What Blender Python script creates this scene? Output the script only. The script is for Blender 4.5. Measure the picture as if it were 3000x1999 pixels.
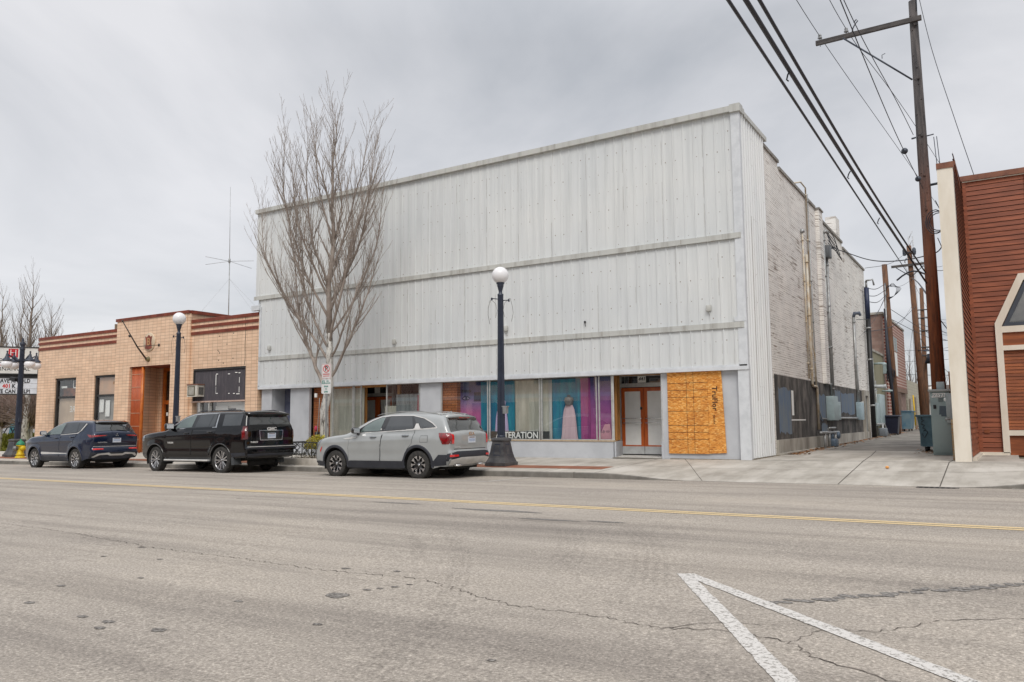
import bpy, bmesh, math, random
from math import sin, cos, pi, sqrt, radians, atan2, floor
from mathutils import Vector, Matrix
random.seed(11)
sc = bpy.context.scene
COL = sc.collection
for o in list(bpy.data.objects): bpy.data.objects.remove(o)

# ------------------------------------------------------------------ camera
cd = bpy.data.cameras.new('camera'); cam = bpy.data.objects.new('camera', cd); COL.objects.link(cam)
cd.sensor_width = 36; cd.lens = 27.592; cd.clip_start = .1; cd.clip_end = 3000
RM = Matrix(((0.84693, 0.06065, 0.52824), (0.53165, -0.08276, -0.84291), (-0.00741, 0.99472, -0.10233)))
cam.matrix_world = Matrix.Translation((0, 0, 1.36)) @ RM.to_4x4()
sc.camera = cam
# ------------------------------------------------------------------ overcast sky and soft sun
SUN_AZ, SUN_EL = radians(215), radians(48)
w = bpy.data.worlds.new("World"); sc.world = w; w.use_nodes = True
nt = w.node_tree; nt.nodes.clear()
def N(nt, t, **k):
    n = nt.nodes.new(t)
    for a, b in k.items():
        if a in n.inputs: n.inputs[a].default_value = b
        else: setattr(n, a, b)
    return n
L = nt.links.new
out = N(nt, 'ShaderNodeOutputWorld')
sky = N(nt, 'ShaderNodeTexSky', sky_type='NISHITA', sun_disc=False, sun_elevation=SUN_EL, sun_rotation=SUN_AZ)
b1 = N(nt, 'ShaderNodeBackground', Strength=.012); L(sky.outputs[0], b1.inputs[0])
tc = N(nt, 'ShaderNodeTexCoord'); sp = N(nt, 'ShaderNodeSeparateXYZ'); L(tc.outputs['Generated'], sp.inputs[0])
mx = N(nt, 'ShaderNodeMath', operation='MAXIMUM'); L(sp.outputs[2], mx.inputs[0]); mx.inputs[1].default_value = 0
ad = N(nt, 'ShaderNodeMath', operation='ADD'); L(mx.outputs[0], ad.inputs[0]); ad.inputs[1].default_value = .22
dx = N(nt, 'ShaderNodeMath', operation='DIVIDE'); L(sp.outputs[0], dx.inputs[0]); L(ad.outputs[0], dx.inputs[1])
dy = N(nt, 'ShaderNodeMath', operation='DIVIDE'); L(sp.outputs[1], dy.inputs[0]); L(ad.outputs[0], dy.inputs[1])
cb = N(nt, 'ShaderNodeCombineXYZ'); L(dx.outputs[0], cb.inputs[0]); L(dy.outputs[0], cb.inputs[1])
n1 = N(nt, 'ShaderNodeTexNoise', Scale=.75, Detail=8.0, Roughness=.52, Distortion=.5); L(cb.outputs[0], n1.inputs['Vector'])
cr = N(nt, 'ShaderNodeValToRGB'); L(n1.outputs[0], cr.inputs[0])
e = cr.color_ramp.elements; e[0].position = .34; e[0].color = (.37, .39, .42, 1); e[1].position = .62; e[1].color = (.74, .735, .75, 1)
# brighter towards the zenith, as under any thick cloud layer
gz = N(nt, 'ShaderNodeMapRange'); L(sp.outputs[2], gz.inputs[0])
gz.inputs[1].default_value = .45; gz.inputs[2].default_value = .95; gz.inputs[3].default_value = 1.0; gz.inputs[4].default_value = 2.3
ml = N(nt, 'ShaderNodeVectorMath', operation='SCALE'); L(cr.outputs[0], ml.inputs[0]); L(gz.outputs[0], ml.inputs['Scale'])
b2 = N(nt, 'ShaderNodeBackground', Strength=.92); L(ml.outputs[0], b2.inputs[0])
ash = N(nt, 'ShaderNodeAddShader'); L(b1.outputs[0], ash.inputs[0]); L(b2.outputs[0], ash.inputs[1]); L(ash.outputs[0], out.inputs[0])
sd = bpy.data.lights.new('sun', 'SUN'); sd.energy = 1.5; sd.angle = radians(24); sd.color = (1, .96, .9)
so = bpy.data.objects.new('sun', sd); COL.objects.link(so)
sdir = Vector((sin(radians(30)) * cos(SUN_EL), -cos(radians(30)) * cos(SUN_EL), sin(SUN_EL)))   # towards the sun: behind the camera, over its right shoulder
so.rotation_euler = sdir.to_track_quat('Z', 'Y').to_euler()
sky.sun_rotation = atan2(sdir.x, sdir.y)
vs = sc.view_settings; vs.view_transform = 'Standard'; vs.look = 'None'; vs.exposure = 0.16; vs.gamma = 1
sc.cycles.max_bounces = 6; sc.cycles.transparent_max_bounces = 12

# ------------------------------------------------------------------ materials
def mk(name):
    m = bpy.data.materials.new(name); m.use_nodes = True
    nt = m.node_tree; return m, nt, nt.nodes['Principled BSDF'], nt.links.new
def rgb(c): return (c[0], c[1], c[2], 1)
def coords(nt, scale=(1, 1, 1), src='Object', rot=(0, 0, 0)):
    tc = N(nt, 'ShaderNodeTexCoord'); mp = N(nt, 'ShaderNodeMapping')
    mp.inputs['Scale'].default_value = scale; mp.inputs['Rotation'].default_value = rot
    nt.links.new(tc.outputs[src], mp.inputs[0]); return mp.outputs[0]
def ramp(nt, inp, stops):
    r = N(nt, 'ShaderNodeValToRGB'); nt.links.new(inp, r.inputs[0]); el = r.color_ramp.elements
    while len(el) < len(stops): el.new(.5)
    for a, (p, c) in zip(el, stops): a.position = p; a.color = rgb(c) if len(c) == 3 else c
    return r.outputs[0]
def noise(nt, vec, s, d=4, rough=.55):
    n = N(nt, 'ShaderNodeTexNoise', Scale=s, Detail=float(d), Roughness=rough); nt.links.new(vec, n.inputs['Vector']); return n.outputs[0]
def mixc(nt, f, a, b, mode='MIX'):
    m = N(nt, 'ShaderNodeMix', data_type='RGBA', blend_type=mode); LK = nt.links.new
    if hasattr(f, 'type'): LK(f, m.inputs[0])
    else: m.inputs[0].default_value = f
    for i, x in ((6, a), (7, b)):
        if hasattr(x, 'type'): LK(x, m.inputs[i])
        else: m.inputs[i].default_value = rgb(x)
    return m.outputs[2]
def bump(nt, P, h, s=.3, d=.01):
    b = N(nt, 'ShaderNodeBump', Strength=s, Distance=d); nt.links.new(h, b.inputs['Height']); nt.links.new(b.outputs[0], P.inputs['Normal'])
def mat(name, c, rough=.6, c2=None, sc_=3, amt=(.4, .65), metal=0, bmp=0, stretch=(1, 1, 1), spec=.5, coat=0, bs=30):
    m, nt, P, LK = mk(name)
    P.inputs['Roughness'].default_value = rough; P.inputs['Metallic'].default_value = metal
    P.inputs['Specular IOR Level'].default_value = spec; P.inputs['Coat Weight'].default_value = coat; P.inputs['Coat Roughness'].default_value = .03
    if c2 is None: c2 = tuple(x * .8 for x in c)
    v = coords(nt, stretch)
    LK(ramp(nt, noise(nt, v, sc_, 5, .6), [(amt[0], c), (amt[1], c2)]), P.inputs['Base Color'])
    if bmp: bump(nt, P, noise(nt, v, bs, 4), bmp, .01)
    return m
def emis(name, c, s):
    m, nt, P, LK = mk(name); P.inputs['Base Color'].default_value = rgb(c); P.inputs['Emission Color'].default_value = rgb(c); P.inputs['Emission Strength'].default_value = s; return m
def glass(name, tint=(.96, .98, .98), f0=.03, dark=0.0):
    m, nt, P, LK = mk(name); o = nt.nodes['Material Output']; nt.nodes.remove(P)
    tr = N(nt, 'ShaderNodeBsdfTransparent', Color=rgb(tint)); gl = N(nt, 'ShaderNodeBsdfGlossy', Roughness=.02, Color=(1, 1, 1, 1))
    fr = N(nt, 'ShaderNodeLayerWeight', Blend=.5); pw = N(nt, 'ShaderNodeMath', operation='POWER'); LK(fr.outputs['Facing'], pw.inputs[0]); pw.inputs[1].default_value = 4.0; mp = N(nt, 'ShaderNodeMath', operation='MULTIPLY_ADD', use_clamp=True); LK(pw.outputs[0], mp.inputs[0]); mp.inputs[1].default_value = .9; mp.inputs[2].default_value = .10 + f0
    ms = N(nt, 'ShaderNodeMixShader'); LK(mp.outputs[0], ms.inputs[0]); LK(tr.outputs[0], ms.inputs[1]); LK(gl.outputs[0], ms.inputs[2]); LK(ms.outputs[0], o.inputs[0])
    return m
def brickmat(name, c1, c2, mortar, bw, bh, ms=.006, offset=.5, plane='XZ', rough=.85, bmp=.5, paint=None, dirt=None, vary=.5):
    """masonry on a vertical wall: brick size in metres; plane says which object axes run along the wall"""
    m, nt, P, LK = mk(name); P.inputs['Roughness'].default_value = rough
    tc = N(nt, 'ShaderNodeTexCoord'); s = N(nt, 'ShaderNodeSeparateXYZ'); LK(tc.outputs['Object'], s.inputs[0]); c = N(nt, 'ShaderNodeCombineXYZ')
    if plane == 'XZ': LK(s.outputs[0], c.inputs[0])
    elif plane == 'YZ': LK(s.outputs[1], c.inputs[0])
    else:
        a = N(nt, 'ShaderNodeMath', operation='ADD'); LK(s.outputs[0], a.inputs[0]); LK(s.outputs[1], a.inputs[1]); LK(a.outputs[0], c.inputs[0])
    LK(s.outputs[2], c.inputs[1])
    b = N(nt, 'ShaderNodeTexBrick', offset=offset); b.offset_frequency = 2
    LK(c.outputs[0], b.inputs['Vector'])
    for k, v in (('Color1', rgb(c1)), ('Color2', rgb(c2)), ('Mortar', rgb(mortar)), ('Scale', 1.0), ('Mortar Size', ms), ('Mortar Smooth', .2), ('Bias', 0.0), ('Brick Width', bw), ('Row Height', bh)): b.inputs[k].default_value = v
    col = b.outputs[0]
    nz = noise(nt, tc.outputs['Object'], 1.1, 6, .65)
    col = mixc(nt, vary, col, ramp(nt, nz, [(.3, (.72, .72, .72)), (.7, (1.12, 1.1, 1.08))]), 'MULTIPLY')
    if paint:      # paint worn off along the courses: dark short dashes
        n2 = N(nt, 'ShaderNodeTexNoise', Scale=1.0, Detail=3.0, Roughness=.7); mp = N(nt, 'ShaderNodeMapping'); mp.inputs['Scale'].default_value = (.75, .75, 20)
        LK(tc.outputs['Object'], mp.inputs[0]); LK(mp.outputs[0], n2.inputs['Vector'])
        n3 = noise(nt, tc.outputs['Object'], .9, 4, .6)
        sm = N(nt, 'ShaderNodeMath', operation='ADD'); LK(n2.outputs[0], sm.inputs[0])
        sm2 = N(nt, 'ShaderNodeMath', operation='MULTIPLY'); LK(n3, sm2.inputs[0]); sm2.inputs[1].default_value = .5; LK(sm2.outputs[0], sm.inputs[1])
        f = ramp(nt, sm.outputs[0], [(.84, (0, 0, 0)), (.93, (1, 1, 1))])
        col = mixc(nt, f, col, paint)
        n4 = ramp(nt, noise(nt, coords(nt, (.8, .5, 5)), 1.6, 4, .7), [(.47, (0, 0, 0)), (.60, (.75, .75, .75))])
        mj = N(nt, 'ShaderNodeMath', operation='MULTIPLY'); LK(n4, mj.inputs[0]); LK(b.outputs['Fac'], mj.inputs[1]); col = mixc(nt, mj.outputs[0], col, paint)
    LK(col, P.inputs['Base Color'])
    if bmp: bump(nt, P, b.outputs['Fac'], -bmp, .012)
    return m

# ------------------------------------------------------------------ mesh builder
class MB:
    def __init__(s): s.v = []; s.f = []; s.m = []; s.s = []; s.parts = []
    def add(s, vs, fs, mi=0, smooth=False):
        k = len(s.v); s.parts.append((k, len(s.f))); s.v += [tuple(p) for p in vs]
        for f in fs: s.f.append([k + i for i in f]); s.m.append(mi); s.s.append(smooth)
    def quad(s, a, b, c, d, mi=0): s.add([a, b, c, d], [(0, 1, 2, 3)], mi)
    def box(s, x0, x1, y0, y1, z0, z1, mi=0):
        if x0 > x1: x0, x1 = x1, x0
        if y0 > y1: y0, y1 = y1, y0
        if z0 > z1: z0, z1 = z1, z0
        s.add([(x0, y0, z0), (x1, y0, z0), (x1, y1, z0), (x0, y1, z0), (x0, y0, z1), (x1, y0, z1), (x1, y1, z1), (x0, y1, z1)],
              [(0, 3, 2, 1), (4, 5, 6, 7), (0, 1, 5, 4), (1, 2, 6, 5), (2, 3, 7, 6), (3, 0, 4, 7)], mi)
    def bev(s, x0, x1, y0, y1, z0, z1, b=.01, mi=0):
        bm = bmesh.new(); bmesh.ops.create_cube(bm, size=1)
        bmesh.ops.scale(bm, vec=(abs(x1 - x0), abs(y1 - y0), abs(z1 - z0)), verts=bm.verts)
        bmesh.ops.bevel(bm, geom=bm.edges[:], offset=b, segments=2, profile=.5, affect='EDGES')
        c = Vector(((x0 + x1) / 2, (y0 + y1) / 2, (z0 + z1) / 2)); bm.verts.ensure_lookup_table()
        s.add([v.co + c for v in bm.verts], [[v.index for v in f.verts] for f in bm.faces], mi, True); bm.free()
    def obox(s, c, size, M, mi=0):
        k = MB(); a, b, d = size[0] / 2, size[1] / 2, size[2] / 2; k.box(-a, a, -b, b, -d, d)
        s.add([M @ Vector(p) + Vector(c) for p in k.v], k.f, mi)
    def tube(s, pts, r, n=8, mi=0, cap=True, smooth=True):
        pts = [Vector(p) for p in pts]; rs = r if isinstance(r, (list, tuple)) else [r] * len(pts)
        up = None; vs = []; fs = []
        for i, p in enumerate(pts):
            t = (pts[min(i + 1, len(pts) - 1)] - pts[max(i - 1, 0)])
            if t.length < 1e-9: t = Vector((0, 0, 1))
            t.normalize()
            if up is None: up = Vector((0, 0, 1)) if abs(t.z) < .9 else Vector((1, 0, 0))
            a = t.cross(up); 
            if a.length < 1e-6: a = t.cross(Vector((0, 1, 0)))
            a.normalize(); b = a.cross(t); up = b
            for k in range(n):
                q = 2 * pi * k / n; vs.append(p + (a * cos(q) + b * sin(q)) * rs[i])
        for i in range(len(pts) - 1):
            for k in range(n): fs.append((i * n + k, i * n + (k + 1) % n, (i + 1) * n + (k + 1) % n, (i + 1) * n + k))
        if cap and n > 2: fs.append(tuple(range(n - 1, -1, -1))); fs.append(tuple((len(pts) - 1) * n + k for k in range(n)))
        s.add(vs, fs, mi, smooth)
    def lathe(s, prof, c=(0, 0, 0), n=24, mi=0, smooth=True, axis='Z', M=None, rot=0):
        vs = []; fs = []; c = Vector(c)
        for r, z in prof:
            for k in range(n):
                q = 2 * pi * k / n + rot; p = Vector((r * cos(q), r * sin(q), z))
                if axis == 'Y': p = Vector((p.x, p.z, p.y))
                if axis == 'X': p = Vector((p.z, p.x, p.y))
                if M: p = M @ p
                vs.append(p + c)
        for i in range(len(prof) - 1):
            for k in range(n): fs.append((i * n + k, i * n + (k + 1) % n, (i + 1) * n + (k + 1) % n, (i + 1) * n + k))
        s.add(vs, fs, mi, smooth)
    def sphere(s, c, r, n=20, mi=0, sz=1): s.lathe([(max(r * sin(pi * i / 14), 1e-4), -r * cos(pi * i / 14) * sz) for i in range(15)], c, n, mi)
    def prism(s, poly, fn, t0, t1, mi=0):
        """poly in 2D, fn(a, b, t) -> 3D; solid between t0 and t1"""
        n = len(poly); vs = [fn(a, b, t0) for a, b in poly] + [fn(a, b, t1) for a, b in poly]
        fs = [tuple(range(n)), tuple(range(2 * n - 1, n - 1, -1))] + [(i, (i + 1) % n, n + (i + 1) % n, n + i) for i in range(n)]
        s.add(vs, fs, mi)
    def each(s, name, mats, parent=None):
        """one object for every separate piece"""
        P = s.parts + [(len(s.v), len(s.f))]
        for (v0, f0), (v1, f1) in zip(P, P[1:]):
            k = MB(); k.v = s.v[v0:v1]; k.f = [[i - v0 for i in f] for f in s.f[f0:f1]]; k.m = s.m[f0:f1]; k.s = s.s[f0:f1]; o = k.build(name, mats, parent)
        return o
    def build(s, name, mats, parent=None, origin=None, fixn=True):
        o0 = Vector((0, 0, 0))
        if parent is not None:
            p = parent
            while p is not None: o0 += p.location; p = p.parent
        elif origin is not None: o0 = Vector(origin)
        me = bpy.data.meshes.new(name); me.from_pydata([tuple(Vector(p) - o0) for p in s.v], [], s.f)
        if not isinstance(mats, (list, tuple)): mats = [mats]
        for m in mats: me.materials.append(m)
        me.polygons.foreach_set('material_index', s.m); me.polygons.foreach_set('use_smooth', s.s)
        if fixn:
            bm = bmesh.new(); bm.from_mesh(me); bmesh.ops.recalc_face_normals(bm, faces=bm.faces); bm.to_mesh(me); bm.free()
        me.update(); o = bpy.data.objects.new(name, me); COL.objects.link(o)
        if parent is not None: o.parent = parent
        else: o.location = o0
        return o
def tag(o, label=None, cat=None, group=None, kind=None):
    for k, v in (('label', label), ('category', cat), ('group', group), ('kind', kind)):
        if v: o[k] = v
    return o
def thing(name, loc, label, cat, group=None):
    o = bpy.data.objects.new(name, None); COL.objects.link(o); o.location = loc; o.empty_display_size = .2
    return tag(o, label, cat, group)
def copy_tree(o, parent=None):
    c = o.copy(); COL.objects.link(c)
    if parent is not None: c.parent = parent
    for ch in [x for x in bpy.data.objects if x.parent == o]: copy_tree(ch, c)
    return c
def text(body, size, extrude=.004, font_shear=0, spacing=1, align='CENTER', wx=1.0, bold=0):
    cu = bpy.data.curves.new('lettering', 'FONT'); cu.body = body; cu.size = size; cu.extrude = extrude; cu.align_x = align; cu.align_y = 'CENTER'; cu.space_character = spacing; cu.shear = font_shear; cu.offset = bold
    cu.resolution_u = 3
    o = bpy.data.objects.new('lettering', cu); COL.objects.link(o); dg = bpy.context.evaluated_depsgraph_get(); dg.update()
    me = bpy.data.meshes.new_from_object(o.evaluated_get(dg)); vs = [Vector((v.co.x * wx, v.co.y, v.co.z)) for v in me.vertices]; fs = [list(p.vertices) for p in me.polygons]
    bpy.data.objects.remove(o); bpy.data.curves.remove(cu); bpy.data.meshes.remove(me); return vs, fs
def put_text(mb, body, size, c, right=(1, 0, 0), up=(0, 0, 1), mi=0, **k):
    vs, fs = text(body, size, **k); r = Vector(right).normalized(); u = Vector(up).normalized(); n = r.cross(u); c = Vector(c)
    mb.add([c + r * v.x + u * v.y + n * v.z for v in vs], fs, mi)
def crspline(P, n):
    out = []
    for i in range(len(P) - 1):
        p0 = P[max(i - 1, 0)]; p1 = P[i]; p2 = P[i + 1]; p3 = P[min(i + 2, len(P) - 1)]
        for k in range(n):
            t = k / n; out.append(tuple(.5 * (2 * b + (c - a) * t + (2 * a - 5 * b + 4 * c - d) * t * t + (3 * b - a - 3 * c + d) * t ** 3) for a, b, c, d in zip(p0, p1, p2, p3)))
    out.append(tuple(P[-1])); return out

# ------------------------------------------------------------------ ground heights (the street falls gently to the left and is crowned)
def z_road(X, Y): y = min(max(Y, 2.4), 17.0); return .0095 * (X + 12.6) + .03 - .001 * (y - 9) ** 2
def z_back(X, Y=21): return .31 + .0075 * (min(max(X, -90), 40) + 5.7) + .0065 * min(max(Y - 24, 0), 50)
def smooth01(a, b, x): t = min(max((x - a) / (b - a), 0), 1); return t * t * (3 - 2 * t)
def kerb_h(X): return .005 + .135 * (1 - smooth01(-8.3, -6.0, X) * (1 - smooth01(-.9, .9, X)))
KY = 16.95
def z_walk(X, Y):
    a = z_road(X, KY) + kerb_h(X); t = min(max((Y - KY) / (21 - KY), 0), 1)
    return a * (1 - t) + z_back(X, Y) * t
# ------------------------------------------------------------------ ground, street, pavements
def sheet(name, xs, ys, zf, mats, off=0.0, mifn=None):
    b = MB(); nx, ny = len(xs), len(ys)
    vs = [(x, y, zf(x, y) + off) for y in ys for x in xs]
    for j in range(ny - 1):
        for i in range(nx - 1):
            b.f.append([j * nx + i, j * nx + i + 1, (j + 1) * nx + i + 1, (j + 1) * nx + i]); b.m.append(0); b.s.append(True)
    b.v = vs; o = b.build(name, mats, fixn=False); return tag(o, kind='structure')
def rng(a, b, n): return [a + (b - a) * i / n for i in range(n + 1)]

def m_asphalt():
    m, nt, P, LK = mk('asphalt'); v = coords(nt)
    P.inputs['Roughness'].default_value = .82; P.inputs['Specular IOR Level'].default_value = .35
    fine = noise(nt, v, 48, 5, .8); mid = noise(nt, v, 14, 6, .75)
    c = ramp(nt, fine, [(.30, (.10, .085, .07)), (.43, (.285, .255, .22)), (.55, (.39, .35, .302)), (.70, (.74, .67, .58))])
    c = mixc(nt, .8, c, ramp(nt, mid, [(.28, (.80, .79, .78)), (.5, (1, 1, 1)), (.75, (1.12, 1.11, 1.10))]), 'MULTIPLY')
    big = noise(nt, coords(nt, (.16, .42, 1)), 1.3, 5, .6)
    c = mixc(nt, 1, c, ramp(nt, big, [(.3, (.80, .79, .79)), (.5, (.98, .97, .96)), (.72, (1.14, 1.12, 1.09))]), 'MULTIPLY')
    # worn wheel tracks running along the street
    st = noise(nt, coords(nt, (.05, 1.1, 1)), 2.0, 5, .62)
    c = mixc(nt, .8, c, ramp(nt, st, [(.33, (.72, .715, .72)), (.52, (1.02, 1.02, 1.02)), (.7, (1.12, 1.12, 1.13))]), 'MULTIPLY')
    # small tar-dark spots
    vo = N(nt, 'ShaderNodeTexVoronoi', Scale=1.15); vo.feature = 'F1'; LK(coords(nt, (.8, 1.0, 1)), vo.inputs['Vector'])
    ws = noise(nt, v, 9, 3); sm = N(nt, 'ShaderNodeMath', operation='MULTIPLY_ADD'); LK(ws, sm.inputs[0]); sm.inputs[1].default_value = .13; LK(vo.outputs['Distance'], sm.inputs[2])
    msk = noise(nt, v, .35, 2)
    s2 = N(nt, 'ShaderNodeMath', operation='MULTIPLY_ADD'); LK(msk, s2.inputs[0]); s2.inputs[1].default_value = -.16; LK(sm.outputs[0], s2.inputs[2])
    f = ramp(nt, s2.outputs[0], [(.012, (1, 1, 1)), (.03, (0, 0, 0))])
    c = mixc(nt, f, c, (.12, .105, .09))
    LK(c, P.inputs['Base Color']); bump(nt, P, fine, .5, .006); return m
M_asph = m_asphalt()
M_crack = mat('crack filler', (.05, .04, .033), .95, (.20, .17, .145), 9, (.45, .6))
M_oil = mat('oil stain', (.09, .078, .068), .8, (.27, .25, .225), 42, (.42, .62))
M_wet = mat('damp asphalt', (.11, .10, .092), .7, (.27, .25, .225), 40, (.44, .60))
def m_conc(name, c1, c2, c3, joint=None):
    m, nt, P, LK = mk(name); v = coords(nt); P.inputs['Roughness'].default_value = .85
    c = ramp(nt, noise(nt, v, .8, 7, .65), [(.3, c2), (.55, c1), (.8, c3)])
    c = mixc(nt, .5, c, ramp(nt, noise(nt, v, 60, 3, .7), [(.3, (.8, .8, .8)), (.6, (1.05, 1.05, 1.05))]), 'MULTIPLY')
    c = mixc(nt, .55, c, ramp(nt, noise(nt, coords(nt, (1.6, .35, 1)), 1.5, 5, .6), [(.38, (.62, .60, .57)), (.56, (1, 1, 1))]), 'MULTIPLY')
    vo = N(nt, 'ShaderNodeTexVoronoi', Scale=2.6); LK(v, vo.inputs['Vector'])      # gum and drip spots
    c = mixc(nt, ramp(nt, vo.outputs['Distance'], [(.045, (.75, .75, .75)), (.065, (0, 0, 0))]), c, (.20, .185, .165))
    LK(c, P.inputs['Base Color']); bump(nt, P, noise(nt, v, 90, 3), .15, .004); return m
M_walk = m_conc('pavement concrete', (.50, .465, .41), (.36, .33, .285), (.60, .565, .51))
M_kerb = m_conc('kerb concrete', (.24, .225, .20), (.12, .112, .10), (.40, .375, .34))
M_joint = mat('joint', (.10, .088, .072), .95)
M_paver = brickmat('brick pavers', (.30, .115, .06), (.23, .085, .045), (.16, .11, .08), .22, .11, .008, plane='XZ')
M_soil = mat('soil', (.10, .075, .05), .95, (.17, .135, .09), 8)
M_allasph = mat('alley asphalt', (.165, .15, .132), .88, (.27, .25, .22), 1.4, (.36, .62), bmp=.2, stretch=(1, .5, 1))

def z_land(X, Y):
    if Y < KY: z = z_road(X, min(Y, KY)) - .10
    elif Y < 21: z = z_road(X, KY) - .10 + (z_back(X) - .05 - z_road(X, KY) + .10) * (Y - KY) / 4.05
    else: z = z_back(X, Y) - .05
    if X < -44 and Y > 17: z = z_road(X, KY) - .09 + .004 * (Y - 17)
    return z
M_land = mat('dry ground', (.17, .15, .12), .95, (.12, .115, .07), .5)
gx = [-900, -500, -250, -150, -100, -80, -60, -50, -44.5, -43.9] + rng(-42, 20, 31) + [30, 40, 60, 100, 250, 500, 900]
gy = [-900, -400, -120, -60, -30, -15, -5, 0, 2.4, 6, 10, 14, 16.94, 16.96, 21, 24, 30, 40, 60, 74, 90, 150, 300, 500, 900]
sheet('ground', gx, gy, z_land, M_land)
ry = rng(-13, 2, 5) + rng(2.4, 16.95, 20)
road = sheet('road', rng(-140, 60, 100), ry, z_road, M_asph)

def ribbon(mb, pts, w, zf, off=.004, mi=0, jag=0, seg=.15):
    P = []
    for a, b in zip(pts, pts[1:]):
        n = max(1, int(math.dist(a, b) / seg))
        for k in range(n): t = k / n; P.append((a[0] + (b[0] - a[0]) * t, a[1] + (b[1] - a[1]) * t))
    P.append(pts[-1]); Q = []
    for i, p in enumerate(P):
        j = random.uniform(-jag, jag) if 0 < i < len(P) - 1 else 0
        a = P[max(i - 1, 0)]; b = P[min(i + 1, len(P) - 1)]; d = Vector((b[0] - a[0], b[1] - a[1])).normalized(); nn = Vector((-d.y, d.x))
        ww = (w[0] + (w[1] - w[0]) * i / (len(P) - 1)) if isinstance(w, tuple) else w
        ww *= (random.uniform(.92, 1.06) if jag < .005 else random.uniform(.35, 1.5)) if jag else 1
        Q.append((Vector(p) + nn * (j - ww / 2), Vector(p) + nn * (j + ww / 2)))
    for (a, b), (c, d) in zip(Q, Q[1:]):
        mb.quad(*[(q.x, q.y, zf(q.x, q.y) + off) for q in (a, c, d, b)], mi)
b = MB()
ribbon(b, [(-13.5, 5.75), (-11.82, 5.56), (-9.6, 5.42), (-7.75, 5.16), (-6.31, 5.13), (-5.1, 5.05), (-4.08, 5.14), (-3.4, 4.86), (-2.95, 4.69), (-2.5, 4.72), (-1.84, 4.62), (-1.5, 4.74), (-1.11, 4.68), (-.95, 4.45), (-.8, 4.36), (-.55, 4.24), (-.3, 4.0)], .008, z_road, .0035, 0, .03, .035)
ribbon(b, [(-1.11, 4.68), (-1.0, 5.01), (-.7, 5.12), (-.38, 5.6), (.1, 5.9), (.9, 6.3)], .007, z_road, .0035, 0, .025, .04)
ribbon(b, [(-1.84, 4.62), (-1.6, 4.9), (-1.25, 5.0)], .007, z_road, .0035, 0, .018, .06)
tag(b.build('road_crack', M_crack, fixn=False), kind='structure')
def blob(mb, x, y, rx, ry, zf, off=.0032, mi=0, n=14, rot=0):
    vs = []
    for k in range(n):
        q = 2 * pi * k / n; r = random.uniform(.75, 1.15); px, py = rx * r * cos(q), ry * r * sin(q)
        X, Y = x + px * cos(rot) - py * sin(rot), y + px * sin(rot) + py * cos(rot); vs.append((X, Y, zf(X, Y) + off))
    mb.add(vs, [tuple(range(n))], mi)
b = MB()
blob(b, -4.29, 4.37, .10, .08, z_road)
for x, y, r in ((-4.22, 4.62, .05), (-4.16, 4.70, .04), (-4.1, 4.8, .05), (-4.05, 4.92, .04), (-4.5, 5.3, .05), (-5.0, 5.2, .06), (-3.8, 3.7, .05), (-6.6, 3.6, .06), (-6.2, 3.15, .07), (-5.4, 3.1, .06), (-5.1, 3.1, .07), (-5.0, 2.98, .06), (-4.6, 3.13, .08), (-7.4, 3.25, .05), (-6.9, 3.05, .07), (-8.6, 3.9, .05), (-7.7, 4.6, .05), (-7.0, 4.75, .05), (-6.3, 4.1, .05), (-4.8, 3.9, .05), (-2.4, 3.6, .04)):
    blob(b, x, y, r * .8, r * .5, z_road, mi=0)
for x, y, rx, ry_ in ((-6.3, 9.6, .8, .10), (-5.1, 8.95, .45, .06), (-4.3, 9.05, .3, .05), (-8.4, 9.9, .6, .05)):
    blob(b, x, y, rx, ry_, z_road, mi=1)
for i in range(46):   # the broken damp trail at the right
    t = i / 45; x = -1.44 + 1.9 * t + random.uniform(-.03, .03); y = 5.56 + 1.9 * t ** 1.0 + random.uniform(-.07, .07)
    blob(b, x, y, random.uniform(.03, .075), random.uniform(.025, .06), z_road, .0030 + .0001 * (i % 8), mi=1, n=9)
tag(b.build('road_stain', [M_oil, M_wet], fixn=False), kind='structure')
def m_rubber():
    m, nt, P, LK = mk('tyre rubber smear'); P.inputs['Roughness'].default_value = .8; P.inputs['Base Color'].default_value = (.05, .043, .037, 1)
    f = ramp(nt, noise(nt, coords(nt, (1, 1, 1)), 26, 5, .75), [(.43, (0, 0, 0)), (.64, (.14, .14, .14))]); LK(f, P.inputs['Alpha']); return m
b = MB(); ARC = [(-5.61, 7.39), (-4.91, 6.66), (-4.42, 6.04), (-3.96, 5.35), (-3.59, 4.73), (-3.24, 4.07), (-3.03, 3.53), (-2.89, 3.09)]
for o_, w_ in ((0, .06), (.08, .05), (.16, .04)): ribbon(b, [(x + o_, y) for x, y in ARC], w_, z_road, .0028, 0)
for o_, w_ in ((0, .05), (.09, .06), (-.1, .05), (.18, .04)): ribbon(b, [(x + o_, y) for x, y in ((-3.9, 8.7), (-3.74, 8.47), (-3.34, 7.9), (-2.93, 7.03), (-2.58, 6.14), (-2.43, 5.73))], w_, z_road, .0028, 0); ribbon(b, [(x + o_ - .5, y) for x, y in ((-3.91, 8.19), (-3.43, 7.36), (-3.1, 6.68), (-2.92, 6.18))], w_, z_road, .0028, 0)
ribbon(b, [(-5.96, 7.23), (-5.34, 6.62), (-4.74, 5.88)], .12, z_road, .0028, 0)
tag(b.build('tyre_mark', m_rubber(), fixn=False), kind='structure')
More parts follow.
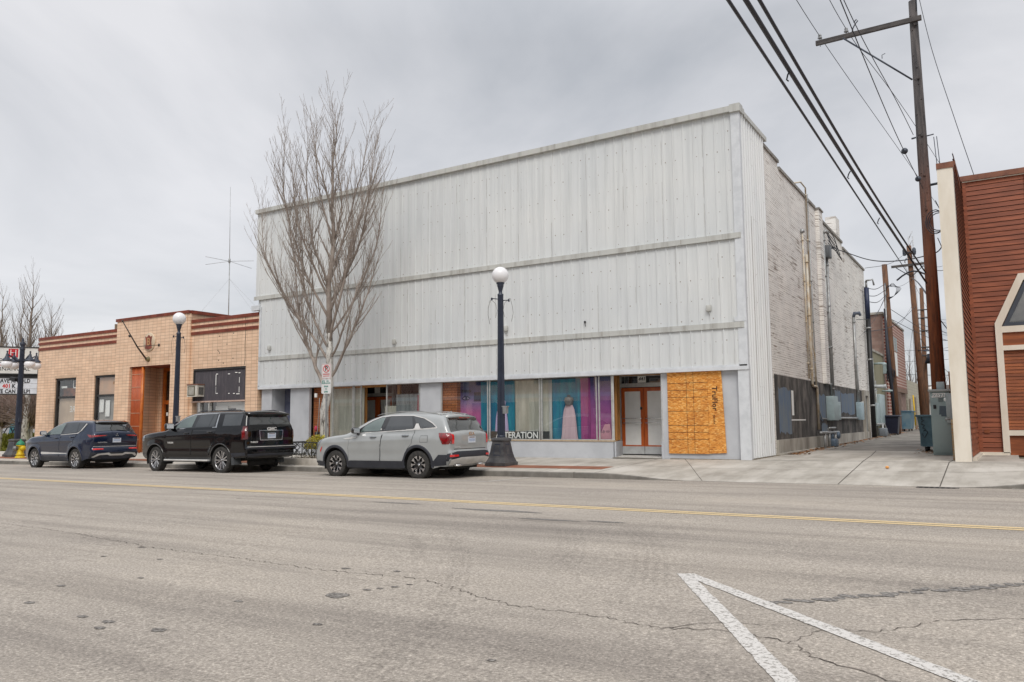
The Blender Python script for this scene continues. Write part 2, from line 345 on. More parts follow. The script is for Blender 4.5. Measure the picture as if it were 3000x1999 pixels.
def m_paint(name, c, wear):
    m, nt, P, LK = mk(name); v = coords(nt); P.inputs['Roughness'].default_value = .7
    f = ramp(nt, noise(nt, v, 34, 5, .75), [(wear - .04, (0, 0, 0)), (wear + .05, (1, 1, 1))])
    c = mixc(nt, f, (.24, .22, .195), c)
    LK(c, P.inputs['Base Color']); return m
M_yel = m_paint('worn yellow paint', (.66, .50, .27), .385)
M_white = m_paint('worn white paint', (.60, .575, .54), .445)
M_white2 = m_paint('faded white paint', (.52, .49, .45), .38)
b = MB()
YC = [(-140, 11.6), (-60, 11.45), (-23.8, 11.0), (-6.6, 10.52), (.1, 10.38), (60, 9.4)]
for dyy in (-.085, .085): ribbon(b, [(x, y + dyy) for x, y in YC], .115, z_road, .004, 0, 0, 1.0)
tag(b.build('road_marking', M_yel, fixn=False), kind='structure')
b = MB()
ribbon(b, [(-2.30, 6.27), (-.96, 3.98), (-.2, 2.7)], .112, z_road, .004, 0, .004, .05)
ribbon(b, [(-2.26, 6.26), (-.28, 4.42), (1.5, 2.77)], .112, z_road, .0045, 0, .004, .05)
tag(b.build('road_marking', M_white, fixn=False), kind='structure')
b = MB()
ribbon(b, [(-45, 15.25), (-25.4, 15.15), (-13.7, 14.98), (-10.05, 14.88)], .09, z_road, .004)
for x in (-10.02, -17.3, -25.2, -33.5): ribbon(b, [(x, 14.93), (x + .02, 16.7)], .09, z_road, .0048)
tag(b.build('road_marking', M_white2, fixn=False), kind='structure')

# pavement with kerb, apron and joints
wx = rng(-75, -9, 66) + rng(-8.7, 1.2, 33)[0:] + rng(2, 40, 19)
sheet('pavement', wx, [KY + .15, 17.6, 18.4, 19.4, 20.3, 21.0], z_walk, M_walk, 0)
sheet('pavement', rng(-42, 8, 25), [21.0, 21.6, 22.4, 23.3], lambda x, y: z_back(x) + .001, M_walk)
b = MB()
for i, (x0, x1) in enumerate(zip(wx, wx[1:])):
    a0, a1 = z_road(x0, KY), z_road(x1, KY); h0, h1 = kerb_h(x0), kerb_h(x1); e = .02
    b.quad((x0, KY, a0 - .05), (x1, KY, a1 - .05), (x1, KY, a1 + h1 - e * min(1, h1 / .1)), (x0, KY, a0 + h0 - e * min(1, h0 / .1)), 0)
    b.quad((x0, KY, a0 + h0 - e * min(1, h0 / .1)), (x1, KY, a1 + h1 - e * min(1, h1 / .1)), (x1, KY + .02, z_walk(x1, KY)), (x0, KY + .02, z_walk(x0, KY)), 0)
    b.quad((x0, KY + .02, z_walk(x0, KY)), (x1, KY + .02, z_walk(x1, KY)), (x1, KY + .15, z_walk(x1, KY + .15)), (x0, KY + .15, z_walk(x0, KY + .15)), 1)
tag(b.build('kerb', [M_kerb, M_walk], fixn=False), kind='structure')
b = MB()
for x in list(range(-70, -8, 3)) + [-7.6, -4.4, -1.4, 1.2, 4.2, 7.2]:
    x = x + .3
    if x < -9: ribbon(b, [(x, KY + .02), (x, 20.98)], .012, z_walk, .003)
ribbon(b, [(-75, 19.6), (-8.2, 19.55)], .012, z_walk, .003, 0, 0, .7)
ribbon(b, [(-5.75, 16.99), (-7.55, 20.95)], .016, z_walk, .003)
ribbon(b, [(-8.35, 16.99), (-8.35, 20.95)], .014, z_walk, .003)
ribbon(b, [(-8.3, 18.9), (-5.8, 19.15), (-.6, 19.2), (8, 19.1)], .016, z_walk, .003)
ribbon(b, [(-2.95, 16.99), (-3.05, 20.98)], .022, z_walk, .003)
ribbon(b, [(-1.15, 16.99), (-1.2, 20.98)], .022, z_walk, .003)
for x in (-40.6, -35.3, -30.5, -21.5, -15.2, -11.6, -8.9): b.box(x, x + .012, KY - .004, KY + .15, z_road(x, KY) - .02, z_walk(x, KY) + .003)
tag(b.build('pavement_joint', M_joint, fixn=False), kind='structure')
sheet('brick_band', rng(-60, -9, 40) + [-8.55], [17.75, 18.1, 18.5], z_walk, M_paver, .004)
# alley: concrete apron, then old asphalt
al = lambda x, y: z_back(-3, y) + .0
sheet('alley_apron', [-5.85, -4.5, -3.05, -1.2, .2], [21.0, 22.5, 24, 26, 27.6], lambda x, y: z_back(x, y) + .004, M_walk, 0)
sheet('alley', rng(-9, 1, 10), [27.6, 30, 34, 38, 44, 52, 60, 74, 100, 140], lambda x, y: z_back(x, y) + .002 * (x + 3) ** 2 * .5 + .002, M_allasph, 0)
b = MB()
za = lambda x, y: z_back(x, y) + .004
ribbon(b, [(-3.05, 21.0), (-3.3, 24.2), (-3.6, 27.6)], .022, za, .003); ribbon(b, [(-1.2, 21.0), (-1.15, 22.6)], .022, za, .003)
zb2 = lambda x, y: z_back(x, y) + .002 * (x + 3) ** 2 * .5 + .002
ribbon(b, [(-5.05, 27.7), (-5.1, 34), (-5.2, 46), (-5.2, 60)], .035, zb2, .003, 0, .02, .4)
for x, y, l in ((-3.4, 33.0, 1.0), (-3.0, 36.5, 1.2), (-2.8, 31.0, .8), (-3.5, 41, 1.5), (-4.0, 46, 1.2)): blob(b, x, y, l, .12, zb2, .003)
tag(b.build('alley_crack', mat('alley patch', (.07, .062, .055), .9), fixn=False), kind='structure')
b = MB(); ribbon(b, [(-4.6, 47.5), (-.5, 47.8)], .3, zb2, .004); tag(b.build('alley_paint', M_white2, fixn=False), kind='structure')
# storm drain grate in the gutter
b = MB(); g0 = (-1.5, 16.62)
b.box(-1.52, -.82, 16.56, 16.90, z_road(-1.2, 16.8) - .03, z_road(-1.2, 16.8) + .006, 1)
for k in range(7): b.box(-1.47 + k * .09, -1.42 + k * .09, 16.62, 16.84, z_road(-1.2, 16.8) + .0062, z_road(-1.2, 16.8) + .009, 0)
tag(b.build('storm_drain', [mat('drain hole', (.012, .011, .01), .9), mat('cast iron', (.09, .08, .07), .7, metal=.5)], origin=(-1.2, 16.7, .08)), 'rusty slotted storm drain grate in the gutter at the alley mouth', 'drain')
b = MB(); ribbon(b, [(.0, 16.88), (40, 16.88)], .14, z_road, .004, 0, 0, 1); tag(b.build('gutter', M_walk, fixn=False), kind='structure')
b = MB(); b.sphere((-2.35, 19.6, z_walk(-2.35, 19.6) + .035), .04, 10, sz=.8)
tag(b.build('crushed_cup', mat('orange foam', (.75, .35, .10), .7), origin=(-2.35, 19.6, .25)), 'small orange scrap of litter lying on the alley apron', 'litter')
# dry leaves and litter along the foot of the alley wall
b = MB()
for i in range(900):
    y = 24.5 + 30 * random.random() ** 1.5; x = -5.62 + abs(random.gauss(0, .16)) + (.0 if y < 43 else 0); z = zb2(x, y) + random.uniform(.004, .03)
    if y < 27.6: z = za(x, y) + random.uniform(.004, .02)
    s = random.uniform(.02, .055); a = random.random() * 6.3; t = random.uniform(-.5, .5)
    b.add([(x + s * cos(a + q), y + s * sin(a + q), z + s * t * cos(q)) for q in (0, 1.7, 3.1, 4.6)], [(0, 1, 2, 3)])
for i in range(160):
    x = -1.9 + random.gauss(0, .25); y = random.uniform(25.5, 28.5); z = za(x, y) + .01; s = random.uniform(.02, .05); a = random.random() * 6
    b.add([(x + s * cos(a + q), y + s * sin(a + q), z + random.random() * .02) for q in (0, 1.7, 3.1, 4.6)], [(0, 1, 2, 3)])
tag(b.build('dead_leaves', mat('dead leaves', (.34, .17, .07), .9, (.18, .09, .04), 40), fixn=False), 'dry brown leaves blown along the foot of the alley wall', 'leaves', kind='stuff')
# ------------------------------------------------------------------ white metal-clad building
def m_clad(name, c1, c2, grime):
    m, nt, P, LK = mk(name); P.inputs['Roughness'].default_value = .5
    v = coords(nt, (5, 5, .22)); c = ramp(nt, noise(nt, v, 1.0, 6, .65), [(.32, c2), (.52, c1), (.8, tuple(min(1, x * 1.04) for x in c1))])
    c = mixc(nt, .8, c, ramp(nt, noise(nt, coords(nt), .35, 4, .5), [(.3, (.90, .915, .93)), (.7, (1.03, 1.02, 1.0))]), 'MULTIPLY')
    f = ramp(nt, noise(nt, coords(nt, (14, 14, .5)), 1, 4, .7), [(.66, (0, 0, 0)), (.76, (1, 1, 1))]); c = mixc(nt, f, c, grime)
    LK(c, P.inputs['Base Color']); return m
M_clad = m_clad('white painted sheet metal', (.675, .69, .688), (.585, .60, .60), (.46, .45, .42))
M_clad2 = m_clad('white painted corrugated metal', (.74, .75, .755), (.66, .675, .685), (.50, .47, .42))
M_band = m_clad('grey flashing', (.52, .52, .49), (.38, .37, .34), (.22, .17, .12))
M_trim = mat('white trim', (.66, .68, .70), .45, (.57, .59, .61), 4)
M_rust = mat('rusty screw', (.16, .10, .06), .9, (.30, .25, .2), 60)
M_seam = mat('dark seam', (.30, .28, .25), .9, (.50, .48, .44), 30, stretch=(1, 1, .3))
M_stucco = mat('pale grey stucco', (.52, .535, .56), .85, (.45, .465, .49), 1.6, bmp=.25, bs=120)
M_blue = mat('slate blue paint', (.085, .10, .17), .8, (.15, .16, .22), 3)
M_wbrick = brickmat('white painted brick', (.90, .88, .84), (.86, .84, .80), (.72, .69, .64), .23, .072, .009, plane='YZ', bmp=.9, paint=(.26, .21, .17), vary=.6)
def m_dado():
    m, nt, P, LK = mk('stained stucco'); P.inputs['Roughness'].default_value = .9
    c = ramp(nt, noise(nt, coords(nt, (1.2, 1.0, .55)), 1.6, 6, .65), [(.34, (.022, .020, .019)), (.5, (.075, .068, .062)), (.68, (.20, .18, .16))])
    c = mixc(nt, .5, c, ramp(nt, noise(nt, coords(nt, (2.5, 2.5, 1)), 1.3, 6, .7), [(.4, (.55, .55, .56)), (.65, (1.2, 1.2, 1.2))]), 'MULTIPLY'); LK(c, P.inputs['Base Color'])
    bump(nt, P, noise(nt, coords(nt), 60, 3), .3, .01); return m
M_dado = m_dado()
M_patch = mat('weathered blue paint', (.115, .165, .24), .85, (.16, .19, .22), 2.2, (.42, .6), stretch=(2, 2, .6))
M_footing = mat('weathered concrete', (.46, .435, .385), .9, (.22, .20, .17), 1.2, (.38, .66), bmp=.3, stretch=(2, 1.2, .5))
M_glass = glass('shop glass')
M_alu = mat('aluminium', (.62, .62, .60), .4, (.5, .5, .48), 8, metal=.4)
M_wood = mat('weathered wood trim', (.50, .24, .07), .7, (.30, .12, .035), 6, (.35, .7), stretch=(1, 1, .25))
M_door = mat('varnished red door', (.60, .135, .022), .38, (.40, .065, .014), 3, (.35, .7), stretch=(3, 3, .5), coat=.3)
M_kick = mat('painted kick plate', (.58, .60, .60), .5, (.48, .49, .49), 4)
M_black = mat('black', (.012, .012, .013), .6, (.02, .02, .022))
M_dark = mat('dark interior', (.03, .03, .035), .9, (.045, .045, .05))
M_rom = brickmat('orange roman brick', (.42, .15, .05), (.30, .09, .03), (.14, .05, .02), .30, .085, .010, plane='X+Y', bmp=.6)
M_paper = mat('white paper', (.86, .86, .83), .5, (.80, .80, .77))
M_chrome = mat('chrome', (.75, .75, .75), .18, (.7, .7, .7), metal=1)

M_inner = mat('shop interior plaster', (.62, .60, .56), .9, (.5, .48, .45), 2)
WB = thing('commercial_building', (-15.5, 21, .3), 'two storey white metal clad building with colourful shop windows and painted brick alley side', 'building')
# structural shell behind the cladding
b = MB()
b.box(-25.2, -5.82, 21.06, 21.30, 2.78, 9.86)                      # upper front wall
b.box(-25.2, -25.0, 21.3, 43.6, .1, 9.3); b.box(-25.2, -5.95, 43.4, 43.7, .1, 9.0)
b.box(-25.0, -6.2, 21.3, 43.4, 8.6, 8.75)
b.box(-25.0, -6.2, 24.4, 24.55, .2, 8.6, 1); b.box(-25.0, -6.0, 21.3, 24.4, 3.0, 3.08, 1); b.box(-25, -6.0, 21.12, 24.4, .22, .32, 1)
b.build('shell', [M_clad, M_inner], WB)
def corrug(mb, axis, a0, a1, pitch, rw, depth, c, z0, z1, mi=0, sgn=-1):
    pts = []; x = a0
    while x < a1 - 1e-6:
        f = min(x + pitch - rw, a1); pts += [(x, 0), (f, 0)]
        if f + rw < a1: pts += [(f + rw * .28, depth), (f + rw * .72, depth)]
        x += pitch
    P = [((p, c + sgn * d) if axis == 'X' else (c - sgn * d, p)) for p, d in pts]
    for (x0, y0), (x1, y1) in zip(P, P[1:]): mb.quad((x0, y0, z0), (x1, y1, z0), (x1, y1, z1), (x0, y0, z1), mi)
tiers = [(6.40, 9.86, -25.34, -5.95, 21.02), (3.98, 6.30, -25.0, -5.95, 21.0), (2.80, 3.86, -24.95, -5.95, 20.98)]
b = MB()
for z0, z1, x0, x1, y in tiers:
    corrug(b, 'X', x0, x1, .305, .046, .026, y, z0, z1)
    k = 0; x = x0 + .243
    while x < x1 - .1:
        if k % 4 == 0:   # lapped joints, some opened and rusty
            for q in range(3):
                if random.random() < .75:
                    h = (z1 - z0) / 3; b.box(x - .010, x - .005, y - .006, y - .002, z0 + q * h, z0 + (q + random.uniform(.5, 1)) * h, 2)
        zz = z0 + .14
        while zz < z1:
            if random.random() < .8:
                px = x + .12 + random.uniform(-.01, .01); s = random.choice((.006, .008, .011)); pz = zz + random.uniform(-.02, .02); b.box(px - s, px + s, y - .004, y - .001, pz - s * 1.5, pz + s * 1.2, 1)
            zz += .56
        x += .305; k += 1
b.build('front_cladding', [M_clad, M_rust, M_seam], WB)
b = MB()
corrug(b, 'Y', 21.12, 23.74, .24, .13, .07, -5.80, .34, 9.82, 0, -1)
for y in (21.9, 22.5, 23.1): b.box(-5.758, -5.75, y, y + .008, random.uniform(.4, 3), random.uniform(6, 9), 1)
for y in rng(21.2, 23.6, 12):
    for z in rng(.7, 9.4, 11):
        if random.random() < .6: b.box(-5.752, -5.748, y - .006, y + .006, z - .012, z + .006, 1)
b.build('side_cladding', [M_clad2, M_rust], WB)
b = MB(); b.box(-5.97, -5.735, 20.955, 21.12, 2.74, 9.80); b.box(-6.02, -5.73, 20.96, 21.14, .31, 2.74); b.box(-25.02, -24.93, 20.955, 21.3, 2.74, 6.0)
b.box(-6.05, -5.725, 20.945, 20.958, 4.0, 4.12); b.each('corner_trim', M_trim, WB)
b = MB()
b.box(-25.36, -5.70, 20.90, 21.40, 9.83, 9.99); b.box(-5.98, -5.69, 20.89, 21.2, 9.80, 10.02); b.box(-5.95, -5.70, 21.40, 23.80, 9.80, 9.93)
for x in (-11.5, -17.3, -22.0, -14.4): b.box(x, x + .05, 20.893, 20.9, 9.825, 9.995)
for x in (-19, -16): b.box(x, x + 4.2, 21.25, 21.5, 9.99, 10.06)
b.box(-25.0, -19.5, 21.4, 21.7, 9.99, 10.12)
b.build('coping', M_band, WB)
for z0, z1, x0 in ((6.28, 6.44, -25.36), (3.84, 4.0, -25.0)):
    b = MB(); b.box(x0, -5.80, 20.945, 21.02, z0 + .01, z1 - .01); b.box(x0, -5.80, 20.93, 20.945, z0 - .005, z0 + .02)
    for x in rng(x0 + 2.5, -7.5, 6): b.box(x, x + .015, 20.940, 20.9449, z0 + .02, z1 - .01, 1)
    b.build('flashing_band', [M_band, M_seam], WB)
b = MB(); b.box(-24.98, -5.72, 20.93, 21.10, 2.70, 2.80); b.box(-24.98, -5.76, 20.955, 21.3, 2.80, 2.84); b.box(-24.95, -5.9, 21.10, 21.34, 2.70, 2.79)
b.build('fascia_trim', M_trim, WB)
b = MB(); b.box(-25.45, -24.98, 20.9, 21.06, 5.86, 6.06); b.build('eave_end', M_trim, WB)
for x, z in ((-18.0, 4.1), (-13.36, 4.25), (-6.75, 4.35), (-24.4, 4.25)):
    b = MB(); b.bev(x - .07, x + .07, 20.90, 20.99, z - .02, z + .16, .02); b.tube([(x + .02, 20.93, z - .02), (x + .03, 20.93, z - .14)], .008, 5); b.build('junction_box', M_band, WB)
b = MB(); b.sphere((-10.55, 20.96, 4.32), .035, 8); b.tube([(-10.55, 20.96, 4.3), (-10.52, 20.94, 4.18)], .01, 5); b.build('bracket', M_black, WB)

# storefront, Y = 21.10
SY = 21.10
zf = lambda x: z_back(x)
def panel(name, x0, x1, z0, z1, m, y=SY, d=.12):
    b = MB(); b.box(x0, x1, y, y + d, z0, z1); return b.build(name, m, WB)
panel('pilaster', -24.93, -24.35, .1, 2.72, M_stucco)
b = MB(); b.box(-24.35, -23.2, 21.75, 21.85, .1, 2.75, 0); b.box(-24.36, -24.34, SY + .12, 21.75, .1, 2.75, 1); b.box(-23.27, -23.2, SY + .12, 21.75, .1, 2.75, 1); b.build('blue_recess', [M_blue, M_stucco], WB)
panel('wall_panel', -23.28, -22.26, .1, 2.72, M_stucco, SY - .02)
panel('wall_panel', -16.93, -16.05, .1, 2.72, M_stucco, SY - .02)
panel('wall_panel', -8.25, -6.02, .30, 2.72, M_stucco, SY - .02)
b = MB(); b.box(-22.25, -21.08, 21.30, 21.5, .1, 2.75); b.box(-16.05, -15.45, 21.18, 21.5, .1, 2.75); b.each('brick_pier', M_rom, WB)
b = MB()
for x0, x1 in ((-22.2, -19.62), (-18.46, -16.93), (-16.05, -9.72)):
    b.box(x0, x1, SY - .03, SY + .14, zf(x0) - .1, .76)
# splayed knee walls of the recesses
for (xa, xb) in ((-9.74, -10.17), (-8.27, -8.52)):
    d = .10 if xb > xa else -.10
    b.prism([(xa, SY - .03), (xa + (.08 if xb < xa else -.02), SY - .03), (xb + (.08 if xb < xa else -.02), 22.5), (xb - .04, 22.5)] if xb < xa else [(xa, SY - .028), (xa + .3, SY - .028), (xb + .3, 22.5), (xb, 22.5)], lambda p, q, t: (p, q, t), .2, .755)
b.build('knee_wall', M_stucco, WB)
b = MB()
for x0, x1 in ((-19.0, -16.95), (-16.03, -9.70), (-22.2, -19.6)): b.box(x0 if x0 != -19.0 else -18.46, x1, SY - .05, SY + .06, .76, .80)
b.each('window_sill', mat('bare wood sill', (.50, .38, .25), .8, (.34, .26, .18), 20), WB)
# glazing: each shop window is a part with its own pane
for x0, x1 in ((-21.05, -20.02), (-19.99, -19.62), (-18.44, -16.95), (-16.03, -14.14), (-14.09, -12.21), (-12.16, -10.26), (-10.20, -9.76)):
    f = MB(); t = .026
    f.box(x0, x0 + t, SY - .035, SY + .02, .80, 2.71); f.box(x1 - t, x1, SY - .035, SY + .02, .80, 2.71); f.box(x0 + t, x1 - t, SY - .03, SY + .02, .80, .80 + t); f.box(x0 + t, x1 - t, SY - .03, SY + .02, 2.71 - t, 2.71)
    fo = f.build('shop_window', M_alu, WB)
    g = MB(); g.quad((x0 + t, SY, .82), (x1 - t, SY, .82), (x1 - t, SY, 2.69), (x0 + t, SY, 2.69)); g.build('pane', M_glass, fo)
for (xa, xb) in ((-9.74, -10.15), (-8.22, -8.50)):
    f = MB(); f.tube([(xa, SY, .76), (xa, SY, 2.72)], .028, 6, smooth=False); f.tube([(xb, 22.45, .76), (xb, 22.45, 2.72)], .03, 6, smooth=False); fo = f.each('side_light', M_alu, WB)
    g = MB(); g.quad((xa, SY, .76), (xb, 22.45, .76), (xb, 22.45, 2.72), (xa, SY, 2.72)); g.build('pane', M_glass, fo)
b = MB(); b.box(-10.02, -9.96, 22.0, 22.06, .78, 2.72); b.box(-9.86, -9.80, 21.45, 21.51, .78, 2.72); b.box(-10.3, -8.4, 22.40, 22.50, 2.74, 2.82); b.box(-10.26, -10.17, 22.44, 22.56, .33, 2.80)
b.box(-19.70, -19.62, 21.3, 21.4, .3, 2.7); b.box(-20.98, -20.90, 22.40, 22.5, .3, 2.75); b.box(-21.0, -18.5, SY + .02, SY + .1, 2.62, 2.70); b.box(-18.30, -18.18, 21.5, 21.58, .5, 2.70); b.each('timber_post', M_wood, WB)
# recess walls and ceilings
b = MB()
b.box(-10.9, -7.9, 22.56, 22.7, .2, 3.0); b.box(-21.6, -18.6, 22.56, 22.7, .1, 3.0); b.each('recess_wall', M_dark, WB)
b = MB(); b.prism([(-10.3, 22.5), (-8.4, 22.5), (-8.2, 21.3), (-9.8, 21.3)], lambda p, q, t: (p, q, t), 2.84, 2.88); b.prism([(-21.0, 22.5), (-19.2, 22.5), (-18.5, 21.3), (-19.7, 21.3)], lambda p, q, t: (p, q, t), 2.84, 2.88); b.each('recess_ceiling', M_inner, WB)
b = MB(); b.prism([(-10.2, 22.5), (-8.5, 22.5), (-8.25, 21.0), (-9.75, 21.0)], lambda p, q, t: (p, q, t), .30, .318); b.build('threshold', m_conc('threshold concrete', (.34, .32, .28), (.24, .22, .19), (.4, .38, .34)), WB)
def double_door(xl, split, xr, z0, ztop, y, paper=True, torn=False):
    hd = MB(); hd.box(xl - .04, xr + .04, y - .06, y + .05, ztop + .02, ztop + .14); hd.box(xl - .07, xl - .01, y - .07, y + .05, z0, 2.75); hd.box(xr + .01, xr + .07, y - .07, y + .05, z0, 2.75); hd.box(xl - .04, xr + .04, y - .05, y + .05, 2.72, 2.78)
    hd.build('door_frame', M_alu, WB)
    t = MB(); t.quad((xl, y - .01, ztop + .14), (xr, y - .01, ztop + .14), (xr, y - .01, 2.72), (xl, y - .01, 2.72)); to = t.build('transom', M_glass, WB)
    if not torn:
        q = MB(); q.box(xl + .22, xl + .235, y + .01, y + .03, ztop + .14, 2.72); q.box(xl + .08, xl + .095, y + .01, y + .03, ztop + .14, 2.72); q.build('mullion', M_alu, to)
    for a, c in ((xl, split - .006), (split + .006, xr)):
        st = .105; d = MB()
        d.box(a, a + st, y - .03, y + .015, z0 + .25, ztop); d.box(c - st, c, y - .03, y + .015, z0 + .25, ztop); d.box(a + st, c - st, y - .03, y + .015, ztop - .11, ztop); d.box(a + st, c - st, y - .03, y + .015, z0 + .25, z0 + .29)
        do = d.build('door', M_door, WB)
        k = MB(); k.box(a + .004, c - .004, y - .034, y + .012, z0 + .02, z0 + .25); k.build('kick_plate', M_kick, do)
        g = MB(); g.quad((a + st, y - .012, z0 + .29), (c - st, y - .012, z0 + .29), (c - st, y - .012, ztop - .11), (a + st, y - .012, ztop - .11)); g.build('pane', M_glass, do)
        p = MB(); x0, x1 = a + st - .01, c - st + .01
        if torn: p.add([(x0 + .02, y + .02, ztop - .11), (x1, y + .02, ztop - .11), (x1, y + .02, z0 + .9), (x0 + .20, y + .025, z0 + 1.0), (x0 + .06, y + .025, z0 + 1.45)], [(0, 1, 2, 3, 4)])
        else:
            n = 8
            for i in range(n): p.quad(*[(x0 + (x1 - x0) * q / n, y - .016 + .002 * sin(q * 2.2), z) for q, z in ((i, z0 + .28), (i + 1, z0 + .28), (i + 1, ztop - .1), (i, ztop - .1))])
        p.build('paper_cover', M_paper, do)
        h = MB()
        for zz in (z0 + .96, z0 + 1.10):
            h.tube([(a + .05, y - .035, zz), (a + .05, y - .09, zz), (a + .09, y - .10, zz), (c - .09, y - .10, zz), (c - .05, y - .09, zz), (c - .05, y - .035, zz)], .011, 6)
        h.build('push_bar', M_chrome, do)
double_door(-10.09, -9.355, -8.62, .335, 2.37, 22.5)
double_door(-20.85, -20.10, -19.36, .22, 2.33, 22.5, torn=True)
b = MB(); b.box(-9.52, -9.25, 22.42, 22.428, 2.52, 2.73, 0); put_text(b, '441', .15, (-9.385, 22.419, 2.63), mi=1, font_shear=.25, bold=.004, extrude=.001)
tag(b.build('number_sign', [M_paper, M_black], origin=(-9.4, 22.4, 2.6)), 'white paper sign with the house number 441 in the transom above the red double doors', 'number sign')
b = MB(); b.box(-9.47, -9.40, 22.455, 22.465, 1.70, 1.78); b.build('lock_plate', M_black, WB)
b = MB(); b.box(-20.2, -19.93, 22.42, 22.428, 2.47, 2.70); b.build('paper_notice', M_paper, WB)
# plywood over the broken window
def m_osb():
    m, nt, P, LK = mk('oriented strand board'); P.inputs['Roughness'].default_value = .75; v = coords(nt, (1, 1, 1))
    cs = []
    for k, (rot, s) in enumerate((((0, .9, 0), 19), ((0, 2.4, 0), 22), ((0, 1.6, 0), 12))):
        w_ = N(nt, 'ShaderNodeTexVoronoi', Scale=float(s)); w_.feature = 'F1'; mp = N(nt, 'ShaderNodeMapping'); mp.inputs['Rotation'].default_value = rot; mp.inputs['Scale'].default_value = (.7, .1, 2.6)
        LK(coords(nt), mp.inputs[0]); LK(mp.outputs[0], w_.inputs['Vector']); cs.append(w_.outputs['Color'])
    s1 = N(nt, 'ShaderNodeSeparateColor'); LK(cs[0], s1.inputs[0]); s2 = N(nt, 'ShaderNodeSeparateColor'); LK(cs[1], s2.inputs[0]); s3 = N(nt, 'ShaderNodeSeparateColor'); LK(cs[2], s3.inputs[0])
    a = N(nt, 'ShaderNodeMath', operation='GREATER_THAN'); LK(s3.outputs[0], a.inputs[0]); a.inputs[1].default_value = .5
    mm = N(nt, 'ShaderNodeMix'); LK(a.outputs[0], mm.inputs[0]); LK(s1.outputs[1], mm.inputs[2]); LK(s2.outputs[1], mm.inputs[3])
    c = ramp(nt, mm.outputs[0], [(.0, (.42, .14, .02)), (.35, (.66, .27, .045)), (.75, (.74, .34, .07)), (1, (.84, .52, .18))])
    c = mixc(nt, .9, c, ramp(nt, noise(nt, v, 1.5, 5, .6), [(.3, (.78, .68, .6)), (.6, (1.08, 1.05, 1.0))]), 'MULTIPLY')
    LK(c, P.inputs['Base Color']); return m
M_osb = m_osb(); M_ink = mat('dark ink', (.07, .03, .015), .8)
bo = thing('plywood_boarding', (-7.2, 21.06, .46), 'orange strand board sheets covering the window right of the red double doors', 'boarding')
b = MB(); b.box(-8.04, -6.89, 21.035, 21.055, .45, 2.75, 0)
for z in (2.39, 2.19, 1.99, 1.61, 1.22, 1.03, .84): b.box(-8.04, -6.89, 21.032, 21.035, z, z + .010, 1)
for x in (-7.49, -7.29): b.box(x, x + .007, 21.0315, 21.0348, .45, 2.75, 1)
b.build('board_sheet', [M_osb, M_ink], bo)
b = MB(); b.prism([(-6.885, .46), (-6.42, .48), (-6.50, 2.755), (-6.885, 2.75)], lambda p, q, t: (p, t, q), 21.04, 21.057, 0)
put_text(b, 'TruFlor', .20, (-6.70, 21.036, 1.95), right=(.0, 0, -1), up=(1, 0, 0), mi=1, extrude=.001, bold=.004, spacing=1.05)
put_text(b, 'xxoxx', .10, (-6.72, 21.036, 1.38), right=(0, 0, -1), up=(1, 0, 0), mi=1, extrude=.001)
b.build('board_sheet', [M_osb, M_ink], bo)
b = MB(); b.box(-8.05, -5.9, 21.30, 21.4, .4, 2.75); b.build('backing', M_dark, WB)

# display windows: backdrops and goods
def curtain(name, x0, x1, y, z0, z1, m, label, amp=.03, freq=22, cat='curtain', group=None):
    b = MB(); n = int((x1 - x0) / .03) + 2; ph = random.random() * 6
    P = [(x0 + (x1 - x0) * i / n, y + amp * sin(ph + freq * (x0 + (x1 - x0) * i / n)) + amp * .4 * sin(3 + 2.3 * freq * (x0 + (x1 - x0) * i / n))) for i in range(n + 1)]
    vs = [(x, yy, z) for z in (z0, z1) for x, yy in P]; b.add(vs, [(i, i + 1, n + 2 + i, n + 1 + i) for i in range(n)], 0, True)
    return tag(b.build(name, m, origin=(x0, y, z0), fixn=False), label, cat, group)
def cloth(n, c, c2=None): return mat(n, c, .9, c2, 1.4, (.35, .65), stretch=(3, 3, .5))
M_teal = cloth('teal cloth', (.02, .26, .33), (.015, .12, .24)); M_beige = cloth('cream cloth', (.52, .51, .44), (.36, .36, .30)); M_mag = cloth('magenta cloth', (.36, .06, .20), (.24, .055, .20))
curtain('backdrop', -14.58, -13.26, 21.32, .8, 2.66, M_teal, 'teal cloth hung beside the printed eye banner in the shop window', .015)
curtain('backdrop', -13.25, -12.05, 21.33, .8, 2.66, M_beige, 'pale cream sheet hung between two teal cloths in the shop window', .015)
curtain('backdrop', -11.94, -10.81, 21.37, .8, 2.66, M_teal, 'teal cloth hung behind the pink dress in the shop window', .02)
curtain('backdrop', -10.91, -10.22, 21.33, .8, 2.66, M_mag, 'magenta cloth hung to the right of the pink dress', .02)
curtain('backdrop', -12.21, -11.95, 21.37, .8, 2.66, cloth('white lace', (.6, .6, .58)), 'narrow white cloth strip hanging left of the pink dress', .015)
curtain('curtain', -21.31, -20.36, 21.25, .6, 2.66, M_beige, 'cream curtain bunched just behind the street tree trunk', .03)
curtain('curtain', -20.55, -19.81, 21.24, .6, 2.66, M_beige, 'greenish cream curtain with a diagonal fold in the second narrow pane', .035, 15)
curtain('curtain', -20.26, -19.57, 21.20, .6, 2.66, M_beige, 'cream curtain next to the timber post of the left doorway', .03)
curtain('curtain', -18.14, -17.16, 21.27, .6, 2.35, cloth('grey cloth', (.25, .27, .27), (.15, .17, .18)), 'grey pleated curtain in the window right of the left doorway', .04, 30)
curtain('curtain', -17.30, -16.98, 21.27, .6, 2.3, cloth('red cloth', (.36, .02, .05)), 'red cloth at the right edge of the grey pleated curtain', .03)
curtain('curtain', -18.69, -18.11, 21.29, .6, 1.95, M_beige, 'pale half height curtain directly right of the left doorway', .02)
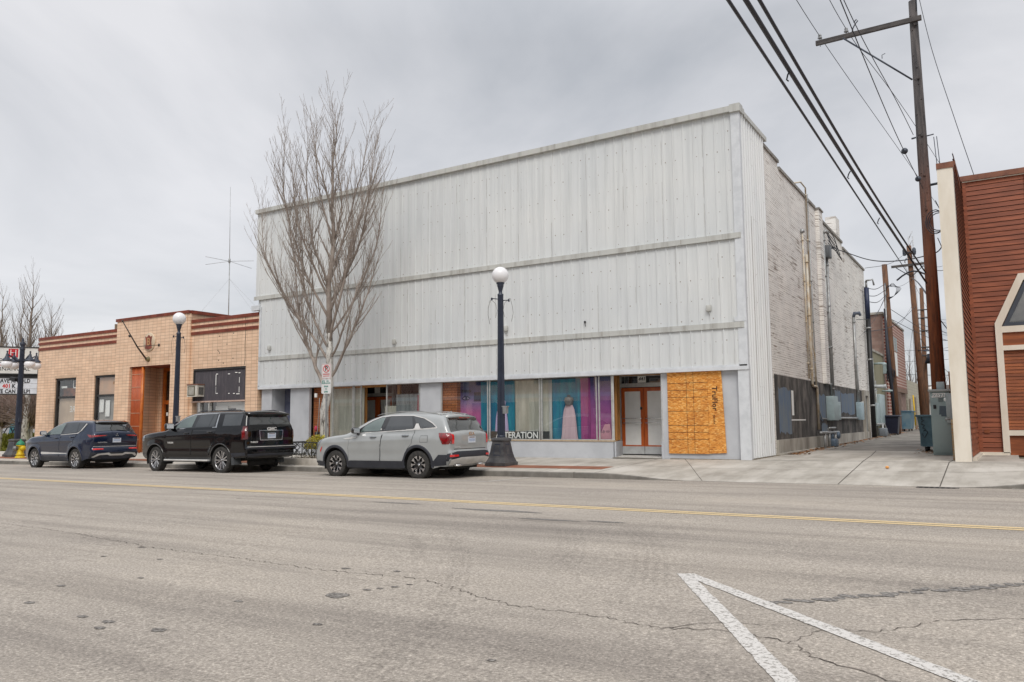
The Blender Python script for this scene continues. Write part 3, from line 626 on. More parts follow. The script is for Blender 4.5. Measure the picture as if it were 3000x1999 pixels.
def m_grad(name, stops, a, b_):
    m, nt, P, LK = mk(name); P.inputs['Roughness'].default_value = .7; s = N(nt, 'ShaderNodeSeparateXYZ'); LK(coords(nt), s.inputs[0])
    r = N(nt, 'ShaderNodeMapRange'); LK(s.outputs[2], r.inputs[0]); r.inputs[1].default_value = a; r.inputs[2].default_value = b_
    LK(mixc(nt, .5, ramp(nt, r.outputs[0], stops), ramp(nt, noise(nt, coords(nt), 5, 4), [(.3, (.7, .7, .7)), (.7, (1.2, 1.2, 1.2))]), 'MULTIPLY'), P.inputs['Base Color']); return m
M_ban = m_grad('printed banner', [(0, (.50, .06, .25)), (.45, (.44, .11, .28)), (.62, (.26, .17, .34)), (.8, (.07, .07, .21)), (1, (.03, .05, .16))], 0, 1.9)
M_navy = mat('navy print', (.02, .022, .07), .7)
b = MB(); b.box(-15.5, -14.50, 21.38, 21.39, .8, 2.70, 0)
X0, Z0 = -15.20, 2.14    # the printed eye
b.prism([(X0 - .20, Z0), (X0 - .10, Z0 + .085), (X0 + .04, Z0 + .09), (X0 + .17, Z0 + .01), (X0 + .05, Z0 - .06), (X0 - .1, Z0 - .06)], lambda p, q, t: (p, t, q), 21.3740, 21.3790, 1)
b.prism([(X0 - .15, Z0), (X0 - .06, Z0 + .05), (X0 + .03, Z0 + .05), (X0 + .12, Z0), (X0 + .03, Z0 - .03), (X0 - .08, Z0 - .03)], lambda p, q, t: (p, t, q), 21.3700, 21.3735, 2)
b.lathe([(.001, 21.3650), (.045, 21.3650), (.045, 21.3695)], (X0, 0, Z0 + .01), 12, 1, axis='Y')
b.prism([(X0 - .22, Z0 + .2), (X0 + .18, Z0 + .2), (X0 + .20, Z0 + .28), (X0 - .22, Z0 + .30)], lambda p, q, t: (p, t, q), 21.3740, 21.3790, 1)
b.prism([(X0 + .30, Z0 - .10), (X0 + .70, Z0 - .10), (X0 + .70, Z0 + .2), (X0 + .30, Z0 + .2)], lambda p, q, t: (p, t, q), 21.3740, 21.3790, 1)
tag(b.build('printed_banner', [M_ban, M_navy, mat('pale print', (.35, .28, .42), .7)], origin=(-15.4, 21.7, .8)), 'purple to pink banner printed with an eye, behind the left shop window', 'banner')
M_ban2 = m_grad('purple banner print', [(0, (.38, .07, .23)), (.5, (.26, .07, .24)), (.8, (.11, .06, .19)), (1, (.03, .045, .13))], 0, 1.9)
b = MB(); b.box(-10.55, -9.80, 21.24, 21.25, .8, 2.68); tag(b.build('printed_banner', M_ban2, origin=(-10.4, 21.5, .8)), 'narrow purple banner at the far right of the shop window beside the timber post', 'banner')
b = MB(); b.prism([(-14.58, .81), (-11.93, .81), (-11.93, 1.06), (-14.58, 1.06)], lambda p, q, t: (p, t, q), 21.155, 21.17, 0); put_text(b, 'ALTERATION', .285, (-13.10, 21.148, .93), mi=1, extrude=.001, bold=.007, wx=.92)
tag(b.build('shop_sign', [mat('dark board', (.018, .022, .024), .6), M_paper], origin=(-13.6, 21.6, .8)), 'long dark sign reading ALTERATION on the floor of the shop window', 'sign')
b = MB(); b.prism([(-10.32, .80), (-9.84, .80), (-9.90, 1.27), (-10.06, 1.27)], lambda p, q, t: (p, t, q), 21.18, 21.19, 0); put_text(b, 'Up to', .12, (-10.06, 21.176, 1.06), mi=1, extrude=.001, font_shear=.2)
tag(b.build('card', [mat('pink card', (.60, .30, .36), .7), M_navy], origin=(-10.2, 21.3, .8)), 'pink lettered card leaning in the last shop window pane', 'card')
def dress(x, y, z0, zt, label, m1, m2, m3):
    t = thing('dress_form', (x, y, z0), label, 'dress form'); H = zt - z0
    s = MB(); n = 40; prof = [(.28, 0), (.255, .12), (.235, .35), (.215, .52), (.18, .66), (.13, .75), (.115, .77)]; vs = []
    for r, h in prof:
        for k in range(n): q = 2 * pi * k / n; rr = r * (1 + .06 * sin(9 * q) * (1 - h)); vs.append((x + rr * cos(q), y + rr * .30 * sin(q), z0 + h * H))
    s.add(vs, [(i * n + k, i * n + (k + 1) % n, (i + 1) * n + (k + 1) % n, (i + 1) * n + k) for i in range(len(prof) - 1) for k in range(n)], 0, True); s.build('skirt', m1, t)
    s = MB(); s.lathe([(.112, z0 + .77 * H), (.13, z0 + .82 * H), (.145, z0 + .88 * H), (.13, z0 + .93 * H), (.06, z0 + .95 * H)], (x, y, 0), 20); s.build('bodice', m2, t)
    s = MB(); s.lathe([(.06, z0 + .93 * H), (.05, z0 + .97 * H), (.045, zt), (.001, zt)], (x, y, 0), 14); s.build('neck_block', m3, t); return t
dress(-11.30, 21.28, .82, 2.17, 'headless dress form in a long pale pink skirt and grey bodice', cloth('pink chiffon', (.62, .46, .49), (.50, .36, .40)), mat('grey sequin cloth', (.09, .09, .09), .5, (.25, .25, .24), 90), M_black)
dress(-13.75, 21.28, .82, 2.12, 'dress form in a lilac dress half hidden by the near lamp post', cloth('lilac cloth', (.6, .48, .7)), cloth('lilac top', (.6, .48, .7)), M_black)
v = thing('flower_pot', (-22.5, 21.22, .82), 'dark pot with a single pink flower in front of the orange brick panel', 'flower pot')
b = MB(); b.lathe([(.001, .82), (.06, .82), (.11, 1.03), (.09, 1.03)], (-21.95, 21.22, 0), 12); b.build('pot', M_black, v)
b = MB(); b.tube([(-21.95, 21.22, .95), (-21.95, 21.22, 1.12)], .01, 5); b.sphere((-21.96, 21.16, 1.17), .06, 8, 0, 1.6); b.build('flower', mat('pink petal', (.6, .05, .12), .7), v)

# alley side: painted brick wall, parapet steps, pilaster, chimney
b = MB(); XW = -5.85
b.box(XW - .35, XW, 23.74, 25.72, 2.72, 9.70); b.box(XW - .35, XW, 25.72, 31.55, 2.72, 9.50); b.box(XW - .35, XW, 31.55, 32.55, 2.72, 9.42); b.box(XW - .35, XW, 32.55, 37.4, 2.72, 9.25)
b.box(XW - .35, XW, 37.4, 43.75, 2.72, 9.02); b.box(XW, XW + .14, 31.62, 32.30, 2.72, 9.50); b.box(XW - .35, XW - .03, 40.9, 43.75, .4, 2.72); b.box(XW - .35, XW, 23.74, 24.12, .3, 2.72)
b.build('alley_wall', M_wbrick, WB)
b = MB()
for y0, y1, z in ((23.74, 25.75, 9.70), (25.8, 31.5, 9.50), (32.6, 37.4, 9.25), (37.45, 43.8, 9.02)): b.box(XW - .4, XW + .05, y0, y1, z, z + .10)
b.box(XW - .2, XW + .18, 31.58, 32.34, 9.50, 9.56)
b.build('parapet_coping', mat('grey coping', (.33, .31, .28), .9, (.2, .19, .17), 5), WB)
b = MB(); b.box(-6.34, -5.9, 36.47, 37.35, 8.5, 10.32); b.build('chimney', M_wbrick, WB)
b = MB(); b.box(XW - .3, XW + .015, 24.12, 40.9, .76, 2.73); b.build('dado', M_dado, WB)
b = MB()
def wob(y0, y1, z0, z1, x=XW + .0175):
    n = 9; P = [(y0 + (y1 - y0) * i / n, z0 + random.uniform(-.07, .07)) for i in range(n + 1)] + [(y1 - (y1 - y0) * i / n, z1 + random.uniform(-.09, .05)) for i in range(n + 1)]
    b.add([(x, p, q) for p, q in P], [tuple(range(len(P)))])
wob(24.5, 26.1, .95, 2.35); wob(30.55, 31.85, 1.35, 2.3); wob(33.6, 35.1, 1.55, 2.55); wob(35.2, 38.6, 1.6, 2.5); wob(30.9, 32.0, .85, 1.2)
b.each('paint_patch', M_patch, WB)
b = MB(); b.box(XW + .0178, XW + .019, 26.1, 28.2, 1.33, 1.37); b.box(XW + .0178, XW + .019, 26.2, 26.5, 1.5, 2.3); b.each('paint_mark', M_paper, WB)
b = MB()
for y0, y1 in zip([24.1, 25.9, 28.4, 31, 34, 37.5], [25.88, 28.38, 30.98, 33.98, 37.48, 40.9]): b.box(XW - .2, XW + .07, y0, y1, .33 + .005 * (y0 - 24), .76)
b.box(XW - .2, XW + .09, 40.95, 42.6, .4, .76); b.build('footing', M_footing, WB)
b = MB(); b.box(XW, XW + .22, 24.0, 42.8, .2, .37); b.build('ledge', M_footing, WB)
b = MB(); b.box(-6.0, -5.70, 20.98, 23.9, .12, .325); b.box(-8.0, -6.0, 20.99, 21.12, .15, .315); b.build('rubble_base', mat('rubble concrete', (.28, .23, .16), .95, (.12, .10, .075), 9, bmp=1.0, bs=40), WB)
b = MB(); b.box(XW - .03, XW + .12, 41.0, 41.25, .4, 2.75); b.box(XW - .03, XW + .12, 42.3, 42.55, .4, 2.75); b.box(XW - .05, XW + .10, 41.25, 42.3, 2.5, 2.75); b.each('alley_door_frame', M_footing, WB)
b = MB(); b.box(XW - .02, XW + .02, 41.25, 42.3, .4, 2.5); b.build('alley_door', mat('grey steel', (.22, .23, .22), .6), WB)
b = MB()
for k in range(5): b.box(XW, XW + .05, 31.95, 32.35, 4.78 + k * .09, 4.83 + k * .09)
b.build('wall_vent', M_footing, WB)
# conduits and meter gear on the alley wall
M_galv = mat('galvanised pipe', (.40, .41, .41), .45, (.28, .28, .27), 6, metal=.5); M_cream = mat('painted pipe', (.60, .56, .48), .6, (.48, .36, .22), 4); M_grybox = mat('grey enclosure', (.36, .45, .46), .5, (.30, .37, .38), 3)
xc = XW + .06
def pipe(pts, r, m, name='conduit', cl=True):
    b = MB(); b.tube(pts, r, 8)
    if cl:
        for p, q in zip(pts, pts[1:]):
            if abs(q[2] - p[2]) > 2:
                for z in rng(min(p[2], q[2]) + .5, max(p[2], q[2]) - .3, max(1, int(abs(q[2] - p[2]) / 1.6))): b.tube([(p[0], p[1], z), (p[0], p[1], z + .05)], r * 1.45, 8)
    return b.build(name, m, WB)
pipe([(xc, 29.35, 7.3), (xc, 29.35, 2.62), (xc, 29.45, 2.55), (xc, 30.05, 2.55), (xc, 30.12, 2.48), (xc, 30.12, 1.0)], .045, M_cream)
pipe([(xc, 28.8, 8.0), (xc, 28.85, 2.8)], .03, M_cream); b = MB(); b.lathe([(.001, .0), (.07, .0), (.09, -.1), (.03, -.14)], (xc, 28.8, 8.12), 10); b.build('pipe_cap', M_galv, WB)
pipe([(xc - .4, 28.9, 9.88), (xc, 28.9, 9.88), (xc, 29.7, 9.86), (xc, 29.7, 4.0), (xc, 30.0, 3.7), (xc, 30.0, 2.6)], .03, M_cream, 'roof_pipe')
pipe([(xc, 30.0, 9.7), (xc, 30.05, 2.9), (xc, 30.3, 2.5), (xc, 30.35, 1.7), (xc, 30.7, 1.4), (xc, 31.9, 1.38)], .022, M_galv)
pipe([(xc, 32.7, 8.75), (xc, 32.85, 2.2)], .055, M_galv); pipe([(xc, 33.3, 7.85), (xc, 33.3, 2.05)], .05, M_galv)
pipe([(xc, 39.3, 6.15), (xc, 39.25, 2.1)], .06, M_galv); pipe([(xc, 39.7, 3.9), (xc, 39.7, 2.1)], .03, M_galv)
pipe([(xc, 33.7, 1.41), (xc, 39.0, 1.41)], .045, M_galv)
b = MB(); b.tube([(xc, 32.7, 8.75), (xc + .1, 32.75, 8.85), (xc + .18, 32.85, 8.75)], [.06, .075, .05], 8); b.build('weather_head', M_galv, WB)
b = MB(); b.tube([(xc, 39.3, 6.1), (xc + .05, 39.3, 6.28), (xc + .25, 39.35, 6.28), (xc + .3, 39.35, 6.15)], [.065, .09, .09, .05], 8); b.build('weather_head', mat('blue grey cap', (.1, .12, .16), .5), WB)
b = MB(); b.bev(XW + .01, XW + .22, 33.05, 33.5, 7.85, 8.35, .02); b.build('junction_box', mat('dark grey enclosure', (.14, .15, .16), .5), WB)
b = MB(); b.bev(XW + .01, XW + .30, 31.95, 32.8, 1.32, 2.25, .015); b.bev(XW + .01, XW + .26, 32.85, 33.6, 1.34, 2.05, .015); b.box(XW + .262, XW + .27, 33.1, 33.5, 1.5, 1.9, 0); b.each('switch_box', M_grybox, WB)
b = MB(); b.bev(XW + .01, XW + .24, 39.0, 39.8, 1.33, 2.13, .015); b.each('switch_box', mat('pale blue enclosure', (.38, .50, .55), .5), WB)
b = MB()
for z in (1.75, 2.1): b.lathe([(.001, .0), (.09, .0), (.1, .1), (.001, .13)], (XW + .05, 40.3, z), 12, axis='X')
b.each('electric_meter', mat('meter glass', (.5, .5, .48), .3), WB)
t = thing('gas_meter', (-5.5, 30.4, .3), 'grey gas meter with pipe frame in front of the stained alley wall', 'gas meter')
b = MB(); b.tube([(-5.45, 28.6, .9), (-5.45, 32.0, .88)], .05, 8); b.tube([(-5.45, 29.3, .9), (-5.45, 29.3, .28)], .045, 8); b.tube([(-5.45, 30.1, 1.05), (-5.45, 30.1, .28)], .05, 8); b.tube([(-5.4, 29.9, 1.05), (-5.4, 31.1, 1.05)], .035, 8); b.tube([(-5.45, 31.3, .88), (-5.45, 31.3, .3)], .04, 8); b.build('pipe_frame', M_galv, t)
b = MB(); b.bev(-5.56, -5.28, 30.45, 31.0, .36, .66, .06); b.lathe([(.001, .0), (.12, .0), (.13, .06), (.09, .1), (.001, .1)], (-5.28, 30.72, .78), 12, axis='X'); b.tube([(-5.45, 30.6, .6), (-5.45, 30.6, .88)], .035, 8); b.tube([(-5.45, 30.85, .6), (-5.45, 30.85, .88)], .035, 8); b.build('meter_body', mat('meter paint', (.10, .14, .19), .5), t)
# ------------------------------------------------------------------ cream tile building
M_tile = brickmat('cream glazed tile', (.84, .60, .42), (.74, .505, .34), (.36, .22, .14), .305, .135, .007, offset=0, plane='XZ', rough=.4, bmp=.3, vary=.55)
M_tileY = brickmat('cream glazed tile return', (.80, .57, .39), (.68, .47, .31), (.33, .20, .12), .305, .135, .007, offset=0, plane='YZ', rough=.4, bmp=.3, vary=.6)
M_terra = mat('terracotta band', (.27, .060, .030), .5, (.17, .035, .02), 3)
M_orange = mat('orange terracotta', (.46, .095, .02), .45, (.33, .06, .012), 3, stretch=(1, 1, .4))
M_oframe = mat('orange varnished frame', (.58, .16, .02), .4, (.42, .09, .012), 4)
M_frame = mat('black window frame', (.015, .014, .014), .45, (.03, .03, .03))
CB = thing('tile_building', (-33.4, 21, .1), 'single storey cream tiled building with red brown cornice bands and a taller entrance bay', 'building')
def wall_open(mb, x0, x1, z0, z1, ops, y0, y1, mi=0):
    xs = sorted(set([x0, x1] + [a for o in ops for a in o[:2]]))
    for a, c in zip(xs, xs[1:]):
        zz = [(z0, z1)]
        for o in ops:
            if o[0] <= a and o[1] >= c:
                n = []
                for p, q in zz:
                    if o[2] > p: n.append((p, min(q, o[2])))
                    if o[3] < q: n.append((max(p, o[3]), q))
                zz = n
        for p, q in zz:
            if q > p: mb.box(a, c, y0, y1, p, q, mi)
W1 = (-40.0, -38.12, .85, 3.66); W2 = (-36.56, -34.75, .85, 3.68); EN = (-33.5, -30.5, 0, 3.95); W3 = (-29.15, -25.8, .95, 3.68)
b = MB()
wall_open(b, -41.68, -34.6, -.2, 5.68, [W1, W2], 21, 21.3); wall_open(b, -29.45, -25.08, -.1, 5.68, [W3], 21, 21.3)
wall_open(b, -34.6, -29.45, -.1, 6.10, [EN], 20.84, 21.3)
b.lathe([(.12, -.1), (.12, 6.1)], (-29.46, 20.97, 0), 16); b.lathe([(.10, -.1), (.10, 6.1)], (-34.58, 20.95, 0), 16)
b.box(-34.55, -29.5, 21.3, 24.0, 5.5, 6.10)
b.build('tile_wall', M_tile, CB)
b = MB(); b.box(-41.66, -41.4, 21.3, 38, -.3, 5.6); b.box(-29.45, -29.36, 21.0, 24.0, 5.5, 6.1); b.box(-41.4, -25.3, 37.7, 38, -.3, 5.6); b.each('side_wall', M_tileY, CB)
b = MB(); b.box(-41.4, -25.1, 21.3, 37.7, 5.2, 5.3); b.build('roof', M_dark, CB)
def rib_band(x0, x1, y, z0, z1, ret=0):
    b = MB(); n = 3; h = (z1 - z0) / n
    for k in range(n): b.bev(x0, x1, y - .045, y + .05 + ret, z0 + k * h + .002, z0 + (k + 1) * h - .002, .012)
    b.each('cornice_band', M_terra, CB)
for x0, x1 in ((-41.72, -34.62), (-29.33, -25.10)):
    rib_band(x0, x1, 21.0, 5.66, 5.80, .3); rib_band(x0, x1, 21.0, 5.41, 5.54); rib_band(x0, x1, 21.0, 5.13, 5.27)
rib_band(-34.68, -29.34, 20.84, 6.08, 6.22, .3)
b = MB(); b.box(-29.46, -29.30, 20.95, 24.0, 6.08, 6.22); b.box(-41.74, -41.35, 21.3, 38, 5.6, 5.76); b.each('side_coping', M_terra, CB)
b = MB(); 
for i in range(14): z0 = 3.72 + i * .146; b.box(-25.88 + .012 * sin(i * .9), -25.858 + .012 * sin(i * .9), 20.993, 20.999, z0, z0 + .15)
for x, z in ((-27.5, 4.35), (-27.45, 4.28), (-27.56, 4.40), (-27.0, 4.62), (-26.6, 4.02), (-27.5, 3.98), (-27.2, 3.85), (-26.6, 5.05), (-27.48, 4.98)): b.box(x - .02, x + .02, 20.993, 20.999, z - .02, z + .025)
b.build('wall_crack', M_black, CB)
def soil(mb, w): pass
def window2(o, zm, name, lower):
    x0, x1, z0, z1 = o; f = MB(); t = .07
    f.box(x0, x0 + .14, 21.06, 21.25, z0, z1); f.box(x1 - .05, x1, 21.06, 21.2, z0, z1); f.box(x0 + .14, x1 - .05, 21.06, 21.2, z1 - .10, z1); f.box(x0 + .14, x1 - .05, 21.08, 21.2, zm - .05, zm + .05); f.box(x0 + .14, x1 - .05, 21.06, 21.2, z0, z0 + .06)
    fo = f.build(name, M_frame, CB)
    g = MB(); g.quad((x0, 21.12, z0), (x1, 21.12, z0), (x1, 21.12, z1), (x0, 21.12, z1)); g.build('pane', M_glass, fo)
    q = MB(); q.box(x0 - .03, x1 + .03, 20.99, 21.02, z1, z1 + .14); q.build('lintel', M_tileP, CB)
M_tileP = mat('plain cream tile', (.62, .44, .30), .45, (.52, .36, .24), 4)
window2(W1, 2.72, 'window', 0); window2(W2, 2.73, 'window', 0)
b = MB(); b.box(-40.1, -38.1, 21.19, 21.20, .85, 2.66); b.build('roller_blind', mat('tan blind', (.56, .42, .29), .8, (.46, .34, .23), 2), CB)
b = MB(); b.box(-36.5, -34.8, 21.19, 21.20, 2.78, 3.6); b.build('roller_blind', mat('brown blind', (.58, .34, .20), .8, (.48, .31, .2), 2), CB)
b = MB(); put_text(b, 'RE', .42, (-38.65, 21.18, 2.12), right=(-1, 0, 0), extrude=.001); b.build('window_lettering', M_paper, CB)
b = MB()
for i in range(17): x = -36.4 + i * .105; b.obox((x, 21.27, 1.75), (.085, .006, 1.8), Matrix.Rotation(.55, 3, 'Z'))
b.build('vertical_blind', mat('grey blind slat', (.30, .28, .25), .7), CB)
b = MB(); b.box(-36.35, -36.0, 21.19, 21.195, 1.95, 2.55); b.box(-35.85, -35.5, 21.19, 21.195, 1.75, 2.5); b.each('hung_shirt', M_paper, CB)
b = MB(); b.box(-40.2, -38.0, 21.45, 21.47, 2.7, 3.2); b.build('inner_wall', mat('orange wall', (.5, .13, .03), .8, (.12, .05, .02), 1.0), CB)
b = MB(); b.box(-38.74, -38.2, 21.22, 21.23, 3.15, 3.21); b.box(-38.76, -38.71, 21.22, 21.23, 3.15, 3.57); b.box(-39.8, -39.3, 21.22, 21.23, 3.18, 3.28); b.build('inner_window', M_paper, CB)
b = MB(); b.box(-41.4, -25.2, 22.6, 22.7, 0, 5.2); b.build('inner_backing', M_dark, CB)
# entrance: ribbed terracotta column, tiled splay, orange door frame
b = MB()
for i in range(8): x = -33.46 + i * .098; b.tube([(x + .045, 20.98, .1), (x + .045, 20.98, 3.93)], .046, 8)
b.build('ribbed_column', M_orange, CB)
b = MB()
for z in rng(.7, 3.6, 5): b.box(-33.5, -32.68, 20.925, 20.93, z, z + .015)
b.build('column_joint', M_tileP, CB)
b = MB(); b.tube([(-32.6, 20.94, 0), (-32.6, 20.94, 3.93)], .075, 10); b.build('column_trim', M_oframe, CB)
b = MB(); b.prism([(-32.6, 20.95), (-32.55, 21.0), (-33.2, 22.1), (-33.3, 22.1)], lambda p, q, t: (p, q, t), 0, 3.93); b.prism([(-34.2, 22.1), (-32.95, 22.1), (-32.95, 22.25), (-34.2, 22.25)], lambda p, q, t: (p, q, t), 0, 3.93); b.build('entrance_wall', M_tile, CB)
b = MB(); b.box(-33.5, -30.5, 20.9, 22.4, 3.93, 4.0); b.build('entrance_soffit', M_terra, CB)
b = MB()
b.box(-32.93, -32.78, 22.15, 22.25, .05, 3.93); b.box(-32.78, -31.2, 22.15, 22.25, 2.27, 2.45); b.box(-32.05, -31.95, 22.15, 22.25, .05, 2.27); b.box(-31.3, -31.15, 22.15, 22.25, .05, 3.93); b.box(-32.78, -31.3, 22.15, 22.25, 3.8, 3.93); b.box(-32.78, -31.3, 22.15, 22.25, .05, .3)
fo = b.build('entrance_door', M_oframe, CB); g = MB(); g.quad((-32.8, 22.2, .3), (-31.3, 22.2, .3), (-31.3, 22.2, 3.85), (-32.8, 22.2, 3.85)); g.build('pane', M_glass, fo)
b = MB(); b.box(-32.62, -32.5, 22.17, 22.19, 1.75, 1.9); b.build('door_notice', M_paper, CB)
b = MB(); b.box(-33.5, -30.5, 20.9, 22.6, -.05, .13); b.build('door_step', M_walk, CB)
b = MB(); b.box(-30.56, -30.50, 21.3, 22.5, 0, 3.95); b.build('entrance_wall', M_tileY, CB)
# boarded window with corrugated sheet, air conditioner below left
b = MB(); n = 66; x0, x1 = -29.10, -25.84
for i in range(n):
    xa, xb = x0 + (x1 - x0) * i / n, x0 + (x1 - x0) * (i + 1) / n; xm = (xa + xb) / 2
    b.quad((xa, 21.09, 2.32), (xm, 21.06, 2.32), (xm, 21.06, 3.6), (xa, 21.09, 3.6)); b.quad((xm, 21.06, 2.32), (xb, 21.09, 2.32), (xb, 21.09, 3.6), (xm, 21.06, 3.6))
b.build('corrugated_infill', mat('dark corrugated sheet', (.075, .068, .08), .55, (.14, .12, .13), 3, (.5, .75), stretch=(6, 6, .6)), CB)
b = MB()
for x, z, h, ww in ((-27.72, 2.95, .45, .035), (-27.70, 2.62, .28, .012), (-25.75 - .5, 3.02, .22, .03), (-26.25, 2.62, .24, .03)): b.box(x, x + ww, 21.05, 21.056, z, z + h)
for x, z, ww in ((-27.7, 3.4, .12), (-26.95, 3.38, .12), (-26.5, 3.42, .13), (-26.3, 3.40, .12), (-27.7, 2.60, .14), (-26.9, 2.58, .08), (-26.6, 2.57, .1), (-26.4, 2.55, .2)): b.box(x, x + ww, 21.05, 21.056, z, z + .035)
b.each('old_sign_glue', M_paper, CB)
b = MB(); b.box(-29.15, -29.08, 21.02, 21.1, 2.3, 3.62); b.box(-29.12, -25.8, 21.02, 21.1, 3.60, 3.68); b.box(-25.86, -25.8, 21.02, 21.1, 2.3, 3.6); b.build('infill_frame', M_frame, CB)
b = MB(); b.box(-29.17, -25.78, 20.98, 21.1, 2.26, 2.32); b.build('infill_sill', mat('pink beige sill', (.55, .40, .33), .7), CB)
b = MB(); b.box(-28.75, -28.65, 21.02, 21.15, .9, 2.26); b.box(-28.1, -28.04, 21.02, 21.15, .9, 2.26); fo = b.build('lower_window', M_alu, CB); g = MB(); g.quad((-29.1, 21.12, .95), (-25.84, 21.12, .95), (-25.84, 21.12, 2.26), (-29.1, 21.12, 2.26)); g.build('pane', M_glass, fo)
b = MB(); b.box(-28.0, -27.2, 21.3, 21.32, 1.9, 2.1); b.box(-26.7, -26.0, 21.3, 21.32, 1.9, 2.12); b.box(-28.0, -25.9, 21.35, 21.36, 2.0, 2.25); b.each('window_poster', M_paper, CB)
ac = thing('air_conditioner', (-28.8, 20.9, 2.48), 'white window air conditioner poking out of the dark corrugated infill', 'air conditioner')
M_acw = mat('white appliance', (.62, .60, .55), .5, (.5, .47, .4), 5)
b = MB(); b.box(-29.12, -28.44, 20.72, 21.05, 2.50, 2.98); b.build('case', M_acw, ac)
b = MB(); b.box(-29.07, -28.60, 20.712, 20.72, 2.54, 2.94, 1)
for k in range(9): b.box(-29.0 + k * .04, -28.985 + k * .04, 20.706, 20.712, 2.58, 2.9, 0)
for k in range(7): b.box(-29.02, -28.66, 20.705, 20.711, 2.60 + k * .045, 2.612 + k * .045, 0)
b.build('grille', [M_acw, mat('olive grille', (.12, .11, .07), .8)], ac)
b = MB(); b.box(-29.14, -28.42, 20.70, 21.05, 2.98, 3.03); b.build('rain_hood', mat('brown hood', (.20, .10, .07), .7), ac)
b = MB(); 
for k in range(7): b.box(-28.438, -28.432, 20.78 + k * .035, 20.80 + k * .035, 2.58, 2.9)
b.build('side_vent', M_black, ac)
# round emblem over the door
b = MB(); c = (-32.05, 0, 5.0)
b.lathe([(.001, 20.79), (.40, 20.79), (.42, 20.82), (.42, 20.85)], c, 36, 0, axis='Y')
em = b.build('emblem', mat('pale glazed disc', (.66, .52, .37), .4), CB)
b = MB()
b.prism([(c[0] - .26, 5.0 + .26), (c[0] - .13, 5.0 + .22), (c[0], 5.32), (c[0] + .13, 5.22), (c[0] + .24, 5.26), (c[0] + .19, 5.0), (c[0] + .24, 4.72), (c[0], 4.66), (c[0] - .24, 4.72), (c[0] - .19, 5.0)], lambda p, q, t: (p, t, q), 20.775, 20.789, 0)
put_text(b, 'B', .46, (c[0] + .01, 20.768, 5.0), mi=1, extrude=.005, bold=.008)
b.build('monogram', [M_terra, mat('tan relief', (.50, .27, .12), .5)], em)
# flagpole
M_iron = mat('dark iron', (.03, .027, .025), .55, (.07, .05, .035), 8)
M_brass = mat('tarnished brass', (.22, .17, .07), .5, (.10, .085, .04), 8)
fp = thing('flagpole', (-32.1, 20.84, 4.25), 'bare iron flagpole leaning out from the wall below the round emblem', 'flagpole')
b = MB(); b.tube([(-32.1, 20.75, 4.22), (-31.95, 20.2, 4.72), (-31.97, 19.5, 5.76)], [.04, .032, .02], 8); b.sphere((-31.97, 19.48, 5.80), .045, 8); b.tube([(-32.03, 19.9, 5.15), (-32.08, 19.88, 5.22)], .05, 6); b.build('pole', M_iron, fp)
b = MB(); b.lathe([(.001, 20.72), (.07, 20.72), (.11, 20.80), (.13, 20.84)], (-32.1, 0, 4.24), 14, axis='Y'); b.build('wall_socket', M_brass, fp)
b = MB(); b.tube([(-31.95, 20.2, 4.75), (-31.35, 20.83, 4.83)], .014, 6); b.lathe([(.001, 20.78), (.06, 20.8), (.06, 20.84)], (-31.35, 0, 4.83), 10, axis='Y'); b.build('stay_rod', M_iron, fp)
# antenna on the roof
an = thing('roof_antenna', (-30.8, 24, 5.4), 'tall thin antenna mast with four ground rods on the cream tiled roof', 'antenna')
b = MB(); b.tube([(-30.8, 24, 5.3), (-30.85, 24, 9.0)], .024, 6); b.build('mast', M_galv, an)
b = MB(); b.tube([(-30.85, 24, 9.0), (-30.95, 24, 12.7)], [.015, .008], 5); b.lathe([(.03, 8.95), (.05, 9.0), (.05, 9.15), (.02, 9.2)], (-30.86, 24, 0), 8); b.build('whip', M_galv, an)
for dx_, dy_ in ((1.3, .35), (-1.3, -.35), (.25, -1.5), (-.25, 1.5)):
    b = MB(); b.tube([(-30.86, 24, 9.05), (-30.86 + dx_, 24 + dy_, 9.0 - .02)], .009, 4); b.build('ground_rod', M_galv, an)
for p in ((-34, 23.5, 5.4), (-27, 23, 5.4), (-29.5, 26.5, 5.4)):
    b = MB(); b.tube([(-30.83, 24, 8.2), p], .004, 3); b.build('guy_wire', M_galv, an)
# rooftop board and conduit seen over the roof, left
b = MB(); b.tube([(-42.9, 26, -.2), (-42.6, 25.6, 7.05)], [.13, .10], 6); tag(b.build('wooden_post', mat('old post', (.16, .11, .07), .9), origin=(-42.9, 26, 0)), 'leaning wooden post behind the left corner of the cream tiled roof', 'post')

# ------------------------------------------------------------------ sign behind the left corner
M_post = mat('dark post paint', (.022, .027, .045), .45, (.03, .038, .06), 5)
SG = thing('business_sign', (-46.5, 23.6, -.1), 'two panel business sign with red H logo and a HAVE AN OLD 401K letter board', 'sign')
sr = Vector((.60, .80, 0)).normalized(); su = Vector((0, 0, 1)); sn = sr.cross(su)       # faces the crossing traffic and the camera
S0 = Vector((-44.75, 24.0, 0))
def sp_(a, z, d=0): return S0 + sr * a + su * z + sn * d
def sbox(mb, a0, a1, z0, z1, d0, d1, mi=0):
    P = [sp_(a, z, d) for z in (z0, z1) for a, d in ((a0, d0), (a1, d0), (a1, d1), (a0, d1))]
    mb.add(P, [(0, 1, 2, 3), (4, 7, 6, 5), (0, 4, 5, 1), (1, 5, 6, 2), (2, 6, 7, 3), (3, 7, 4, 0)], mi)
AL_, AR_ = -3.62, -1.29
b = MB(); sbox(b, AL_ + .05, AR_ - .05, 4.20, 5.64, -.12, .0); b.build('upper_panel', mat('sign face', (.70, .69, .66), .45, (.62, .61, .58), 2), SG)
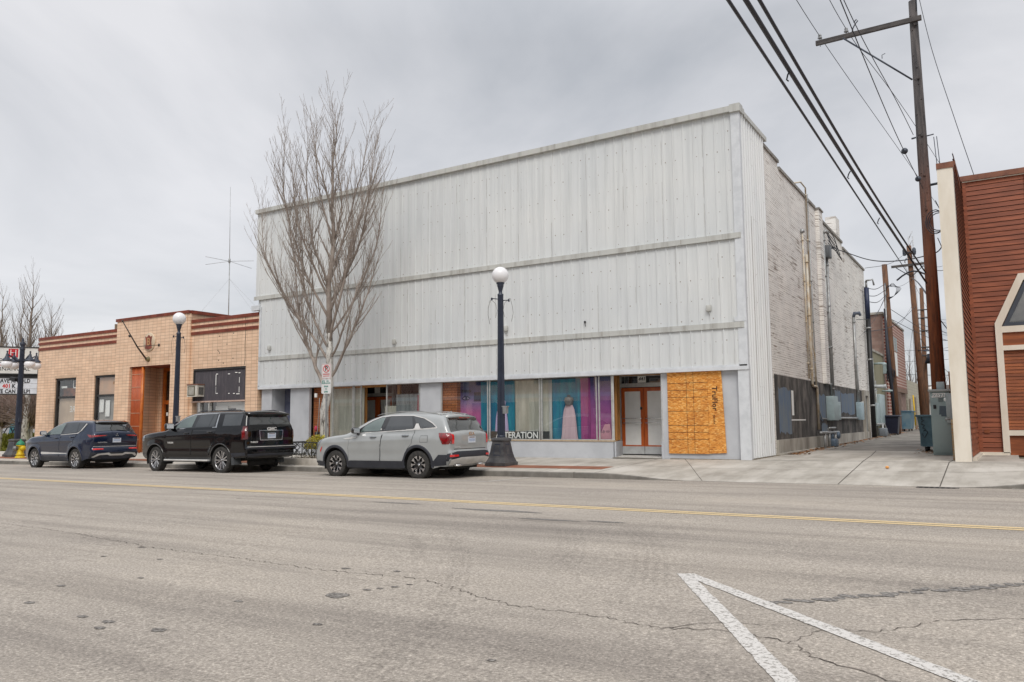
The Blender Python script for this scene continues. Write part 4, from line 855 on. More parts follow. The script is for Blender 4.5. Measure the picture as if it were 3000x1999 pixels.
b = MB(); sbox(b, AL_, AR_, 5.64, 5.70, -.15, .03); sbox(b, AL_, AR_, 4.15, 4.21, -.15, .03); sbox(b, AR_ - .05, AR_, 4.21, 5.64, -.15, .03); sbox(b, AL_, AL_ + .05, 4.21, 5.64, -.15, .03)
sbox(b, AL_, AR_, 3.96, 4.0, -.15, .03); sbox(b, AL_, AR_, 3.04, 3.09, -.15, .03); sbox(b, AR_ - .03, AR_, 3.09, 3.96, -.15, .03)
sbox(b, AL_, AR_, 4.0, 4.15, -.1, -.08)
b.build('sign_frame', M_frame, SG)
b = MB()
for k in range(3): sbox(b, AL_ + .03, AR_ - .03, 3.10 + k * .288, 3.375 + k * .288, -.1, .004)
b.build('letter_board', mat('letter board', (.70, .73, .78), .4), SG)
b = MB(); sbox(b, -2.78, -2.32, 5.10, 5.575, 0, .01, 0); put_text(b, 'H', .50, sp_(-2.55, 5.34, .014), sr, su, 1, extrude=.002, bold=-.008); b.build('logo', [mat('sign red', (.55, .02, .03), .5), M_paper], SG)
M_let = mat('black lettering', (.02, .02, .022), .5); M_red = mat('red lettering', (.55, .03, .02), .5)
b = MB(); put_text(b, 'HERNANDEZ', .345, sp_(-2.43, 4.90, .006), sr, su, 0, extrude=.002, wx=1.0, spacing=1.06); sbox(b, -3.42, -1.39, 4.645, 4.668, .001, .008, 1); put_text(b, 'FINANCIAL', .29, sp_(-2.50, 4.45, .006), sr, su, 0, extrude=.002, wx=1.05, spacing=1.06); b.build('sign_lettering', [M_let, M_red], SG)
b = MB()
for body, z, cx, mi, wxx in (('HAVE AN OLD', 3.80, -2.46, 0, .78), ('WE CAN HELP!', 3.22, -2.47, 0, .78)): put_text(b, body, .285, sp_(cx, z, .010), sr, su, mi, extrude=.002, bold=.012, wx=wxx, spacing=1.12)
put_text(b, '401', .285, sp_(-2.78, 3.51, .010), sr, su, 1, extrude=.002, bold=.012, wx=.85, spacing=1.1); put_text(b, 'K', .285, sp_(-2.45, 3.51, .010), sr, su, 0, extrude=.002, bold=.012, wx=.85)
b.build('changeable_letters', [M_let, M_red], SG)
b = MB(); b.tube([sp_(-2.22, -.6, -.06), sp_(-2.22, 4.2, -.06)], .07, 8); b.build('sign_pole', M_post, SG)
b = MB(); 
for a in (-3.3, -2.2, -1.6): b.tube([sp_(a, 5.7, 0), sp_(a, 5.76, 0), sp_(a + .12, 5.76, 0)], .01, 4)
b.build('top_hook', M_frame, SG)

# lawn, low wall, far mural wall, shrubs
tag(sheet('lawn', [-74, -66, -60, -52, -46.5], [24.2, 26, 29, 32, 38], lambda x, y: z_land(x, y) + .12, mat('winter lawn', (.28, .30, .04), .95, (.38, .36, .06), 3, bmp=.6, bs=60)), kind='structure')
b = MB(); b.box(-76, -45.2, 23.9, 24.15, -.8, -.30); b.box(-76, -45.2, 22.2, 22.4, -.85, -.36); tag(b.build('low_kerb', M_walk), kind='structure')
hz = lambda x: -.36
def leafball(name, c, r, n, m, label, cat='shrub', group=None, sz=(1, 1, 1), leaf=.05):
    b = MB()
    for i in range(n):
        d = Vector((random.gauss(0, 1), random.gauss(0, 1), random.gauss(0, 1))).normalized() * (random.random() ** .4)
        p = Vector((c[0] + d.x * r * sz[0], c[1] + d.y * r * sz[1], c[2] + abs(d.z) * r * sz[2])); s = leaf * random.uniform(.5, 1.2)
        a = Vector((random.gauss(0, 1), random.gauss(0, 1), random.gauss(0, 1))).normalized(); q = a.cross(Vector((.3, .5, .8))).normalized()
        b.add([p - a * s, p + q * s * .6, p + a * s, p - q * s * .6], [(0, 1, 2, 3)])
    return tag(b.build(name, m, origin=(c[0], c[1], c[2]), fixn=False), label, cat, group)
b = MB()
for i in range(9000):
    x = random.uniform(-67, -51); y = random.uniform(26.2, 27.4); z = z_land(x, y) + .12 + random.random() * 1.1; s = random.uniform(.07, .16); a = random.random() * 6
    b.add([(x, y, z), (x + s * cos(a), y + s * sin(a), z + .03), (x + .3 * s, y, z + s * 1.4)], [(0, 1, 2)])
tag(b.build('hedge', mat('winter hedge', (.22, .24, .04), .9, (.30, .28, .06), 3), origin=(-58, 28.5, -.3), fixn=False), 'low yellowish green hedge behind the five globe street lamp', 'hedge')
MW = thing('mural_building', (-85, 40, -.3), 'low grey building with a blue and magenta mural, far left beyond the lawn', 'building')
b = MB(); b.box(-104, -66, 40, 46, -1.2, 3.1); b.build('wall', mat('grey rendered wall', (.42, .42, .43), .85, (.35, .35, .37), .7), MW)
b = MB(); b.box(-104, -66, 39.9, 46.1, 3.1, 6.4); b.build('upper_wall', mat('red brown wall', (.24, .11, .08), .85, (.17, .08, .06), .7), MW)
def mural(cx, pts, mi, b): b.prism([(cx + p, q) for p, q in pts], lambda p, q, t: (p, t, q), 39.96, 39.99, mi)
b = MB(); mural(-80.6, [(-.5, .2), (.4, .2), (.3, 1.2), (.7, 2.3), (.1, 2.0), (-.3, 1.3)], 3, b); mural(-80.1, [(-.4, 1.3), (.3, 1.5), (.7, 2.5), (.2, 2.6), (-.3, 2.2)], 0, b); mural(-80.8, [(-.5, .9), (-.1, .8), (.2, 1.9), (-.3, 1.6)], 2, b); mural(-80.2, [(-.2, .2), (.1, .2), (.1, 1.2), (-.15, 1.0)], 1, b); mural(-83.6, [(-.7, .2), (.5, .2), (.5, 1.9), (-.3, 2.0)], 3, b)
b.each('mural', [mat('mural blue', (.02, .09, .45), .6), mat('mural violet', (.22, .03, .38), .6), mat('mural magenta', (.45, .03, .2), .6), mat('mural teal', (.05, .18, .22), .6)], MW)
t = thing('picnic_table', (-75.4, 36, -.5), 'dark picnic table standing on the grass in front of the mural', 'picnic table')
b = MB(); b.box(-76.4, -74.6, 35.7, 36.5, 1.15, 1.22); b.build('table_top', M_black, t)
b = MB(); b.box(-76.9, -75.2, 35.0, 35.3, .82, .88); b.box(-76.4, -74.6, 36.9, 37.2, .82, .88); b.build('bench', M_black, t)
b = MB(); [b.tube([(x, 35.1, -.5), (x, 36.0, 1.15)], .05, 5) for x in (-76.2, -74.8)]; [b.tube([(x, 37.1, -.5), (x, 36.3, 1.15)], .05, 5) for x in (-76.2, -74.8)]; b.build('leg_frame', M_black, t)

# ------------------------------------------------------------------ street lamps
M_globe = mat('opal globe', (.80, .79, .80), .25, (.78, .77, .78)); 
def fluted(mb, c, z0, z1, r0, r1, n=48):
    vs = []
    for z, r in ((z0, r0), (z1, r1)):
        for k in range(n): q = 2 * pi * k / n; rr = r * (1 + (.06 if k % 3 else -.08)); vs.append((c[0] + rr * cos(q), c[1] + rr * sin(q), z))
    mb.add(vs, [(k, (k + 1) % n, n + (k + 1) % n, n + k) for k in range(n)], 0, False)
def pedestal(root, c, z0, h, w0, w1):
    b = MB(); r2 = sqrt(2)
    prof = [(w0 * 1.0, 0), (w0 * 1.0, .10), (w0 * .93, .11), (w0 * .80, .22), (w0 * .68, .38), (w1 * 1.06, .60 * h / .77), (w1, h - .12), (w1 * 1.1, h - .10), (w1 * 1.14, h - .06), (w1 * 1.05, h - .02), (w1 * .7, h)]
    b.lathe([(r * r2, z0 + z) for r, z in prof], (c[0], c[1], 0), 4, 0, False, rot=pi / 4)
    b.build('pedestal', mat('cast pedestal', (.040, .040, .045), .5, (.12, .115, .11), 3, (.4, .75)), root)
    b = MB()   # raised panels on each face
    for k in range(4):
        M = Matrix.Rotation(k * pi / 2, 3, 'Z')
        lo, hi = w0 * .70, w1 * 1.02
        for (a0, a1, z_a, z_b) in ((-.55, -.45, .28, h - .2), (.45, .55, .28, h - .2)):
            P = [(a0 * lo, -lo * 1.06, z_a), (a1 * lo, -lo * 1.06, z_a), (a1 * hi * .8, -hi - .012, z_b), (a0 * hi * .8, -hi - .012, z_b)]
            b.add([M @ Vector(p) + Vector((c[0], c[1], z0)) for p in P], [(0, 1, 2, 3)])
        for z_a, f in ((.28, lo), (h - .2, hi)):
            P = [(-.5 * f, -f * 1.06 - .004, z_a), (.5 * f, -f * 1.06 - .004, z_a), (.48 * f, -f * 1.04 - .006, z_a + .025), (-.48 * f, -f * 1.04 - .006, z_a + .025)]
            b.add([M @ Vector(p) + Vector((c[0], c[1], z0)) for p in P], [(0, 1, 2, 3)])
    b.build('pedestal_moulding', M_post, root, fixn=False)
def globe_lamp(c, z0, label, arms=True):
    t = thing('street_lamp', (c[0], c[1], z0), label, 'street lamp', 'single globe street lamps along the pavement')
    pedestal(t, c, z0, .77, .33, .18)
    b = MB(); fluted(b, c, z0 + .75, z0 + 4.72, .105, .075); b.build('shaft', M_post, t, fixn=False)
    b = MB(); b.lathe([(.085, 4.72), (.085, 4.76), (.05, 4.79), (.052, 4.84), (.085, 4.98), (.10, 5.0), (.08, 5.02), (.11, 5.05), (.115, 5.09), (.09, 5.10)], (c[0], c[1], z0), 20); b.lathe([(.12, .75), (.125, .80), (.11, .83)], (c[0], c[1], z0), 16); b.build('capital', M_post, t)
    b = MB(); b.sphere((c[0], c[1], z0 + 5.30), .238, 28); b.build('globe', M_globe, t)
    b = MB(); b.tube([(c[0] - .02, c[1], z0 + 4.62), (c[0] - .27, c[1] - .03, z0 + 4.66)], .014, 6); b.tube([(c[0] + .05, c[1], z0 + 4.58), (c[0] + .26, c[1] + .02, z0 + 4.57)], .014, 6); b.box(c[0] - .29, c[0] - .255, c[1] - .05, c[1] - .01, z0 + 4.61, z0 + 4.68); b.box(c[0] + .245, c[0] + .28, c[1], c[1] + .04, z0 + 4.53, z0 + 4.60); b.build('banner_arm', M_post, t)
    b = MB()
    for s_, h in ((-1, .62), (1, .60)):
        x = c[0] + s_ * .27
        b.tube([(x, c[1], z0 + 4.62), (x + s_ * .07, c[1] - .02, z0 + 4.6), (x + s_ * .13, c[1] - .02, z0 + 4.4), (x + s_ * .15, c[1], z0 + 4.2), (x + s_ * .09, c[1], z0 + 4.62 - h * 1.1)], .006, 4)
        b.tube([(x, c[1], z0 + 4.6), (x - s_ * .12, c[1] - .02, z0 + 4.5), (x - s_ * .17, c[1] - .02, z0 + 4.3), (x - s_ * .12, c[1] - .03, z0 + 4.1)], .005, 4)
    b.build('loose_wire', M_iron, t)
    b = MB(); b.box(c[0] + .07, c[0] + .20, c[1] - .06, c[1] + .05, z0 + 1.42, z0 + 1.60); b.box(c[0] + .06, c[0] + .22, c[1] - .07, c[1] + .06, z0 + 1.60, z0 + 1.63); b.build('outlet_box', M_galv, t)
    return t
lampA = (-11.84, 18.30); z = z_walk(*lampA); globe_lamp(lampA, z, 'dark fluted lamp post with white globe in front of the shop windows')
lampB = (-26.34, 18.30); z = z_walk(*lampB); globe_lamp(lampB, z, 'dark lamp post with white globe in front of the cream tiled building')
LP = (-38.6, 18.7); z0 = z_walk(*LP)
t = thing('street_lamp', (LP[0], LP[1], z0), 'ornate dark lamp post with hanging globes beside the fire hydrant', 'street lamp')
pedestal(t, LP, z0, .80, .42, .24)
b = MB(); fluted(b, LP, z0 + .78, z0 + 4.9, .13, .095); b.build('shaft', M_post, t, fixn=False)
b = MB(); b.lathe([(.10, 4.9), (.13, 4.95), (.06, 5.02), (.11, 5.12), (.13, 5.2), (.04, 5.3), (.055, 5.36), (.001, 5.5)], (LP[0], LP[1], z0), 16); b.build('finial', M_post, t)
for k, a in enumerate((89, -1, -91, 179)):
    q = radians(a + 4); d = Vector((cos(q), sin(q), 0)); p0 = Vector((LP[0], LP[1], z0 + 4.35)); pe = p0 + d * .66 + Vector((0, 0, .22))
    b = MB(); b.tube([p0, p0 + d * .25 + Vector((0, 0, .05)), p0 + d * .5 + Vector((0, 0, .24)), p0 + d * .68 + Vector((0, 0, .32)), pe], [.04, .035, .03, .03, .04], 8); ar = b.build('lamp_arm', M_post, t)
    b = MB(); b.lathe([(.02, .25), (.045, .2), (.02, .16), (.05, .10), (.07, .0), (.12, -.10), (.21, -.17), (.22, -.20)], pe, 18); b.build('shade', M_post, ar)
    b = MB(); b.sphere(pe - Vector((0, 0, .36)), .23, 22, sz=.85); b.build('globe', M_globe, ar)
b = MB(); b.obox((LP[0] - .45, LP[1] - .1, z0 + 3.55), (.5, .14, .16), Matrix.Rotation(.15, 3, 'Y')); b.tube([(LP[0] - .3, LP[1], z0 + 3.5), (LP[0], LP[1], z0 + 3.5)], .025, 5); b.build('camera_housing', M_black, t)
b = MB(); b.box(LP[0] + .06, LP[0] + .2, LP[1] - .07, LP[1] + .05, z0 + 1.55, z0 + 1.75); b.build('outlet_box', M_post, t)
# hydrant
hx, hy = -37.05, 18.1; z0 = z_walk(hx, hy); M_hy = mat('yellow hydrant paint', (.72, .52, .01), .5, (.60, .42, .01), 6); M_hg = mat('green hydrant paint', (.02, .22, .11), .5, (.015, .16, .08), 6); M_hs = mat('steel cap', (.2, .2, .19), .5, metal=.5)
t = thing('fire_hydrant', (hx, hy, z0), 'yellow fire hydrant with a green bonnet at the kerb on the far left', 'fire hydrant')
b = MB(); b.lathe([(.20, 0), (.20, .05), (.15, .06), (.15, .12), (.17, .13), (.17, .17), (.14, .19), (.14, .52), (.17, .53), (.17, .56), (.13, .57)], (hx, hy, z0), 20)
for k in range(8): b.lathe([(.018, .05), (.018, .08), (.001, .085)], (hx + .175 * cos(k * pi / 4), hy + .175 * sin(k * pi / 4), z0), 6)
b.build('barrel', M_hy, t)
b = MB(); b.lathe([(.18, .57), (.18, .60), (.15, .66), (.10, .72), (.045, .75), (.04, .82), (.001, .83)], (hx, hy, z0), 20); b.build('bonnet', M_hg, t)
b = MB(); b.lathe([(.09, -.12), (.09, -.20), (.115, -.21), (.115, -.27), (.04, -.28), (.04, -.31), (.001, -.31)], (hx, hy, z0 + .42), 14, axis='Y'); b.build('hose_outlet', M_hs, t)
b = MB(); b.lathe([(.07, .12), (.07, .2), (.085, .21), (.085, .23), (.001, .24)], (hx, hy, z0 + .42), 14, axis='Y'); b.build('side_outlet', M_hy, t)
b = MB(); b.lathe([(.09, .12), (.09, .2), (.11, .21), (.11, .25), (.001, .26)], (hx, hy, z0 + .42), 14, axis='X'); b.build('pumper_outlet', M_hy, t)

# ------------------------------------------------------------------ tree, planter, sign
PX0, PX1, PY0, PY1 = -19.75, -16.6, 17.45, 19.3; pz = z_walk(-18.5, 17.5)
pl = thing('planter', (-18.2, 18.3, pz), 'low concrete planter edged with dark looped iron fencing around the street tree', 'planter')
b = MB()
b.bev(PX0, PX1, PY0, PY0 + .16, pz - .1, pz + .20, .02); b.bev(PX0, PX1, PY1 - .16, PY1, pz - .1, pz + .22, .02); b.bev(PX0, PX0 + .16, PY0 + .16, PY1 - .16, pz - .1, pz + .2, .02); b.bev(PX1 - .16, PX1, PY0 + .16, PY1 - .16, pz - .1, pz + .2, .02)
b.build('planter_kerb', M_walk, pl)
b = MB(); b.box(PX0 + .15, PX1 - .15, PY0 + .15, PY1 - .15, pz, pz + .16); b.build('soil', M_soil, pl)
def scroll_fence(p, q, zb_, zt, name='fence_panel'):
    b = MB(); p = Vector((*p, 0)); q = Vector((*q, 0)); Ln = (q - p).length; d = (q - p).normalized(); n = int(round(Ln / .42)); pit = Ln / n
    U = Vector((0, 0, 1)); at_ = lambda a, z: p + d * a + U * z
    b.tube([at_(0, zt), at_(Ln, zt)], .017, 6); b.tube([at_(0, zb_ + .06), at_(Ln, zb_ + .06)], .012, 6)
    for i in range(n + 1): b.tube([at_(i * pit, zb_ - .05), at_(i * pit, zt)], .012, 6)
    h = zt - zb_ - .08
    for i in range(n):
        a0 = i * pit
        for s_ in (0, 1):
            for o_ in (0, .5):
                pts = []
                for k in range(17):
                    u = k / 16; x = a0 + pit * (.5 * o_ + .25 + .25 * sin(2 * pi * u + (pi if s_ else 0) + o_ * 2.2)); pts.append(at_(min(max(x, a0), a0 + pit), zb_ + .07 + h * u))
                b.tube(pts, .0085, 5)
        for k in range(3):
            cc = at_(a0 + pit * (.2 + .3 * k), zb_ + .07 + h * (.25 if k % 2 else .7)); pts = [cc + d * .05 * cos(w_) + U * .05 * sin(w_) for w_ in rng(0, 2 * pi, 10)]; b.tube(pts, .007, 4, cap=False)
    b.build(name, M_ironf, pl)
M_ironf = mat('weathered iron fence', (.035, .037, .035), .5, (.09, .09, .08), 20, metal=.4)
zf0 = pz + .24; 
scroll_fence((PX0 + .05, PY0 + .1), (PX1, PY0 + .1), zf0, zf0 + .45); scroll_fence((PX0 + .05, PY0 + .1), (PX0 + .05, PY1 - .1), zf0, zf0 + .45); scroll_fence((PX0 + .05, PY1 - .1), (PX1, PY1 - .1), zf0, zf0 + .45)
M_euo = mat('yellow green foliage', (.62, .52, .06), .75, (.34, .32, .05), 9, (.35, .65))
leafball('shrub', (-18.5, 17.95, pz + .48), .40, 3200, M_euo, 'round yellow green shrub growing inside the planter fence', sz=(1.35, 1.0, 1.15), leaf=.03)
b = MB()
for i in range(1500):
    x = random.uniform(PX0 + .2, PX1 - .2); y = random.uniform(PY0 + .2, PY1 - .2); z = pz + .16 + random.random() * .22; s = random.uniform(.015, .04); a = random.random() * 6
    b.add([(x, y, z), (x + s * cos(a), y + s * sin(a), z + .02), (x + .4 * s, y, z + s)], [(0, 1, 2)])
tag(b.build('ground_cover', mat('dry ground cover', (.20, .17, .07), .9, (.10, .09, .045), 20), origin=(-18, 18.3, pz), fixn=False), 'dry mixed ground cover filling the planter', 'ground cover', kind='stuff')

def m_bark():
    m, nt, P, LK = mk('grey bark'); P.inputs['Roughness'].default_value = .9
    c = ramp(nt, noise(nt, coords(nt, (6, 6, 1.6)), 2.2, 6, .65), [(.36, (.06, .05, .042)), (.43, (.26, .24, .215)), (.52, (.52, .50, .46)), (.8, (.62, .60, .56))])
    LK(c, P.inputs['Base Color']); bump(nt, P, noise(nt, coords(nt, (8, 8, 2)), 6, 4), .5, .02); return m
M_bark = m_bark(); M_twig = mat('twig bark', (.23, .185, .155), .9, (.36, .31, .27), 3)
def bare_tree(root, x, y, z0, H, rb, seed, limbs, spread=1.0, twm=None, fork=2.0, detail=1.0, trunk_m=None):
    """upright vase-shaped bare tree: trunk, limbs that sweep out then climb, and dense steep twigs"""
    rnd = random.Random(seed); tb = MB(); cb_ = MB()
    def wav(p0, p1, n, a): 
        P = []
        for i in range(n + 1):
            t = i / n; P.append(p0.lerp(p1, t) + Vector((rnd.gauss(0, a), rnd.gauss(0, a), 0)) * (1 if 0 < i < n else 0))
        return P
    top = Vector((x + .15, y, z0 + H)); P = wav(Vector((x, y, z0 - .1)), top, 14, .05 * H / 10)
    rr = [rb * (1.25 if i == 0 else (1 - i / 14.5) ** .95) for i in range(15)]
    tb.tube(P[:6], rr[:6], 10); cb_.tube(P[5:], rr[5:], 7)
    segs = [(P[i], P[i + 1], rr[i]) for i in range(5, 14)]
    def grow(p, d, length, r, depth):
        n = max(3, int(length / .32)); pts = [p]; rs = [r]; v = d.normalized(); q = p.copy()
        for i in range(n):
            up = (.082, .17, .25)[min(depth, 2)]
            v = (v + Vector((rnd.gauss(0, .075), rnd.gauss(0, .075), up))).normalized(); q = q + v * (length / n); pts.append(q.copy()); rs.append(max(r * (1 - (i + 1) / (n + .6)) ** .85, .0035))
        (cb_).tube(pts, rs, 5 if depth < 2 else 3, cap=False, smooth=depth < 2)
        if depth < 3:
            step = {0: .19, 1: .20, 2: .30}[depth] / detail; L_ = 0
            k = int(length / step)
            for j in range(k):
                t = .16 + .82 * (j + rnd.random() * .7) / k; t = min(t, .98); i = min(int(t * n), n - 1); pp = pts[i].lerp(pts[i + 1], t * n - i); dd = (pts[i + 1] - pts[i]).normalized()
                a = rnd.random() * 2 * pi; o = Vector((cos(a), sin(a), 0)); nd = (dd * 1.0 + o * rnd.uniform(.5, .85) + Vector((0, 0, .22)))
                nl = {0: .42, 1: .40, 2: .45}[depth] * length * (1 - t * .62) * rnd.uniform(.55, 1.15)
                if nl > .16: grow(pp, nd, min(nl, 2.6), max(rs[i] * .48, .0035), depth + 1)
    for (hz_, az, ln, lean, r) in limbs:
        t = (hz_ / H); i = min(int((t * H + .1) / (H + .1) * 14), 13); f = ((t * H + .1) / (H + .1) * 14) - i; pp = P[i].lerp(P[i + 1], f)
        q = radians(az); grow(pp, Vector((cos(q) * lean, sin(q) * lean, .9)), ln * H / 13, r * .82, 0)
    for a, c_, r in segs[1:]:
        for _ in range(int(5 * detail)):
            q = rnd.random() * 2 * pi; pp = a.lerp(c_, rnd.random()); grow(pp, Vector((cos(q) * .6, sin(q) * .6, .8)), rnd.uniform(.8, 1.9), r * .35, 1)
    tb.build('trunk', trunk_m or M_bark, root); cb_.build('crown', twm or M_twig, root, fixn=False)
tz = pz + .15
tr = thing('street_tree', (-18.62, 18.4, tz), 'tall bare street tree with pale flaking bark behind the parking sign', 'tree')
LB = [(2.15, 186, 7.0, .95, .085), (2.55, 8, 5.4, 1.0, .065), (3.1, 172, 7.6, .95, .06), (3.2, 355, 4.6, .9, .05), (3.5, 215, 7.0, .8, .055), (3.7, 335, 7.4, .75, .06), (4.0, 40, 6.8, .7, .05), (4.5, 190, 7.4, .5, .06), (4.7, 350, 7.2, .48, .06), (5.0, 95, 6.0, .55, .045), (5.2, 265, 6.0, .55, .05), (5.7, 170, 6.6, .36, .05), (6.0, 10, 6.2, .38, .05), (6.8, 220, 5.4, .3, .04), (7.1, 60, 5.2, .3, .04), (7.6, 300, 4.6, .3, .035), (8.3, 130, 4.2, .3, .03)]
bare_tree(tr, -18.62, 18.4, tz, 11.5, .155, 5, LB, detail=1.0)
b = MB(); b.tube([(-18.83, 18.28, tz + 1.95), (-18.80, 18.24, tz + 1.7), (-18.84, 18.22, tz + .9), (-19.0, 18.1, tz + .2)], .012, 5); tag(b.build('hose', M_galv, origin=(-18.9, 18.2, tz)), 'thin pale cable hanging from the lowest fork of the street tree', 'cable')
b = MB(); b.box(-18.96, -18.90, 18.18, 18.24, tz + 1.97, tz + 2.1); tag(b.build('branch_stub', M_paper, origin=(-18.9, 18.2, tz + 2)), 'pale bundle tied at the lowest fork of the street tree', 'bundle')  # small pale box standing for a branch stub
# left background trees
GL = 'bare trees behind the business sign'
for i, (x, y, H, lab, sd_) in enumerate(((-51.2, 25.2, 10.6, 'bare pale trunked tree directly behind the business sign', 3), (-64, 29.4, 11.5, 'bare tree left of the business sign top, at the picture edge', 4), (-51.8, 26.7, 8.6, 'small bare tree just left of the leaning wooden post', 6))):
    t = thing('bare_tree', (x, y, -.35), lab, 'tree', GL)
    bare_tree(t, x, y, -.35, H, .24, sd_, [(1.5 + .35 * k, 70 * k + 20, 5.5 + (k % 3), .75 - .05 * k, .06) for k in range(10)], detail=.95, twm=mat('pale twig %d' % i, (.24, .19, .155), .9, (.14, .11, .09), 3))
for i, (x, y, r, lab) in enumerate(((-51.3, 25.6, 2.9, 'dense bare branches below the letter board, right of the lamp post'), (-54.6, 25.4, 3.1, 'dense bare branches at the left picture edge below the sign'))):
    t = thing('bare_shrub', (x, y, -.35), lab, 'shrub', 'twiggy shrubs under the business sign'); rnd = random.Random(40 + i); b = MB(); s = MB()
    s.tube([(x, y, -.5), (x + .05, y, 1.6)], [.14, .11], 7); s.build('stem', M_bark, t)
    for k in range(330):
        a = rnd.random() * 6.28; el = rnd.uniform(.35, 1.45); L_ = r * rnd.uniform(.6, 1.25); p = Vector((x, y, rnd.uniform(1.1, 1.7))); d = Vector((cos(a) * cos(el), sin(a) * cos(el), sin(el)))
        P = [p]; 
        for j in range(5): d = (d + Vector((rnd.gauss(0, .18), rnd.gauss(0, .18), rnd.gauss(0, .15)))).normalized(); P.append(P[-1] + d * L_ / 5)
        b.tube(P, [.028, .022, .016, .012, .009, .005], 4, cap=False)
    b.build('branches', mat('pale shrub twig %d' % i, (.30, .22, .19), .9, (.16, .12, .10), 3), t, fixn=False)
# parking sign
sx, sy = -17.68, 17.45
t = thing('parking_sign', (sx, sy, pz), 'no parking sign above a two hour parking sign on a steel post', 'street sign')
b = MB(); b.box(sx - .025, sx + .025, sy - .02, sy + .02, pz, 3.2); b.build('post', M_galv, t)
M_sw = mat('sign white', (.68, .68, .67), .4, (.62, .62, .61)); M_sr = mat('sign red', (.58, .03, .03), .4); M_sg = mat('sign green', (.03, .22, .18), .4)
rr_ = Vector((1, .18, 0)).normalized()
def splate(z0, z1, w_, name, mats, deco):
    b = MB(); c = Vector((sx + .02, sy - .04, (z0 + z1) / 2)); n = rr_.cross(Vector((0, 0, 1)))
    def P(a, z, d): return c + rr_ * a + Vector((0, 0, z)) + n * d
    h = (z1 - z0) / 2; vs = []
    o = [(-w_ + .03, -h), (w_ - .03, -h), (w_, -h + .03), (w_, h - .03), (w_ - .03, h), (-w_ + .03, h), (-w_, h - .03), (-w_, -h + .03)]
    b.add([P(a, z, d) for d in (0, .006) for a, z in o], [tuple(range(8)), tuple(range(15, 7, -1))] + [(i, (i + 1) % 8, 8 + (i + 1) % 8, 8 + i) for i in range(8)], 0)
    deco(b, P, c, n, h); b.build(name, mats, t, fixn=False)
def line(b, P, a0, z0, a1, z1, w_, mi, d):
    v = Vector((a1 - a0, z1 - z0)).normalized(); q = Vector((-v.y, v.x)) * w_ / 2
    b.add([P(a0 + q.x, z0 + q.y, d), P(a1 + q.x, z1 + q.y, d), P(a1 - q.x, z1 - q.y, d), P(a0 - q.x, z0 - q.y, d)], [(0, 1, 2, 3)], mi)
def d1(b, P, c, n, h):
    put_text(b, 'P', .20, P(0, .075, .008), rr_, (0, 0, 1), 2, extrude=.0005, bold=.006)
    R_ = .12; vs = []
    for k in range(28):
        q = 2 * pi * k / 28; vs += [P(R_ * cos(q), .075 + R_ * sin(q), .0095), P((R_ - .024) * cos(q), .075 + (R_ - .024) * sin(q), .0095)]
    b.add(vs, [(2 * k, 2 * k + 1, (2 * k + 3) % 56, (2 * k + 2) % 56) for k in range(28)], 1)
    line(b, P, -.08, .155, .08, -.005, .024, 1, .0098)
    for z in (-.09, -.15): line(b, P, -.12, z, .12, z, .028 if z > -.1 else .02, 1, .0095)
    for a in (-.158, .158): line(b, P, a, -h + .02, a, h - .02, .006, 1, .0095)
    for z in (-h + .015, h - .015): line(b, P, -.15, z, .15, z, .006, 1, .0095)
splate(2.72, 3.18, .17, 'no_parking_plate', [M_sw, M_sr, M_black], d1)
def d2(b, P, c, n, h):
    b.add([P(-.15, .08, .008), P(-.06, .08, .008), P(-.06, .19, .008), P(-.15, .19, .008)], [(0, 1, 2, 3)], 1)
    put_text(b, '2', .11, P(-.105, .135, .010), rr_, (0, 0, 1), 0, extrude=.0005, bold=.003)
    put_text(b, 'HR', .065, P(.05, .16, .009), rr_, (0, 0, 1), 1, extrude=.0005, bold=.002); put_text(b, 'PARKING', .052, P(.045, .10, .009), rr_, (0, 0, 1), 1, extrude=.0005, bold=.002)
    put_text(b, '8AM', .075, P(0, .0, .009), rr_, (0, 0, 1), 1, extrude=.0005, bold=.002); put_text(b, 'TO', .055, P(0, -.08, .009), rr_, (0, 0, 1), 1, extrude=.0005, bold=.002); put_text(b, '6PM', .075, P(0, -.165, .009), rr_, (0, 0, 1), 1, extrude=.0005, bold=.002)
splate(2.26, 2.70, .17, 'two_hour_plate', [M_sw, M_sg], d2)
# ------------------------------------------------------------------ parked cars (local x along the car, nose at -x, left side at -y)
def paint(name, c, metal=.0, rough=.28, coat=1.0, spec=.5):
    m, nt, P, LK = mk(name); P.inputs['Metallic'].default_value = metal; P.inputs['Roughness'].default_value = rough; P.inputs['Coat Weight'].default_value = coat; P.inputs['Coat Roughness'].default_value = .025; P.inputs['Specular IOR Level'].default_value = spec
    d = tuple(x * .9 for x in c)
    LK(ramp(nt, noise(nt, coords(nt), 2.5, 4), [(.35, c), (.7, d)]), P.inputs['Base Color'])
    # road film towards the sills
    s = N(nt, 'ShaderNodeSeparateXYZ'); LK(coords(nt), s.inputs[0]); a = N(nt, 'ShaderNodeMath', operation='MULTIPLY_ADD'); LK(noise(nt, coords(nt), 7, 4), a.inputs[0]); a.inputs[1].default_value = .25; LK(s.outputs[2], a.inputs[2])
    LK(ramp(nt, a.outputs[0], [(.38, (rough + .08,) * 3), (.62, (rough,) * 3)]), P.inputs['Roughness']); return m
M_cglass = mat('tinted car glass', (.022, .026, .028), .03, (.03, .034, .036), spec=.9, coat=1)
M_cglass2 = mat('clear car glass', (.13, .17, .16), .03, (.09, .12, .115), 1.2, spec=.9, coat=1)
M_gap = mat('panel gap', (.01, .01, .011), .9, (.012, .012, .013))
M_plastic = mat('dark trim plastic', (.022, .025, .034), .5, (.03, .033, .042), 6)
